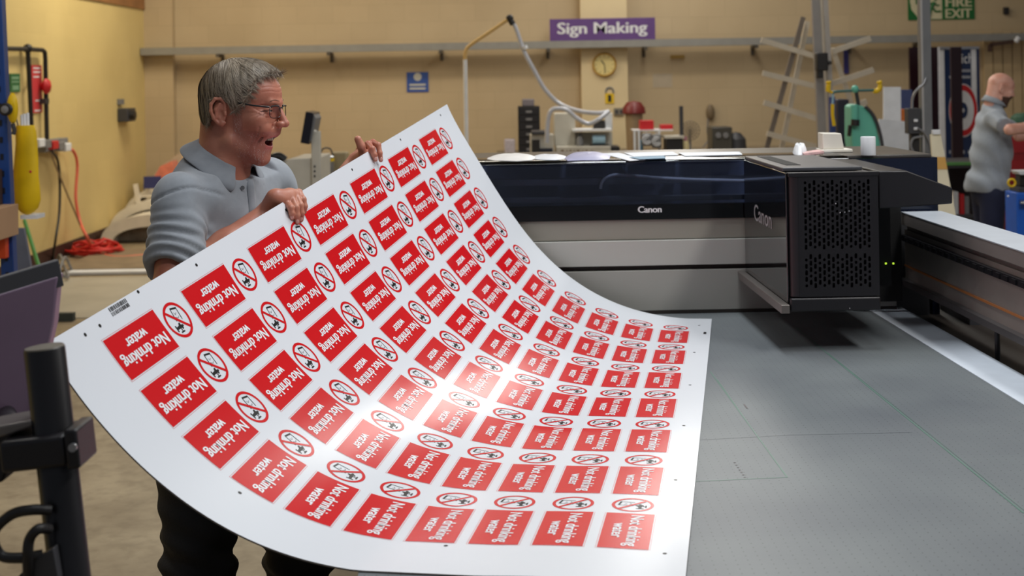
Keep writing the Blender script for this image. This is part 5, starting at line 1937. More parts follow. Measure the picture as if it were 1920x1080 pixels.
# ------------------------------------------------------------------ vent pipe, hose and the engraving corner
Yp = 13.0
T = thing('extraction_arm', 'tall pale extraction pipe with bent arm and drooping silver hose', 'pipe', (P(874, 290, Yp).x, Yp, 0))
a = P(874, 260, Yp)
mb = MB(); mb.tube([Vector((a.x, Yp, 0)), P(872, 112, Yp)], 0.020, 12); part(T, 'standpipe', mb, M_white)
mb = MB(); mb.tube(spline([P(872, 113, Yp), P(873, 98, Yp), P(880, 86, Yp), P(915, 62, Yp), P(953, 36, Yp)], 5), 0.018, 10); part(T, 'upper_arm', mb, mat('aged_tube', (206, 170, 106), 0.45))
mb = MB(); mb.sphere(P(956, 34, Yp), 0.036, 14); mb.cyl(P(953, 30, Yp), P(962, 46, Yp), 0.03, 12); part(T, 'joint', mb, M_cable)
mb = MB(); mb.tube(spline([P(959, 38, Yp), P(968, 55, Yp), P(982, 95, Yp), P(1003, 135, Yp), P(1022, 168, Yp), P(1050, 195, Yp), P(1085, 208, Yp-0.1), P(1120, 212, Yp-0.2), P(1141, 209, Yp-0.2)], 6), 0.021, 12); part(T, 'hose', mb, mat('silver_hose', (196, 198, 206), 0.35, 0.2))
mb = MB(); mb.tube(spline([P(1141, 209, Yp-0.2), P(1125, 222, Yp-0.3), P(1104, 232, Yp-0.3), P(1082, 222, Yp-0.3), P(1062, 206, Yp-0.3), P(1040, 204, Yp-0.3), P(1030, 214, Yp-0.3), P(1026, 240, Yp-0.3), P(1025, 268, Yp-0.3)], 6), 0.021, 12); part(T, 'hose', mb, mat('silver_hose', (196, 198, 206), 0.35, 0.2))
mb = MB(); mb.tube([P(983, 86, Yp-0.02), P(986, 92, Yp-0.02)], 0.025, 10); part(T, 'clip', mb, M_paper)
# long back bench
zbb = 0.86
T = thing('long_bench', 'long workbench along the back wall behind the printer', 'bench', (1.0, 15.6, 0))
mb = MB(); mb.box((-0.2, 13.4, zbb-0.05), (3.4, 16.5, zbb)); part(T, 'top', mb, mat('bench_top', (120, 106, 84), 0.6))
for x in (-0.15, 3.35):
    for y in (13.45, 16.45):
        mb = MB(); mb.box((x-0.04, y-0.04, 0), (x+0.04, y+0.04, zbb-0.05)); part(T, 'leg', mb, M_dgrey)
# multi drawer cabinet
Yc = 15.6
a = P(971, 200, Yc); b = P(1012, 200, Yc); sc = Yc/F
T = thing('drawer_cabinet', 'narrow black multi drawer cabinet with six pale labels', 'cabinet', ((a.x+b.x)/2, Yc+0.2, zbb))
mb = MB(); mb.box((a.x, Yc+0.01, zbb), (b.x, Yc+0.4, a.z)); part(T, 'body', mb, M_cable, bevel=0.004)
n = 7
for k in range(n):
    z1 = a.z-0.02-k*0.087
    mb = MB(); mb.box((a.x+0.012, Yc-0.004, z1-0.078), (b.x-0.012, Yc+0.010, z1)); d_ = part(T, 'drawer', mb, M_black, bevel=0.002)
    if z1-0.078 < zbb: pass
    mb = MB(); mb.box(((a.x+b.x)/2-0.035, Yc-0.010, z1-0.052), ((a.x+b.x)/2+0.035, Yc-0.0045, z1-0.028)); part(d_, 'label_holder', mb, M_grey)
mb = MB(); mb.box((P(979, 197, Yc).x, Yc+0.05, a.z+0.0005), (P(1002, 197, Yc).x, Yc+0.3, P(990, 186, Yc).z))
solo('card_index', mb, mat('lilac_grey', (118, 112, 118), 0.5), 'grey box on top of the black drawer cabinet', 'box', bevel=0.01)
mb = MB(); mb.box((P(946, 290, Yc).x, Yc, zbb), (P(966, 290, Yc).x, Yc+0.3, P(955, 262, Yc).z))
solo('paper_stack', mb, mat('lilac_paper', (178, 170, 178), 0.6, noise=(40, 0.2)), 'pale stack of paper left of the black drawer cabinet', 'paper', bevel=0.01)
# engraving machine
Ye = 14.0
def eb(x0, y0, x1, y1, d0=0.0, d1=0.3, mbx=None):
    m_ = mbx or MB()
    a = P(x0, y1, Ye+d0); b = P(x1, y0, Ye+d0)
    m_.box((a.x, Ye+d0, a.z), (b.x, Ye+d1, b.z)); return m_
T = thing('engraving_machine', 'cream engraving machine with column, shelf and silver hose on top', 'machine', (P(1090, 290, Ye).x, Ye+0.3, zbb))
z_ = P(1090, 302, Ye).z
m_ = eb(1044, 274, 1145, 300, 0, 0.6)
m_.box((P(1044, 300, Ye).x, Ye, zbb), (P(1145, 300, Ye).x, Ye+0.6, z_)) if z_ > zbb else None
BE = part(T, 'base', m_, M_offwhite, bevel=0.008)
part(T, 'column', eb(1040, 212, 1078, 274, 0.25, 0.6), M_offwhite, bevel=0.008)
part(T, 'shelf', eb(1074, 242, 1148, 247, 0.05, 0.5), M_white)
part(T, 'right_post', eb(1135, 212, 1148, 242, 0.3, 0.4), M_white, bevel=0.006)
part(T, 'back_panel', eb(1078, 247, 1148, 274, 0.45, 0.5), M_offwhite)
part(T, 'motor', eb(1114, 226, 1134, 242, 0.2, 0.4), M_cable)
mb = MB()
for k, (c_, w_2) in enumerate(((1052, 8), (1062, 4), (1068, 5), (1076, 3), (1082, 7), (1092, 4), (1098, 6), (1107, 8))):
    eb(c_, 281+(k % 2), c_+w_2*0.6, 286, -0.003, 0.0, mb)
part(BE, 'faded_lettering', mb, mat('faded_brown', (128, 106, 82), 0.6), kind='stuff')
part(T, 'side_unit', eb(1145, 275, 1162, 300, 0.1, 0.5), M_cable)
T = thing('control_box', 'cream control box with dark opening left of the engraving machine', 'machine', (P(1015, 290, Ye).x, Ye+0.3, zbb))
part(T, 'housing', eb(995, 252, 1038, 302, 0.05, 0.4), M_offwhite, bevel=0.006)
part(T, 'opening', eb(998, 262, 1012, 300, 0.02, 0.05), M_cable)
part(T, 'top_cover', eb(997, 246, 1030, 253, 0.0, 0.4), M_dgrey, bevel=0.006)
part(T, 'lower_panel', eb(1012, 278, 1036, 300, 0.02, 0.05), mat('navy_panel', (34, 38, 54), 0.4))
zc = P(1090, 274, Ye).z+0.0005
T = thing('spray_bottle', 'grey bottle on the engraving machine bed', 'bottle', (P(1088, 272, Ye).x, Ye+0.1, zc))
c_ = (P(1088, 272, Ye).x, Ye+0.1, zc)
mb = MB(); mb.lathe(c_, [(0.001, 0), (0.035, 0), (0.035, 0.07), (0.015, 0.10), (0.001, 0.10)], 16); part(T, 'body', mb, M_grey)
mb = MB(); mb.lathe((c_[0], c_[1], zc+0.10), [(0.001, 0), (0.018, 0), (0.018, 0.03), (0.001, 0.03)], 12); part(T, 'cap', mb, M_dgrey)
T = thing('tape_roll', 'pale blue tape roll lying on the engraving machine bed', 'tape', (P(1124, 268, Ye).x, Ye+0.12, zc))
mb = MB(); mb.cyl((P(1112, 262, Ye).x, Ye+0.12, zc+0.055), (P(1136, 262, Ye).x, Ye+0.12, zc+0.055), 0.05, 20); part(T, 'roll', mb, mat('pale_blue', (150, 186, 206), 0.4))
mb = MB(); mb.cbox((P(1126, 268, Ye).x, Ye+0.12, zc+0.004), (0.2, 0.12, 0.008)); part(T, 'holder', mb, M_cable)

# pillar items
def wall_item(Yf):
    return lambda x0, y0, x1, y1, dep=0.03: ((P(x0, y1, Yf).x, Yf-dep, P(x0, y1, Yf).z), (P(x1, y0, Yf).x, Yf-0.0005, P(x1, y0, Yf).z))
Yw = YW-0.16
c_ = P(1133, 121, Yw)
T = thing('wall_clock', 'round gold rimmed wall clock on the cream pillar', 'clock', (c_.x, Yw, c_.z))
R_ = 22.5*Yw/F
mb = MB(); mb.lathe((c_.x, Yw, c_.z), [(0.001, -0.025), (R_*0.88, -0.025), (R_*0.88, -0.045), (R_*0.94, -0.055), (R_, -0.04), (R_, -0.001), (0.001, -0.001)], 40, 'Y'); CK = part(T, 'case', mb, mat('clock_gold', (212, 172, 78), 0.25, 0.7))
mb = MB(); mb.lathe((c_.x, Yw, c_.z), [(0.001, -0.03), (R_*0.87, -0.03), (R_*0.87, -0.026), (0.001, -0.026)], 40, 'Y'); part(T, 'dial', mb, mat('dial_cream', (224, 206, 140), 0.5))
mb = MB()
for k in range(12):
    a = 2*PI*k/12
    p = Vector((math.sin(a), 0, math.cos(a)))
    mb.beam((c_.x+p.x*R_*0.68, Yw-0.032, c_.z+p.z*R_*0.68), (c_.x+p.x*R_*0.80, Yw-0.032, c_.z+p.z*R_*0.80), 0.006, 0.002, (0, 1, 0))
part(T, 'hour_marks', mb, M_cable, kind='stuff')
for (ang_, ln, wd) in ((math.radians(-38), 0.45, 0.012), (math.radians(176), 0.66, 0.008)):
    mb = MB(); mb.beam((c_.x, Yw-0.036, c_.z), (c_.x+math.sin(ang_)*R_*ln, Yw-0.036, c_.z+math.cos(ang_)*R_*ln), wd, 0.003, (0, 1, 0)); part(T, 'hand', mb, M_cable)
W = wall_item(Yw)
T = thing('padlock_sign', 'small yellow and black padlock shaped sign on the pillar', 'sign', tuple(P(1143, 190, Yw)))
mb = MB(); mb.box(*W(1135, 175, 1151, 194, 0.012)); part(T, 'plate', mb, M_yel)
mb = MB(); mb.box(*W(1140, 178, 1146, 191, 0.015)); part(T, 'symbol', mb, M_cable)
mb = MB(); mb.tube([P(1136, 175, Yw-0.01)]+[P(1143-7*math.cos(t), 171-7*math.sin(t), Yw-0.01) for t in [PI*k/8 for k in range(9)]]+[P(1150, 175, Yw-0.01)], 0.010, 8); part(T, 'shackle', mb, M_grey)
T = thing('double_socket', 'grey double socket low on the cream pillar', 'socket', tuple(P(1160, 215, Yw)))
mb = MB(); mb.box(*W(1151, 202, 1170, 216, 0.03)); part(T, 'box', mb, mat('socket_grey', (136, 128, 112), 0.5), bevel=0.006)
for px in (1156, 1165):
    mb = MB(); mb.box(*W(px-3, 206, px+3, 213, 0.034)); part(T, 'socket_face', mb, M_dgrey)
# signs
Yt = YW-0.30
mb = MB()
a = P(1031, 71, Yt); b = P(1228, 30, Yt)
zs0 = zt+0.046
T = thing('sign_making_board', 'purple hanging board reading Sign Making standing on the cable tray', 'sign', ((a.x+b.x)/2, Yt, zs0))
hgt = 41*Yt/F
mb.box((a.x, Yt-0.012, zs0), (b.x, Yt+0.012, zs0+hgt)); part(T, 'board', mb, mat('sign_purple', (98, 66, 128), 0.45), bevel=0.003)
mb = MB(); text_on(mb, 'Sign Making', (a.x+14*Yt/F, Yt-0.0125, zs0+6*Yt/F), (1, 0, 0), (0, 0, 1), 169*Yt/F, 28*Yt/F, 0.025); part(T, 'lettering', mb, M_paper, smooth=None)
W = wall_item(YW)
T = thing('blue_notice', 'small blue safety notice on the back wall above the man\'s hands', 'sign', tuple(P(783, 173, YW)))
mb = MB(); mb.box(*W(763, 135, 803, 173, 0.01)); part(T, 'plate', mb, mat('notice_blue', (52, 84, 160), 0.5))
mb = MB(); mb.lathe(P(783, 144, YW-0.0105), [(0.001, -0.002), (0.05, -0.002), (0.05, 0), (0.001, 0)], 20, 'Y'); part(T, 'symbol', mb, mat('pale_notice', (200, 200, 190), 0.5))
mb = MB()
for k in range(2):
    mb.box(*W(768, 157+k*7, 798, 161+k*7, 0.013))
part(T, 'text_line', mb, mat('pale_notice', (200, 200, 190), 0.5), kind='stuff')
mb = MB(); mb.box(*W(1224, 138, 1260, 164, 0.004)); solo('wall_paper', mb, mat('pale_sheet', (184, 170, 148), 0.7), 'pale sheet of paper taped to the wall right of the pillar', 'paper')
mb = MB(); mb.box(*W(1257, 103, 1283, 110, 0.02)); solo('wall_label', mb, mat('ochre_label', (160, 128, 60), 0.6), 'small ochre label on the wall below the cable tray', 'label')
# fire exit sign
a = P(1703, 38, YW-0.012); b = P(1827, -8, YW-0.012)
k_ = YW/F
T = thing('fire_exit_sign', 'green FIRE EXIT sign with running man high on the back wall', 'sign', tuple(a))
mb = MB(); mb.box((a.x, YW-0.012, a.z), (b.x, YW-0.0005, b.z)); part(T, 'board', mb, mat('exit_green', (22, 104, 44), 0.5))
M_cr = mat('exit_cream', (214, 206, 170), 0.5)
W = lambda px, py, d=0.0135: P(px, py, YW-d)
mb = MB()
text_on(mb, 'FIRE', (P(1772, 13, YW).x, YW-0.0135, P(1772, 13, YW).z), (1, 0, 0), (0, 0, 1), 50*k_, 17*k_, 0.03)
part(T, 'lettering', mb, M_cr, smooth=None)
mb = MB()
text_on(mb, 'EXIT', (P(1772, 34, YW).x, YW-0.0135, P(1772, 34, YW).z), (1, 0, 0), (0, 0, 1), 50*k_, 17*k_, 0.03)
part(T, 'lettering', mb, M_cr, smooth=None)
mb = MB(); mb.box((W(1738, 36).x, YW-0.0135, W(1738, 36).z), (W(1766, -5).x, YW-0.0125, W(1766, -5).z)); part(T, 'doorway', mb, M_cr)
M_eg = mat('exit_green', (22, 104, 44), 0.5)
mb = MB()
for pts, r in (([(1752, 4), (1747, 14)], 0.020), ([(1747, 14), (1755, 22), (1764, 21)], 0.013), ([(1747, 14), (1744, 26), (1742, 35)], 0.013), ([(1751, 5), (1758, 11), (1761, 9)], 0.010), ([(1751, 5), (1744, 7), (1741, 12)], 0.010)):
    mb.tube([W(*p, 0.016) for p in pts], r, 8)
mb.sphere(W(1754, -1, 0.016), 0.018, 10, (1, 0.3, 1))
mb.v = [(p[0], min(p[1], YW-0.0136), p[2]) for p in mb.v]
part(T, 'running_figure', mb, M_eg)
mb = MB(); mb.prism([W(1706, 2), W(1708, -6), W(1716, -6), W(1717, 8), W(1728, 12), W(1733, 36), W(1722, 34), W(1709, 18)], (0, 0.001, 0)); part(T, 'arrow', mb, M_cr)
# ------------------------------------------------------------------ right of the pillar: bench clutter
def B(x0, y0, x1, y1, Y, dep, floor=None):
    m_ = MB(); a = P(x0, y1, Y); b = P(x1, y0, Y)
    m_.box((a.x, Y, a.z if floor is None else floor), (b.x, Y+dep, b.z)); return m_
T = thing('dark_lid_bin', 'dark red domed lid bin standing right of the pillar', 'bin', (P(1190, 280, 15.2).x, 15.2, zbb))
c_ = P(1190, 212, 15.2)
mb = MB(); mb.lathe((c_.x, 15.3, c_.z), [(0.13, -0.01), (0.135, 0.0), (0.125, 0.06), (0.08, 0.12), (0.001, 0.135)], 24); part(T, 'lid', mb, mat('maroon_plastic', (112, 36, 34), 0.4))
mb = MB(); mb.lathe((c_.x, 15.3, zbb), [(0.085, 0), (0.10, c_.z-0.012-zbb)], 24); part(T, 'body', mb, mat('cream_tub', (150, 128, 98), 0.5))
T = thing('white_rack', 'small white rack holding red boxes and grey printed bags', 'rack', (P(1215, 285, 14.6).x, 14.6, zbb))
zr = P(1200, 246, 14.6).z
for px in (1190, 1198, 1236):
    mb = MB(); x = P(px, 246, 14.6).x; mb.box((x-0.012, 14.6, zbb), (x+0.012, 14.64, zr)); part(T, 'post', mb, M_white)
mb = MB(); mb.box((P(1188, 246, 14.6).x, 14.6, zr), (P(1262, 246, 14.6).x, 14.95, zr+0.012)); part(T, 'top', mb, M_white)
mb = B(1198, 262, 1206, 296, 14.75, 0.05, zbb); solo('blue_bottle', mb, mat('sky_blue', (96, 160, 200), 0.4), 'light blue bottle on the bench inside the white rack', 'bottle', bevel=0.015)
def onrack(x0, x1, y0, name, m, label, cat, grp=None):
    a = P(x0, 246, 14.65); b = P(x1, y0, 14.65)
    m_ = MB(); m_.box((a.x, 14.66, zr+0.0125), (b.x, 14.85, b.z)); return solo(name, m_, m, label, cat, grp, bevel=0.004)
onrack(1201, 1226, 226, 'red_box', M_redp, 'bright red box at the left end of the white rack top', 'box')
onrack(1240, 1262, 234, 'red_box', M_redp, 'lower red box at the right end of the white rack top', 'box')
for i, (x0, x1, y0, y1, lb) in enumerate(((1204, 1222, 250, 274, 'left grey and white patterned bag hanging on the white rack'), (1223, 1240, 252, 278, 'right grey and white patterned bag hanging on the white rack'))):
    T = thing('patterned_bag', lb, 'bag', tuple(P((x0+x1)/2, y1, 14.55)), 'patterned bags on the white rack')
    mb = B(x0, y0, x1, y1, 14.52, 0.07); part(T, 'bag', mb, M_grey, bevel=0.015)
    mb = MB(); c_ = P((x0+x1)/2, (y0+y1)/2, 14.51)
    for r in (0.045, 0.022):
        mb.tube([(c_.x+r*math.cos(t), c_.y, c_.z+r*math.sin(t)) for t in [PI*0.3+2*PI*q/14*0.8 for q in range(15)]], 0.007, 6)
    part(T, 'printed_swirl', mb, M_paper, kind='stuff')
    mb = MB(); mb.tube([(c_.x, 14.54, P(x0, y0, 14.54).z), (c_.x, 14.6, zr+0.005)], 0.006, 6); part(T, 'hook', mb, M_steel)
T = thing('card_reader', 'squat black box on the bench right of the white rack', 'box', (P(1265, 290, 14.4).x, 14.5, zbb))
mb = B(1250, 260, 1281, 296, 14.4, 0.3, zbb); part(T, 'body', mb, M_cable, bevel=0.008)
mb = B(1247, 255, 1283, 260, 14.38, 0.34); part(T, 'top_plate', mb, M_offwhite)
mb = MB(); x = P(1273, 200, 14.7).x
zz = P(1265, 255, 14.38).z
mb.box((x-0.02, 14.5, zz+0.0005), (x+0.02, 14.53, P(1273, 199, 14.5).z)); solo('steel_rule', mb, M_dgrey, 'thin dark upright rule standing on the black box', 'ruler')
T = thing('glue_bottle', 'cream bottle beside the squat black box', 'bottle', (P(1287, 290, 14.4).x, 14.5, zbb))
c_ = (P(1288, 290, 14.4).x, 14.5, zbb)
mb = MB(); mb.lathe(c_, [(0.001, 0), (0.04, 0), (0.04, 0.14), (0.02, 0.18), (0.001, 0.18)], 16); part(T, 'body', mb, mat('cream_bottle', (206, 190, 140), 0.4))
mb = MB(); mb.lathe((c_[0], c_[1], zbb+0.18), [(0.001, 0), (0.022, 0), (0.018, 0.045), (0.001, 0.045)], 12); part(T, 'cap', mb, mat('pink_cap', (176, 120, 130), 0.5))
T = thing('desk_fan', 'small grey wire fan on the bench against the wall', 'fan', (P(1293, 260, 15.5).x, 15.5, zbb))
c_ = P(1294, 245, 15.5)
mb = MB()
for r in (0.05, 0.08, 0.11):
    mb.tube([(c_.x+r*math.cos(t), c_.y, c_.z+r*math.sin(t)) for t in [2*PI*q/20 for q in range(21)]], 0.005, 6)
for q in range(8):
    t = PI*q/8
    mb.tube([(c_.x+0.11*math.cos(t), c_.y, c_.z+0.11*math.sin(t)), (c_.x-0.11*math.cos(t), c_.y, c_.z-0.11*math.sin(t))], 0.004, 6)
part(T, 'grille', mb, mat('fan_grey', (120, 108, 90), 0.5), kind='stuff')
mb = MB(); mb.cyl((c_.x, c_.y+0.03, zbb), (c_.x, c_.y+0.03, c_.z), 0.015, 10); mb.lathe((c_.x, c_.y+0.03, zbb), [(0.001, 0), (0.08, 0), (0.07, 0.02), (0.001, 0.025)], 18); part(T, 'stand', mb, M_grey)
# wall phone and heater
T = thing('wall_phone', 'beige oval wall phone with a drooping cord', 'phone', tuple(P(1331, 225, YW)))
c_ = P(1331, 210, YW)
mb = MB(); mb.sphere((c_.x, YW-0.04, c_.z), 0.1, 18, (0.55, 0.35, 1.0)); part(T, 'handset', mb, mat('phone_beige', (122, 104, 78), 0.5), smooth=180)
mb = MB(); mb.tube(spline([P(1328, 222, YW-0.04), P(1326, 245, YW-0.05), P(1328, 262, YW-0.06), P(1318, 276, YW-0.1), P(1310, 284, YW-0.2)], 6), 0.008, 6); part(T, 'cord', mb, M_grey)
T = thing('bench_charger', 'dark bench charger with two round dials against the back wall', 'charger', (P(1353, 285, 15.6).x, 15.6, zbb))
mb = B(1336, 238, 1373, 298, 15.6, 0.4, zbb); part(T, 'body', mb, mat('charger_dark', (66, 64, 58), 0.4), bevel=0.012)
for px in (1347, 1361):
    mb = MB(); mb.lathe(P(px, 254, 15.595), [(0.001, -0.012), (0.03, -0.012), (0.034, 0.0), (0.001, 0.004)], 18, 'Y'); part(T, 'dial', mb, M_grey)
mb = MB(); c_ = P(1385, 280, 15.6); mb.lathe((c_.x, 15.75, zbb), [(0.001, 0), (0.12, 0), (0.11, 0.13), (0.05, 0.2), (0.001, 0.21)], 20)
solo('dark_bucket', mb, M_dgrey, 'rounded dark pot beside the bench charger', 'pot')

# ------------------------------------------------------------------ aluminium A frame rack
Yf = 12.9
T = thing('a_frame_rack', 'aluminium A shaped stock rack with slanting arms on both sides', 'rack', (P(1545, 300, Yf).x, Yf, 0))
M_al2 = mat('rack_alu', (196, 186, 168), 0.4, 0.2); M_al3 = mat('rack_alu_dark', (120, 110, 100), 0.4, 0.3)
def bar(p, q, wd, m, Y=Yf, nm='arm', dp=0.03, toflr=False, yo=0.0):
    a = P(p[0], p[1], Y+yo); b = P(q[0], q[1], Y+yo)
    if toflr:
        b = b+(b-a)*((b.z)/(a.z-b.z))
    mb = MB(); mb.beam(a, b, wd*Y/F, dp, (0, 1, 0)); return part(T, nm, mb, m)
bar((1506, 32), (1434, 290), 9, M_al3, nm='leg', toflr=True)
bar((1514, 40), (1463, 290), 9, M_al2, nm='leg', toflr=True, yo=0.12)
bar((1560, 90), (1612, 240), 9, M_al2, nm='leg', toflr=True, yo=0.12)
bar((1536, 0), (1552, 262), 13, M_al2, nm='leg', toflr=True, yo=-0.2)
for y0, y1, xe in ((75, 106, 1427), (137, 162, 1430), (192, 222, 1432), (250, 275, 1438)):
    bar((xe, y0), (1530, y1), 10, M_al2, yo=-0.06)
for y0, y1, xe in ((97, 72, 1632), (157, 131, 1638), (215, 190, 1625)):
    bar((1560, y0), (xe, y1), 10, M_al2, yo=-0.06)
# twin mast in front of it
T = thing('lifting_mast', 'twin aluminium mast with a black clamp rising in front of the rack', 'mast', (P(1545, 300, 12.0).x, 12.0, 0))
bar((1528, -20), (1541, 262), 15, mat('mast_grey', (150, 146, 142), 0.35, 0.4), Y=12.0, nm='mast_tube', dp=0.06, toflr=True)
bar((1546, -20), (1561, 262), 9, mat('mast_light', (178, 172, 164), 0.35, 0.4), Y=11.95, nm='mast_tube', dp=0.05, toflr=True, yo=-0.02)
mb = MB(); mb.cbox(P(1540, 116, 11.88), (0.10, 0.10, 0.16)); mb.cbox(P(1536, 134, 11.88), (0.05, 0.08, 0.12)); part(T, 'clamp', mb, M_cable, bevel=0.01)
mb = MB(); mb.cyl(P(1545, 120, 11.85), P(1559, 117, 11.85), 0.016, 10); part(T, 'clamp_lever', mb, M_cable)
mb = MB(); mb.box(*((lambda a, b: ((a.x, YW-0.03, a.z), (b.x, YW-0.001, b.z)))(P(1583, 138, YW-0.03), P(1591, 94, YW-0.03)))); solo('blue_strip', mb, mat('strip_blue', (48, 44, 110), 0.5), 'narrow dark blue strip hung on the wall right of the mast', 'strip')

# ------------------------------------------------------------------ teal machine with yellow grips
Yk = 9.6
T = thing('teal_machine', 'teal hooded machine with a cross bar and yellow grips', 'machine', (P(1625, 290, Yk).x, Yk+0.1, 0))
M_teal = mat('teal_paint', (104, 188, 166), 0.35)
mb = MB()
prof = [(1597, 200), (1604, 195), (1622, 200), (1634, 214), (1643, 234), (1650, 262), (1654, 300), (1602, 300), (1597, 260)]
mb.prism([P(a, b, Yk) for a, b in prof], (0, 0.22, 0)); part(T, 'hood', mb, M_teal, smooth=50, bevel=0.012)
mb = MB()
oc = [(1622, 199), (1636, 214), (1646, 236), (1653, 264), (1657, 296)]
mb.tube(spline([P(a, b, Yk-0.01) for a, b in oc], 4), 0.012, 8); part(T, 'edge_trim', mb, M_dgrey, smooth=80)
mb = MB(); mb.tube([P(1602, 197, Yk-0.02), P(1602, 224, Yk-0.02)], 0.028, 12); part(T, 'spindle_cover', mb, M_teal)
mb = MB(); mb.tube([P(1603, 236, Yk-0.03), P(1604, 224, Yk-0.03)], 0.03, 12); mb.tube([P(1594, 235, Yk-0.03), P(1592, 255, Yk-0.02)], 0.014, 8); part(T, 'chuck', mb, M_cable)
mb = MB(); mb.tube(spline([P(1561, 176, Yk), P(1566, 172, Yk), P(1600, 170, Yk), P(1640, 169, Yk)], 4), 0.010, 10); part(T, 'cross_bar', mb, mat('bar_teal', (70, 110, 108), 0.4))
mb = MB(); mb.sphere(P(1603, 167, Yk), 0.028, 14); part(T, 'ball_joint', mb, M_teal)
mb = MB(); mb.cyl(P(1605, 170, Yk), P(1610, 200, Yk+0.03), 0.014, 10); part(T, 'neck', mb, M_dgrey)
for pts in ([(1553, 152), (1554, 158), (1553, 163), (1553, 172)], [(1648, 152), (1650, 158), (1649, 166), (1643, 171), (1638, 170)]):
    mb = MB(); mb.tube(spline([P(a, b, Yk) for a, b in pts], 4), [0.018, 0.02, 0.02, 0.018, 0.012]+[0.018]*(4*(len(pts)-1)-4), 10); part(T, 'grip', mb, M_yel, smooth=80)
mb = MB(); mb.cyl(P(1553, 171, Yk), P(1562, 174, Yk), 0.010, 8); part(T, 'grip_link', mb, M_yel)
mb = MB(); mb.tube([P(1562, 176, Yk), P(1561, 195, Yk)], 0.008, 8); part(T, 'hanger', mb, mat('pale_blue', (150, 186, 206), 0.4))
mb = MB(); mb.tube([P(1561, 195, Yk), P(1561, 215, Yk), P(1564, 236, Yk)], 0.013, 8); part(T, 'hanging_strap', mb, M_yel)
mb = MB(); mb.box((P(1600, 300, Yk).x, Yk, 0), (P(1655, 300, Yk).x, Yk+0.22, P(1600, 299, Yk).z)); part(T, 'pedestal', mb, M_dgrey)
mb = B(1571, 186, 1592, 300, 10.4, 0.2, 0.0); solo('dark_cabinet', mb, mat('dark_navy', (28, 28, 44), 0.5), 'tall dark cabinet standing behind the yellow and blue hanging strap', 'cabinet', bevel=0.01)
mb = MB(); a = P(1556, 182, 10.2); b = P(1566, 182, 10.2); mb.box((a.x, 10.2, 0), (b.x, 10.25, a.z)); solo('blue_post', mb, mat('post_blue', (48, 62, 120), 0.5), 'thin dark blue post left of the tall dark cabinet', 'post')
# white boards
mb = MB(); mb.prism([P(1657, 163, 11.2), P(1689, 163, 11.2), P(1687, 300, 11.0), P(1652, 300, 11.0)], (0, 0.02, 0)); 
mb.v = [p for p in mb.v]
lo = min(p[2] for p in mb.v)
mb.v = [(p[0], p[1]-(0.0 if p[2] > lo+0.3 else 0.0), (0.0 if p[2] < lo+0.1 else p[2])) for p in mb.v]
solo('tall_white_board', mb, M_paper, 'tall narrow white board standing right of the teal machine', 'board')
mb = MB(); mb.prism([P(1648, 223, 10.8), P(1705, 228, 10.8), P(1708, 300, 10.8), P(1646, 300, 10.8)], (0, 0.02, 0))
lo = min(p[2] for p in mb.v); mb.v = [(p[0], p[1], (0.0 if p[2] < lo+0.1 else p[2])) for p in mb.v]
solo('low_white_board', mb, M_paper, 'wider lower white board in front of the tall white board', 'board')
mb = B(1688, 205, 1699, 228, 11.6, 0.15, 0.0); solo('orange_carton', mb, mat('carton_orange', (206, 112, 44), 0.6), 'orange carton edge showing right of the tall white board', 'carton')
mb = B(1690, 168, 1710, 190, 12.4, 0.15, 0.0); solo('blue_carton', mb, mat('carton_blue', (66, 78, 122), 0.6), 'dull blue carton left of the grey steel post', 'carton')
# grey post with switch box
Yq = 8.6
T = thing('steel_post', 'grey steel post carrying a dark switch box and conduits', 'post', (P(1732, 290, Yq).x, Yq, 0))
a = P(1722, -30, Yq); b = P(1743, -30, Yq); a2 = P(1729, 300, Yq)
mb = MB(); top_ = P(1731, -40, Yq); bt = P(1737, 300, Yq); btt = bt+(bt-top_)*(bt.z/(top_.z-bt.z)); mb.beam(btt, top_, 20*Yq/F, 0.06, (0, 1, 0)); part(T, 'channel', mb, mat('post_grey', (122, 124, 126), 0.4, 0.4), bevel=0.003)
mb = MB(); mb.beam(btt+Vector((-0.026, -0.032, 0)), top_+Vector((-0.026, -0.032, 0)), 0.012, 0.01, (0, 1, 0)); part(T, 'flange', mb, mat('flange_light', (176, 174, 172), 0.4, 0.3))
mb = B(1703, 203, 1726, 251, Yq-0.05, 0.08); SB = part(T, 'switch_box', mb, M_dgrey, bevel=0.004)
for py in (226, 241):
    mb = MB(); mb.cbox(P(1717, py, Yq-0.055), (0.025, 0.012, 0.018)); part(SB, 'switch', mb, M_paper, bevel=0.003)
mb = MB(); mb.tube(spline([P(1710, 203, Yq-0.02), P(1711, 185, Yq-0.02), P(1718, 170, Yq-0.03), P(1731, 158, Yq-0.04), P(1736, 146, Yq-0.04)], 5), 0.009, 8); part(T, 'conduit', mb, M_steel, smooth=80)
mb = MB(); mb.tube(spline([P(1720, 240, Yq-0.06), P(1734, 250, Yq-0.05), P(1744, 270, Yq-0.04), P(1748, 292, Yq-0.03)], 5), 0.008, 8); part(T, 'conduit', mb, M_grey, smooth=80)
mb = MB(); mb.tube(spline([P(1728, 256, Yq-0.05), P(1712, 260, Yq-0.05), P(1708, 275, Yq-0.05), P(1716, 290, Yq-0.05)], 5), 0.008, 8); part(T, 'conduit', mb, M_grey, smooth=80)
mb = B(1709, 251, 1724, 300, Yq-0.03, 0.05); part(T, 'trunking', mb, M_cable)
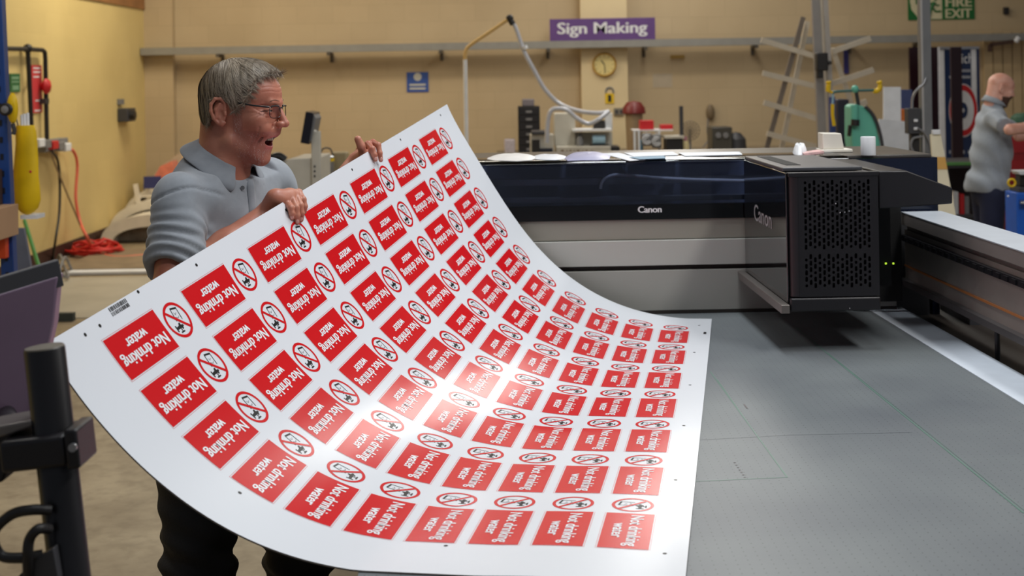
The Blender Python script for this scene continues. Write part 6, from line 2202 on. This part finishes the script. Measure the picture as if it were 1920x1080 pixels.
# maroon panel and banner
mb = B(1708, 88, 1762, 253, 15.4, 0.05, 0.0); solo('maroon_panel', mb, mat('maroon', (34, 10, 18), 0.3), 'tall dark maroon panel behind the grey steel post', 'panel')
Yb = 14.6
kb = Yb/F
T = thing('pull_up_banner', 'navy banner with a red and white ring and white letters', 'banner', (P(1797, 300, Yb).x, Yb, 0))
mb = B(1762, 88, 1836, 312, Yb, 0.01); part(T, 'panel', mb, mat('banner_navy', (24, 44, 84), 0.4), bevel=0)
mb = B(1762, 88, 1770, 312, Yb-0.003, 0.002); part(T, 'white_band', mb, M_paper)
mb = B(1824, 88, 1830, 300, Yb-0.0035, 0.002); part(T, 'white_band', mb, M_paper)
mb = B(1762, 87, 1836, 93, Yb-0.02, 0.03); part(T, 'top_rail', mb, M_steel)
c_ = P(1806, 207, Yb)
def ringm(r0, r1, off, n=48):
    m_ = MB(); vs = []
    for k in range(n):
        t = 2*PI*k/n
        vs += [(c_.x+r0*math.cos(t)*0.54, Yb-off, c_.z+r0*math.sin(t)), (c_.x+r1*math.cos(t)*0.54, Yb-off, c_.z+r1*math.sin(t))]
    m_.add(vs, [(2*k, 2*k+1, 2*((k+1) % n)+1, 2*((k+1) % n)) for k in range(n)]); return m_
part(T, 'white_disc', ringm(0.001, 50*kb, 0.004), M_paper, smooth=None)
part(T, 'red_ring', ringm(37*kb, 48*kb, 0.005), M_redp, smooth=None)
mb = ringm(4*kb, 15*kb, 0.006); part(T, 'letter_shape', mb, mat('banner_navy', (24, 44, 84), 0.4), smooth=None, label='dark oval letter in the middle of the ring')
mb = MB()
text_on(mb, 'ich', (P(1803, 119, Yb).x, Yb-0.004, P(1803, 119, Yb).z), (1, 0, 0), (0, 0, 1), 20*kb, 19*kb, 0.012, 1.12)
part(T, 'lettering', mb, M_paper, smooth=None)
mb = MB()
for (x0, x1, y0, y1) in ((1804, 1823, 130, 135), (1804, 1823, 142, 147), (1780, 1787, 142, 147), (1780, 1786, 282, 288), (1803, 1812, 282, 288), (1815, 1823, 282, 288)):
    for k in range(int((x1-x0)/3.2)):
        a = P(x0+k*3.2, y1, Yb-0.004); b = P(x0+k*3.2+2.2, y0, Yb-0.004); mb.box((a.x, Yb-0.005, a.z), (b.x, Yb-0.004, b.z))
part(T, 'small_lettering', mb, mat('pale_letter', (186, 190, 200), 0.5), kind='stuff')
mb = MB(); mb.box((P(1760, 312, Yb).x, Yb-0.12, 0), (P(1838, 312, Yb).x, Yb+0.12, 0.09)); part(T, 'foot', mb, M_steel, bevel=0.01)
mb = MB(); mb.box((P(1797, 312, Yb).x, Yb+0.011, 0.09), (P(1801, 312, Yb).x, Yb+0.04, P(1797, 100, Yb).z)); part(T, 'pole', mb, M_steel)
mb = B(1786, 88, 1803, 292, Yb-0.25, 0.03, 0.0); solo('dark_strip_panel', mb, mat('maroon', (34, 10, 18), 0.3), 'narrow maroon strip standing in front of the navy banner', 'panel')
# leaning plank
T = thing('leaning_plank', 'pale plank with an ochre band leaning right of the switch box', 'plank', (P(1775, 420, 8.0).x, 8.0, 0))
mb = MB()
tp = [P(1745, 252, 8.3), P(1764, 252, 8.3)]
bt = [Vector((P(1846, 640, 7.8).x, 7.8, 0)), Vector((P(1775, 640, 7.8).x, 7.8, 0))]
mb.prism([tp[0], tp[1], bt[0], bt[1]], (0, 0.02, 0)); part(T, 'board', mb, mat('pale_plank', (214, 204, 176), 0.6))
def pk_(t, s):
    a = tp[0]*(1-t)+bt[1]*t; b = tp[1]*(1-t)+bt[0]*t
    return a*(1-s)+b*s+Vector((0, -0.003, 0))
mb = MB(); mb.add([pk_(0.10, 0), pk_(0.10, 1), pk_(0.155, 1), pk_(0.155, 0)], [(0, 1, 2, 3)]); part(T, 'ochre_band', mb, mat('ochre', (198, 150, 70), 0.6), smooth=None)
mb = MB(); mb.cbox(P(1755, 248, 8.3), (0.05, 0.03, 0.03)); part(T, 'top_grip', mb, M_paper, bevel=0.006)
# bench with green edge under the banner
T = thing('green_edged_bench', 'dark shelf bench with a thin green edge below the banner', 'bench', (P(1810, 420, 11.5).x, 11.5, 0))
zg = P(1800, 306, 11.3).z
mb = MB(); mb.box((P(1770, 306, 11.3).x, 11.3, zg-0.04), (P(1880, 306, 11.3).x, 12.0, zg)); part(T, 'top', mb, M_dgrey)
mb = MB(); mb.box((P(1770, 306, 11.3).x, 11.28, zg-0.015), (P(1835, 306, 11.3).x, 11.30, zg+0.01)); part(T, 'green_edge', mb, mat('edge_green', (84, 140, 74), 0.5))
mb = MB(); mb.box((P(1772, 306, 11.3).x, 11.9, 0), (P(1876, 306, 11.3).x, 11.95, zg-0.04)); part(T, 'back', mb, mat('bench_dark', (34, 30, 32), 0.6))
mb = MB(); mb.box((P(1772, 306, 11.3).x, 11.35, 0.50), (P(1876, 306, 11.3).x, 11.9, 0.53)); part(T, 'shelf', mb, M_dgrey)
for px in (1774, 1874):
    mb = MB(); x = P(px, 306, 11.3).x; mb.box((x-0.03, 11.32, 0), (x+0.03, 11.38, zg-0.04)); part(T, 'leg', mb, M_dgrey)
for i, (px, m, lb) in enumerate(((1786, M_paper, 'white'), (1797, M_redp, 'red'), (1806, M_grey, 'grey'))):
    mb = MB(); x = P(px, 400, 11.5).x; mb.box((x-0.018, 11.4, 0.5305), (x+0.018, 11.6, 0.72-0.02*i)); solo('shelf_box', mb, m, f'small {lb} box on the lower shelf of the green edged bench', 'box', 'boxes on the lower shelf')

# ------------------------------------------------------------------ things on the printer top
zt2 = z_top+0.0005
def TZ(px, py):
    return LM @ LZ(px, py, zt2)
def crumple(name, poly, h, m, label, cat, seed):
    rg = random.Random(seed)
    pts = [TZ(a, b) for a, b in poly]
    c_ = sum(pts, Vector())/len(pts)
    mb = MB(); n = len(pts); vs = []
    R = 5
    for k in range(R+1):
        t = 1-k/R
        for p in pts:
            q = c_+(p-c_)*t
            hh = h*min(1, (1-t)*2.2)**0.6*(0.8+0.35*rg.random()) if k else 0
            vs.append((q.x, q.y, zt2+hh+0.002))
    vb = len(vs)
    fs = []
    for k in range(R):
        for j in range(n):
            fs.append((k*n+j, k*n+(j+1) % n, (k+1)*n+(j+1) % n, (k+1)*n+j))
    vs += [(p.x, p.y, zt2) for p in pts]
    fs.append(tuple(range(vb, vb+n))[::-1])
    for j in range(n):
        fs.append((vb+j, vb+(j+1) % n, (j+1) % n, j))
    mb.add(vs, fs)
    return solo(name, mb, m, label, cat, smooth=30)
def ring_poly(x0, x1, y0, y1, n=16, seed=1):
    rg = random.Random(seed)
    return [((x0+x1)/2+(x1-x0)/2*math.cos(2*PI*k/n)*(0.85+0.15*rg.random()), (y0+y1)/2+(y1-y0)/2*math.sin(2*PI*k/n)*(0.85+0.15*rg.random())) for k in range(n)]
crumple('plastic_bag', ring_poly(910, 1010, 291, 303, 18, 2), 0.012, mat('bag_white', (222, 218, 214), 0.4, noise=(18, 0.08)), 'crumpled white plastic bag with orange spots at the left end of the printer top', 'bag', 4)
for k, (px, py) in enumerate(((937, 294), (966, 293))):
    pass
crumple('plastic_film', ring_poly(995, 1065, 291, 301, 16, 3), 0.008, mat('film_white', (224, 226, 232), 0.35, noise=(14, 0.08)), 'flattened white film between the bag and the lilac sheet', 'film', 5)
crumple('lilac_sheet', [(1058, 297), (1068, 291), (1090, 289), (1115, 287), (1132, 289), (1145, 293), (1142, 299), (1120, 301), (1090, 301), (1064, 302)], 0.012, mat('lilac_film', (158, 158, 188), 0.4, noise=(14, 0.1)), 'lilac crumpled sheet on the middle of the printer top', 'sheet', 6)
def flat_sheet(name, poly, m, label, z0=0.0, th=0.0015):
    mb = MB(); pts = [(LM @ LZ(a, b, zt2+z0)) for a, b in poly]
    mb.prism(pts, (0, 0, th)); return solo(name, mb, m, label, 'paper')
flat_sheet('paper_sheet', [(1128, 288), (1160, 287), (1210, 300), (1180, 302)], M_paper, 'white sheet right beside the lilac crumpled sheet')
flat_sheet('paper_sheet', [(1170, 287), (1262, 285), (1272, 291), (1188, 294)], M_paper, 'long white sheet farther back on the printer top', 0.002)
flat_sheet('paper_sheet', [(1180, 295), (1245, 293), (1250, 297), (1200, 299)], mat('blue_paper', (120, 150, 170), 0.6), 'bluish sheet lying in front of the long white sheet', 0.004)
flat_sheet('paper_sheet', [(1272, 287), (1386, 285), (1392, 290), (1284, 293)], M_paper, 'white sheet nearest the print carriage on the printer top', 0.002)
# tapes on the deck
def deck(px, py):
    return LM @ LZ(px, py, zt2)
def cylinder_on(px, py, r, h, name, m, label, cat, hole=0.5):
    c_ = deck(px, py)
    mb = MB(); mb.lathe(c_, [(r*hole, 0), (r*0.96, 0), (r, 0.003), (r, h-0.003), (r*0.96, h), (r*hole, h)], 28)
    mb.f = mb.f[:-2]; mb.m = mb.m[:-2]
    n = 28; L = len(mb.v)//n
    for k in range(n):
        mb.f.append([(L-1)*n+k, (L-1)*n+(k+1) % n, (k+1) % n, k]); mb.m.append(0)
    return solo(name, mb, m, label, cat)
cylinder_on(1628, 291, 0.026, 0.066, 'tape_roll', M_paper, 'white cylinder of tape standing rightmost on the printer top', 'tape', 0.3)
T = thing('roll_holder', 'white block shaped paper holder on the printer top behind the carriage', 'holder', tuple(deck(1562, 284)))
c_ = deck(1562, 286)
s5 = c_.y/F
mb = MB(); mb.prism([(c_.x-19*s5, c_.y, zt2+0.012), (c_.x+21*s5, c_.y, zt2+0.012), (c_.x+16*s5, c_.y, zt2+0.07), (c_.x-19*s5, c_.y, zt2+0.072)], (0, 0.08, 0)); part(T, 'block', mb, mat('ivory', (214, 208, 196), 0.5), bevel=0.003)
mb = MB(); mb.box((c_.x-22*s5, c_.y-0.01, zt2), (c_.x+36*s5, c_.y+0.09, zt2+0.012)); part(T, 'base', mb, mat('ivory', (214, 208, 196), 0.5), bevel=0.003)
crumple('tissue_wad', ring_poly(1484, 1516, 280, 292, 14, 8), 0.030, M_paper, 'crumpled white tissue left of the white paper holder', 'tissue', 9)
mb = MB(); pts = [deck(1502, 289), deck(1538, 284), deck(1545, 287), deck(1508, 292)]; mb.prism(pts, (0, 0, 0.008))
solo('tape_strip', mb, mat('red_white_tape', (214, 170, 168), 0.5, noise=(30, 0.3)), 'pinkish strip of tape between the tissue and the paper holder', 'tape')

# ------------------------------------------------------------------ far right corner
Yv = 11.6
mb = B(1893, 252, 1990, 345, Yv, 0.4); RB0 = P(1893, 345, Yv).z
T = thing('side_cabinet', 'deep red tool cabinet at the right edge behind the bald man', 'cabinet', (P(1940, 345, Yv).x, Yv+0.2, 0))
mb = MB(); mb.box((P(1890, 252, Yv).x, Yv, 0.0), (P(1990, 252, Yv).x, Yv+0.25, P(1890, 240, Yv).z)); part(T, 'body', mb, mat('cabinet_red', (150, 26, 32), 0.4), bevel=0.006)
for py in (290, 330):
    mb = B(1893, py-30, 1985, py-3, Yv-0.008, 0.008); part(T, 'drawer', mb, mat('cabinet_red2', (164, 30, 36), 0.4), bevel=0.002)
mb = MB(); c_ = P(1918, 232, Yv+0.12); mb.lathe((c_.x, Yv+0.12, P(1890, 240, Yv).z+0.0005), [(0.115, 0), (0.115, 0.04), (0.10, 0.09), (0.06, 0.12), (0.001, 0.125)], 24)
solo('green_hat', mb, mat('bottle_green', (40, 84, 62), 0.5), 'dark green domed cover on the red tool cabinet', 'cover')
Yu = 9.2
T = thing('tool_chest', 'bright blue tool chest with a steel handle at the right edge', 'chest', (P(1925, 455, Yu).x, Yu+0.2, 0))
zu = P(1890, 362, Yu).z
mb = MB(); mb.box((P(1884, 362, Yu+0.22).x, Yu, 0.04), (P(1990, 362, Yu).x, Yu+0.22, zu)); CB = part(T, 'body', mb, mat('chest_blue', (24, 92, 196), 0.35), bevel=0.008)
mb = B(1912, 372, 1985, 392, Yu-0.010, 0.010); DR = part(T, 'drawer', mb, mat('chest_blue2', (20, 70, 150), 0.35), bevel=0.003)
mb = MB(); mb.tube([P(1914, 380, Yu-0.01), P(1914, 380, Yu-0.05), P(1985, 380, Yu-0.05), P(1985, 380, Yu-0.01)], 0.010, 8); part(DR, 'handle', mb, M_steel)
mb = MB(); mb.sphere(P(1890, 368, Yu-0.004), 0.008, 8); part(T, 'lock', mb, M_steel)
for x in (P(1916, 362, Yu).x, P(1985, 362, Yu).x):
    mb = MB(); mb.cyl((x, Yu+0.05, 0), (x, Yu+0.05, 0.05), 0.02, 12); part(T, 'caster', mb, M_cable)
mb = MB(); mb.box((P(1893, 350, Yu+0.2).x, Yu+0.02, zu+0.0005), (P(1985, 350, Yu).x, Yu+0.2, zu+0.03)); solo('grey_tray', mb, M_dgrey, 'dark tray lying on the blue tool chest', 'tray')
zq = zu+0.0305
mb = MB()
for k in range(4):
    mb.box((P(1898, 320, Yu+0.2).x-0.004*k, Yu+0.05+0.01*k, zq+0.09+k*0.006), (P(1985, 320, Yu).x, Yu+0.2, zq+0.094+k*0.006))
mb2 = MB(); mb2.box((P(1903, 335, Yu+0.2).x, Yu+0.1, zq), (P(1980, 335, Yu).x, Yu+0.2, zq+0.0895)); solo('black_case', mb2, M_cable, 'black case under the white papers on the blue chest', 'case', bevel=0.01)
solo('paper_stack', mb, M_paper, 'loose white papers piled above the blue tool chest', 'paper', kind='stuff')
mb = MB(); c_ = P(1903, 338, Yu); mb.tube([(c_.x+0.025*math.cos(t), Yu+0.06, zq+0.034+0.025*math.sin(t)) for t in [2*PI*k/20 for k in range(21)]], 0.008, 8); solo('yellow_tape', mb, M_yel, 'yellow tape ring on the tray by the black case', 'tape', smooth=80)
mb = MB(); a = P(1880, 14, YW); b = P(1889, 27, YW); mb.box((a.x, YW-0.06, b.z), (b.x, YW-0.001, a.z)); solo('wall_sensor', mb, M_cable, 'small black sensor high on the wall right of the exit sign', 'sensor', bevel=0.006)
T = thing('gate_bracket', 'dark angle bracket with a white end under the cable tray', 'bracket', tuple(P(1880, 85, YW-0.4)))
mb = MB(); mb.beam(P(1857, 84, YW-0.38), P(1900, 78, YW-0.38), 0.03, 0.05); part(T, 'arm', mb, mat('rust_brown', (70, 48, 36), 0.6))
mb = MB(); mb.beam(P(1856, 83, YW-0.38), P(1856, 97, YW-0.38), 0.03, 0.05); part(T, 'drop', mb, mat('rust_brown', (70, 48, 36), 0.6))
mb = MB(); mb.cyl(P(1904, 79, YW-0.38), P(1910, 70, YW-0.38), 0.03, 12); part(T, 'end_cap', mb, M_paper)
# small white clips on the beam side, beyond it
mb = MB(); 
q = LM @ Vector((XG+0.22, 3.95, 0))
cc = P(1838, 432, 4.6)
mb.prism([P(1825, 436, 4.6), P(1852, 436, 4.6), P(1848, 428, 4.6), P(1836, 430, 4.6), P(1836, 420, 4.6), P(1830, 420, 4.6)], (0, 0.03, 0))
low_ = P(1838, 436, 4.6).z
solo('white_clip', mb, M_paper, 'small white clip standing behind the gantry beam', 'clip', bevel=0.002)
mb = MB(); a = P(1815, 436, 4.58); b = P(1870, 436, 4.58); mb.box((a.x, 4.58, 0), (b.x, 4.9, low_-0.0005)); solo('side_cupboard', mb, M_dgrey, 'dark low cupboard behind the gantry beam carrying a white clip', 'cupboard', bevel=0.004)

# ------------------------------------------------------------------ man in the background
Yn = 10.2
g = lambda px, py, d=0.0: np.array(P(px, py, Yn+d))
B2 = thing('person', 'bald bearded man in a grey polo shirt and navy trousers at the right', 'person', (P(1862, 500, Yn).x, Yn, 0))
hv2, hf2 = head_field(0.0045, False).mesh()
HO2 = g(1870, 168)
Rb = np.array(Matrix.Rotation(math.radians(8), 3, 'Z') @ Matrix.Rotation(math.radians(8), 3, 'Y'))
hw2 = (hv2*0.98) @ Rb.T + HO2
shn = g(1864, 224, -0.17); shf = g(1868, 222, 0.18)
eln = g(1893, 243, -0.40); wrn = g(1950, 238, -0.30)
elf = g(1910, 255, 0.30); wrf = g(1965, 246, 0.2)
pel2 = g(1853, 352); che = g(1860, 262)
f2 = Field((pel2[0]-0.3, Yn-0.35, 0.0), (pel2[0]+0.35, Yn+0.35, 1.7), 0.012)
f2.ell(che, (0.10, 0.15, 0.22), 0.03); f2.ell(pel2, (0.10, 0.14, 0.14), 0.03)
f2.cap(HO2+(-0.02, 0, -0.1), che+(0, 0, 0.16), 0.055, 0.065, 0.03)
for s in (-1, 1):
    hp2 = pel2+(0, 0.09*s, -0.05); kn2 = np.array((pel2[0]+0.02*s, Yn+0.11*s, 0.5)); an2 = np.array((pel2[0]-0.03+0.05*s, Yn+0.12*s, 0.09))
    f2.cap(hp2, kn2, 0.075, 0.055, 0.02); f2.cap(kn2, an2, 0.052, 0.036, 0.02)
b2 = f2.mesh()
def simple_hand(w, e, dirv):
    dirv = np.array(dirv, float); dirv /= np.linalg.norm(dirv)
    side = np.cross(dirv, (0, 0, 1)); side /= np.linalg.norm(side)
    fg = []
    for k in range(4):
        m = w+dirv*0.085+side*(0.02*(k-1.5))
        fg.append([m, m+dirv*0.035+np.array((0, 0, -0.008)), m+dirv*0.06+np.array((0, 0, -0.022)), m+dirv*0.072+np.array((0, 0, -0.035))])
    th_ = [w+dirv*0.03+side*0.03, w+dirv*0.06+side*0.05+np.array((0, 0, -0.01)), w+dirv*0.085+side*0.052+np.array((0, 0, -0.02))]
    return hand(w, e, fg, th_, None, 0.042, 0.004)
h1 = simple_hand(wrn, eln, (1, 0.1, -0.1)); h2 = simple_hand(wrf, elf, (1, -0.1, -0.1))
mi2 = np.zeros(len(hf2), np.int32)
fc2 = hv2[hf2].mean(1)*100
beard = (fc2[:, 0] > 1.4) & (fc2[:, 2] < -1.2-0.55*np.clip(fc2[:, 0]-3, 0, 5)) & (fc2[:, 2] > -13.5) & ~((fc2[:, 2] > -5.0) & (fc2[:, 0] < 8)) & (fc2[:, 0] < 13)
mi2[beard] = 1
v, f, m_ = join([(hw2, hf2, mi2), b2, h1, h2])
np_mesh('body', v, f, [skin_mat('skin_pale', (236, 186, 168), (218, 158, 138)), mat('dark_beard', (92, 64, 54), 0.8, bump=(300, 0.6))], B2, m_)
f3 = Field((pel2[0]-0.32, Yn-0.55, 0.72), (pel2[0]+0.4, Yn+0.5, 1.66), 0.009)
f3.ell(che, (0.135, 0.18, 0.24), 0.03); f3.ell(che+(-0.01, 0, -0.13), (0.15, 0.17, 0.2), 0.04); f3.ell(pel2+(-0.01, 0, 0.03), (0.165, 0.18, 0.14), 0.05)
for a, b in ((shn, eln), (shf, elf)):
    f3.cap(a, che+(0, 0, 0.09), 0.062, 0.10, 0.03)
    f3.cap(a, a+(b-a)*0.85, 0.064, 0.062, 0.02)
    n_ = (b-a)/np.linalg.norm(b-a)
    f3.plane(a+(b-a)*0.66, n_, 0.004, (b-(0.12, 0.1, 0.1), b+(0.14, 0.1, 0.1)))
f3.cap(che+(0.0, 0, 0.14), HO2+(-0.03, 0, -0.105), 0.105, 0.068, 0.03)
f3.cap(che+(0.0, -0.10, 0.17), che+(0, 0.10, 0.17), 0.07, 0.07, 0.04)
nk = HO2+np.array((-0.03, 0, -0.082))
f3.plane(nk, (0.35, 0, 1), 0.003, (nk-(0.1, 0.1, 0.03), nk+(0.1, 0.1, 0.1)))
f3.plane((pel2[0], 0, g(1850, 357)[2]), (0.06, 0, -1), 0.003)
v3, q3 = f3.mesh(); n3 = normals(v3, q3)
v3 = v3+n3*(0.006*np.sin(v3[:, 2]*34+v3[:, 0]*60+2*np.sin(v3[:, 1]*15)))[:, None]
np_mesh('polo_shirt', v3, q3, mat('grey_pique_far', (160, 168, 178), 0.85, noise=(60, 0.05), sheen=0.2), B2)
mb = MB()
rows = []
for i in range(25):
    t = math.radians(30+300*i/24)
    d = np.array((math.cos(t), math.sin(t), 0))
    rows.append([tuple(nk+d*0.062+np.array((0, 0, -0.012-0.35*d[0]*0.06))), tuple(nk+d*0.060+np.array((0, 0, 0.024-0.35*d[0]*0.06))), tuple(nk+d*0.092+np.array((0, 0, -0.022-0.35*d[0]*0.08)))])
vs = [p for r in rows for p in r]
mb.add(vs, [(i*3+j, (i+1)*3+j, (i+1)*3+j+1, i*3+j+1) for i in range(24) for j in range(2)])
c2 = part(B2, 'collar', mb, mat('grey_pique_far', (160, 168, 178), 0.85), smooth=80)
md = c2.modifiers.new('thick', 'SOLIDIFY'); md.thickness = 0.004
f4 = Field((pel2[0]-0.3, Yn-0.35, 0.03), (pel2[0]+0.3, Yn+0.35, 1.1), 0.01)
f4.ell(pel2+(0, 0, -0.02), (0.12, 0.16, 0.14), 0.04)
for s in (-1, 1):
    hp2 = pel2+(0, 0.09*s, -0.05); kn2 = np.array((pel2[0]+0.02*s, Yn+0.11*s, 0.5)); an2 = np.array((pel2[0]-0.03+0.05*s, Yn+0.12*s, 0.09))
    f4.cap(hp2, kn2, 0.098, 0.080, 0.03); f4.cap(kn2, an2, 0.080, 0.070, 0.03)
    fz = Field(an2-(0.16, 0.12, 0.10), an2+(0.24, 0.12, 0.10), 0.007)
    fz.cap(an2+(-0.03, 0, -0.045), an2+(0.15, 0, -0.052), 0.042, 0.036, 0.02)
    fz.plane((0, 0, 0.002), (0, 0, -1), 0.002)
    a, b = fz.mesh(); np_mesh('shoe', a, b, M_shoe, B2)
a, b = f4.mesh(); np_mesh('trousers', a, b, mat('navy_trousers', (24, 30, 58), 0.8), B2)

# ------------------------------------------------------------------ foreground: stand and monitor at the left
Yq = 1.95
top_ = P(83, 652, Yq); low_ = P(131, 1078, Yq)
dirp = (low_-top_)
foot = top_+dirp*(top_.z/(top_.z-low_.z))
rp = 37.5*Yq/F
T = thing('monitor_stand', 'thick black leaning pole with clamp and arm in the left foreground', 'stand', (foot.x, foot.y, 0))
mb = MB(); mb.tube([foot, foot+(top_-foot)*0.999, top_], [rp, rp, rp*0.97], 40); POLE = part(T, 'pole', mb, mat('pole_black', (20, 19, 22), 0.35))
mb = MB(); mb.tube([top_, top_+(top_-foot).normalized()*0.002], [rp*0.97, rp*0.93], 40); part(POLE, 'end_plug', mb, mat('plug_grey', (92, 86, 76), 0.5))
cl = P(98, 832, Yq)
du = (top_-foot).normalized()
dx = Vector((1, 0, 0)); dx = (dx-du*dx.dot(du)).normalized(); dy = du.cross(dx)
MX = Matrix((dx, dy, du)).transposed().to_4x4(); MX.translation = cl
mb = MB(); s6 = Yq/F
mb.box((-78*s6, -0.045, -32*s6), (44*s6, 0.05, 26*s6), MX); part(T, 'clamp', mb, M_black, bevel=0.006)
mb = MB(); mb.box((44*s6+0.001, -0.05, -36*s6), (70*s6, 0.03, 36*s6), MX); part(T, 'clamp_jaw', mb, M_black, bevel=0.004)
mb = MB(); mb.cyl(tuple(MX @ Vector((62*s6, -0.051, 5*s6))), tuple(MX @ Vector((62*s6, -0.056, 5*s6))), 0.006, 12); part(T, 'clamp_screw', mb, M_steel)
mb = MB(); mb.prism([P(-40, 806, Yq-0.02), P(58, 788, Yq-0.02), P(60, 800, Yq-0.02), P(20, 815, Yq-0.02), P(-40, 830, Yq-0.02)], (0, 0.08, 0)); part(T, 'arm', mb, mat('arm_grey', (118, 112, 108), 0.35, 0.3), bevel=0.003)
mb = MB(); mb.prism([P(-30, 812, Yq+0.0), P(38, 812, Yq+0.0), P(36, 860, Yq), P(18, 872, Yq), P(4, 905, Yq), P(-30, 910, Yq)], (0, 0.05, 0)); part(T, 'arm_bracket', mb, M_black, bevel=0.004)
mb = MB(); mb.tube(spline([P(96, 957, Yq-0.04), P(60, 956, Yq-0.05), P(20, 966, Yq-0.05), P(-12, 1000, Yq-0.05), P(0, 1040, Yq-0.05), P(40, 1046, Yq-0.05), P(80, 1040, Yq-0.04)], 8), 0.0075, 10); part(T, 'cable', mb, M_cable, smooth=80)
mb = MB(); mb.tube(spline([P(92, 992, Yq-0.04), P(72, 992, Yq-0.06), P(56, 1010, Yq-0.06), P(52, 1040, Yq-0.06), P(54, 1085, Yq-0.05), P(60, 1120, Yq-0.04)], 8), 0.0075, 10); part(T, 'cable', mb, M_cable, smooth=80)
mb = MB(); mb.prism([P(100, 1028, Yq-0.05), P(60, 1052, Yq-0.05), P(30, 1085, Yq-0.05), P(110, 1090, Yq-0.05)], (0, 0.02, 0)); part(T, 'gusset', mb, M_dgrey, bevel=0.002)
mb = MB(); mb.lathe((foot.x, foot.y, 0), [(0.001, 0), (0.28, 0), (0.28, 0.012), (0.06, 0.02), (0.045, 0.05), (0.001, 0.05)], 36); part(T, 'base_plate', mb, M_black)
Ys = Yq+0.22
T = thing('screen', 'back of a grey purple flat screen in the left foreground', 'screen', tuple(P(40, 790, Ys)))
A_, B_, C_, D_ = P(-120, 588, Ys-0.10), P(109, 517, Ys+0.02), P(76, 745, Ys+0.02), P(-120, 830, Ys-0.1)
B2_ = P(104, 640, Ys+0.02)
mb = MB(); mb.prism([A_, B_, P(100, 610, Ys+0.02), P(72, 735, Ys+0.02), P(50, 790, Ys+0.02), P(-120, 815, Ys-0.10)], (0.0, 0.028, 0.004)); part(T, 'back_shell', mb, mat('screen_shell', (112, 92, 112), 0.3), bevel=0.004)
mb = MB(); mb.beam(A_+Vector((0, 0.01, 0.004)), B_+Vector((0, 0.01, 0.004)), 0.012, 0.045, (0, 0, 1)); part(T, 'top_bezel', mb, M_dgrey, bevel=0.002)
mb = MB(); mb.cyl(P(12, 778, Ys+0.0), P(12, 812, Yq+0.03), 0.016, 14); part(T, 'mount', mb, M_black)
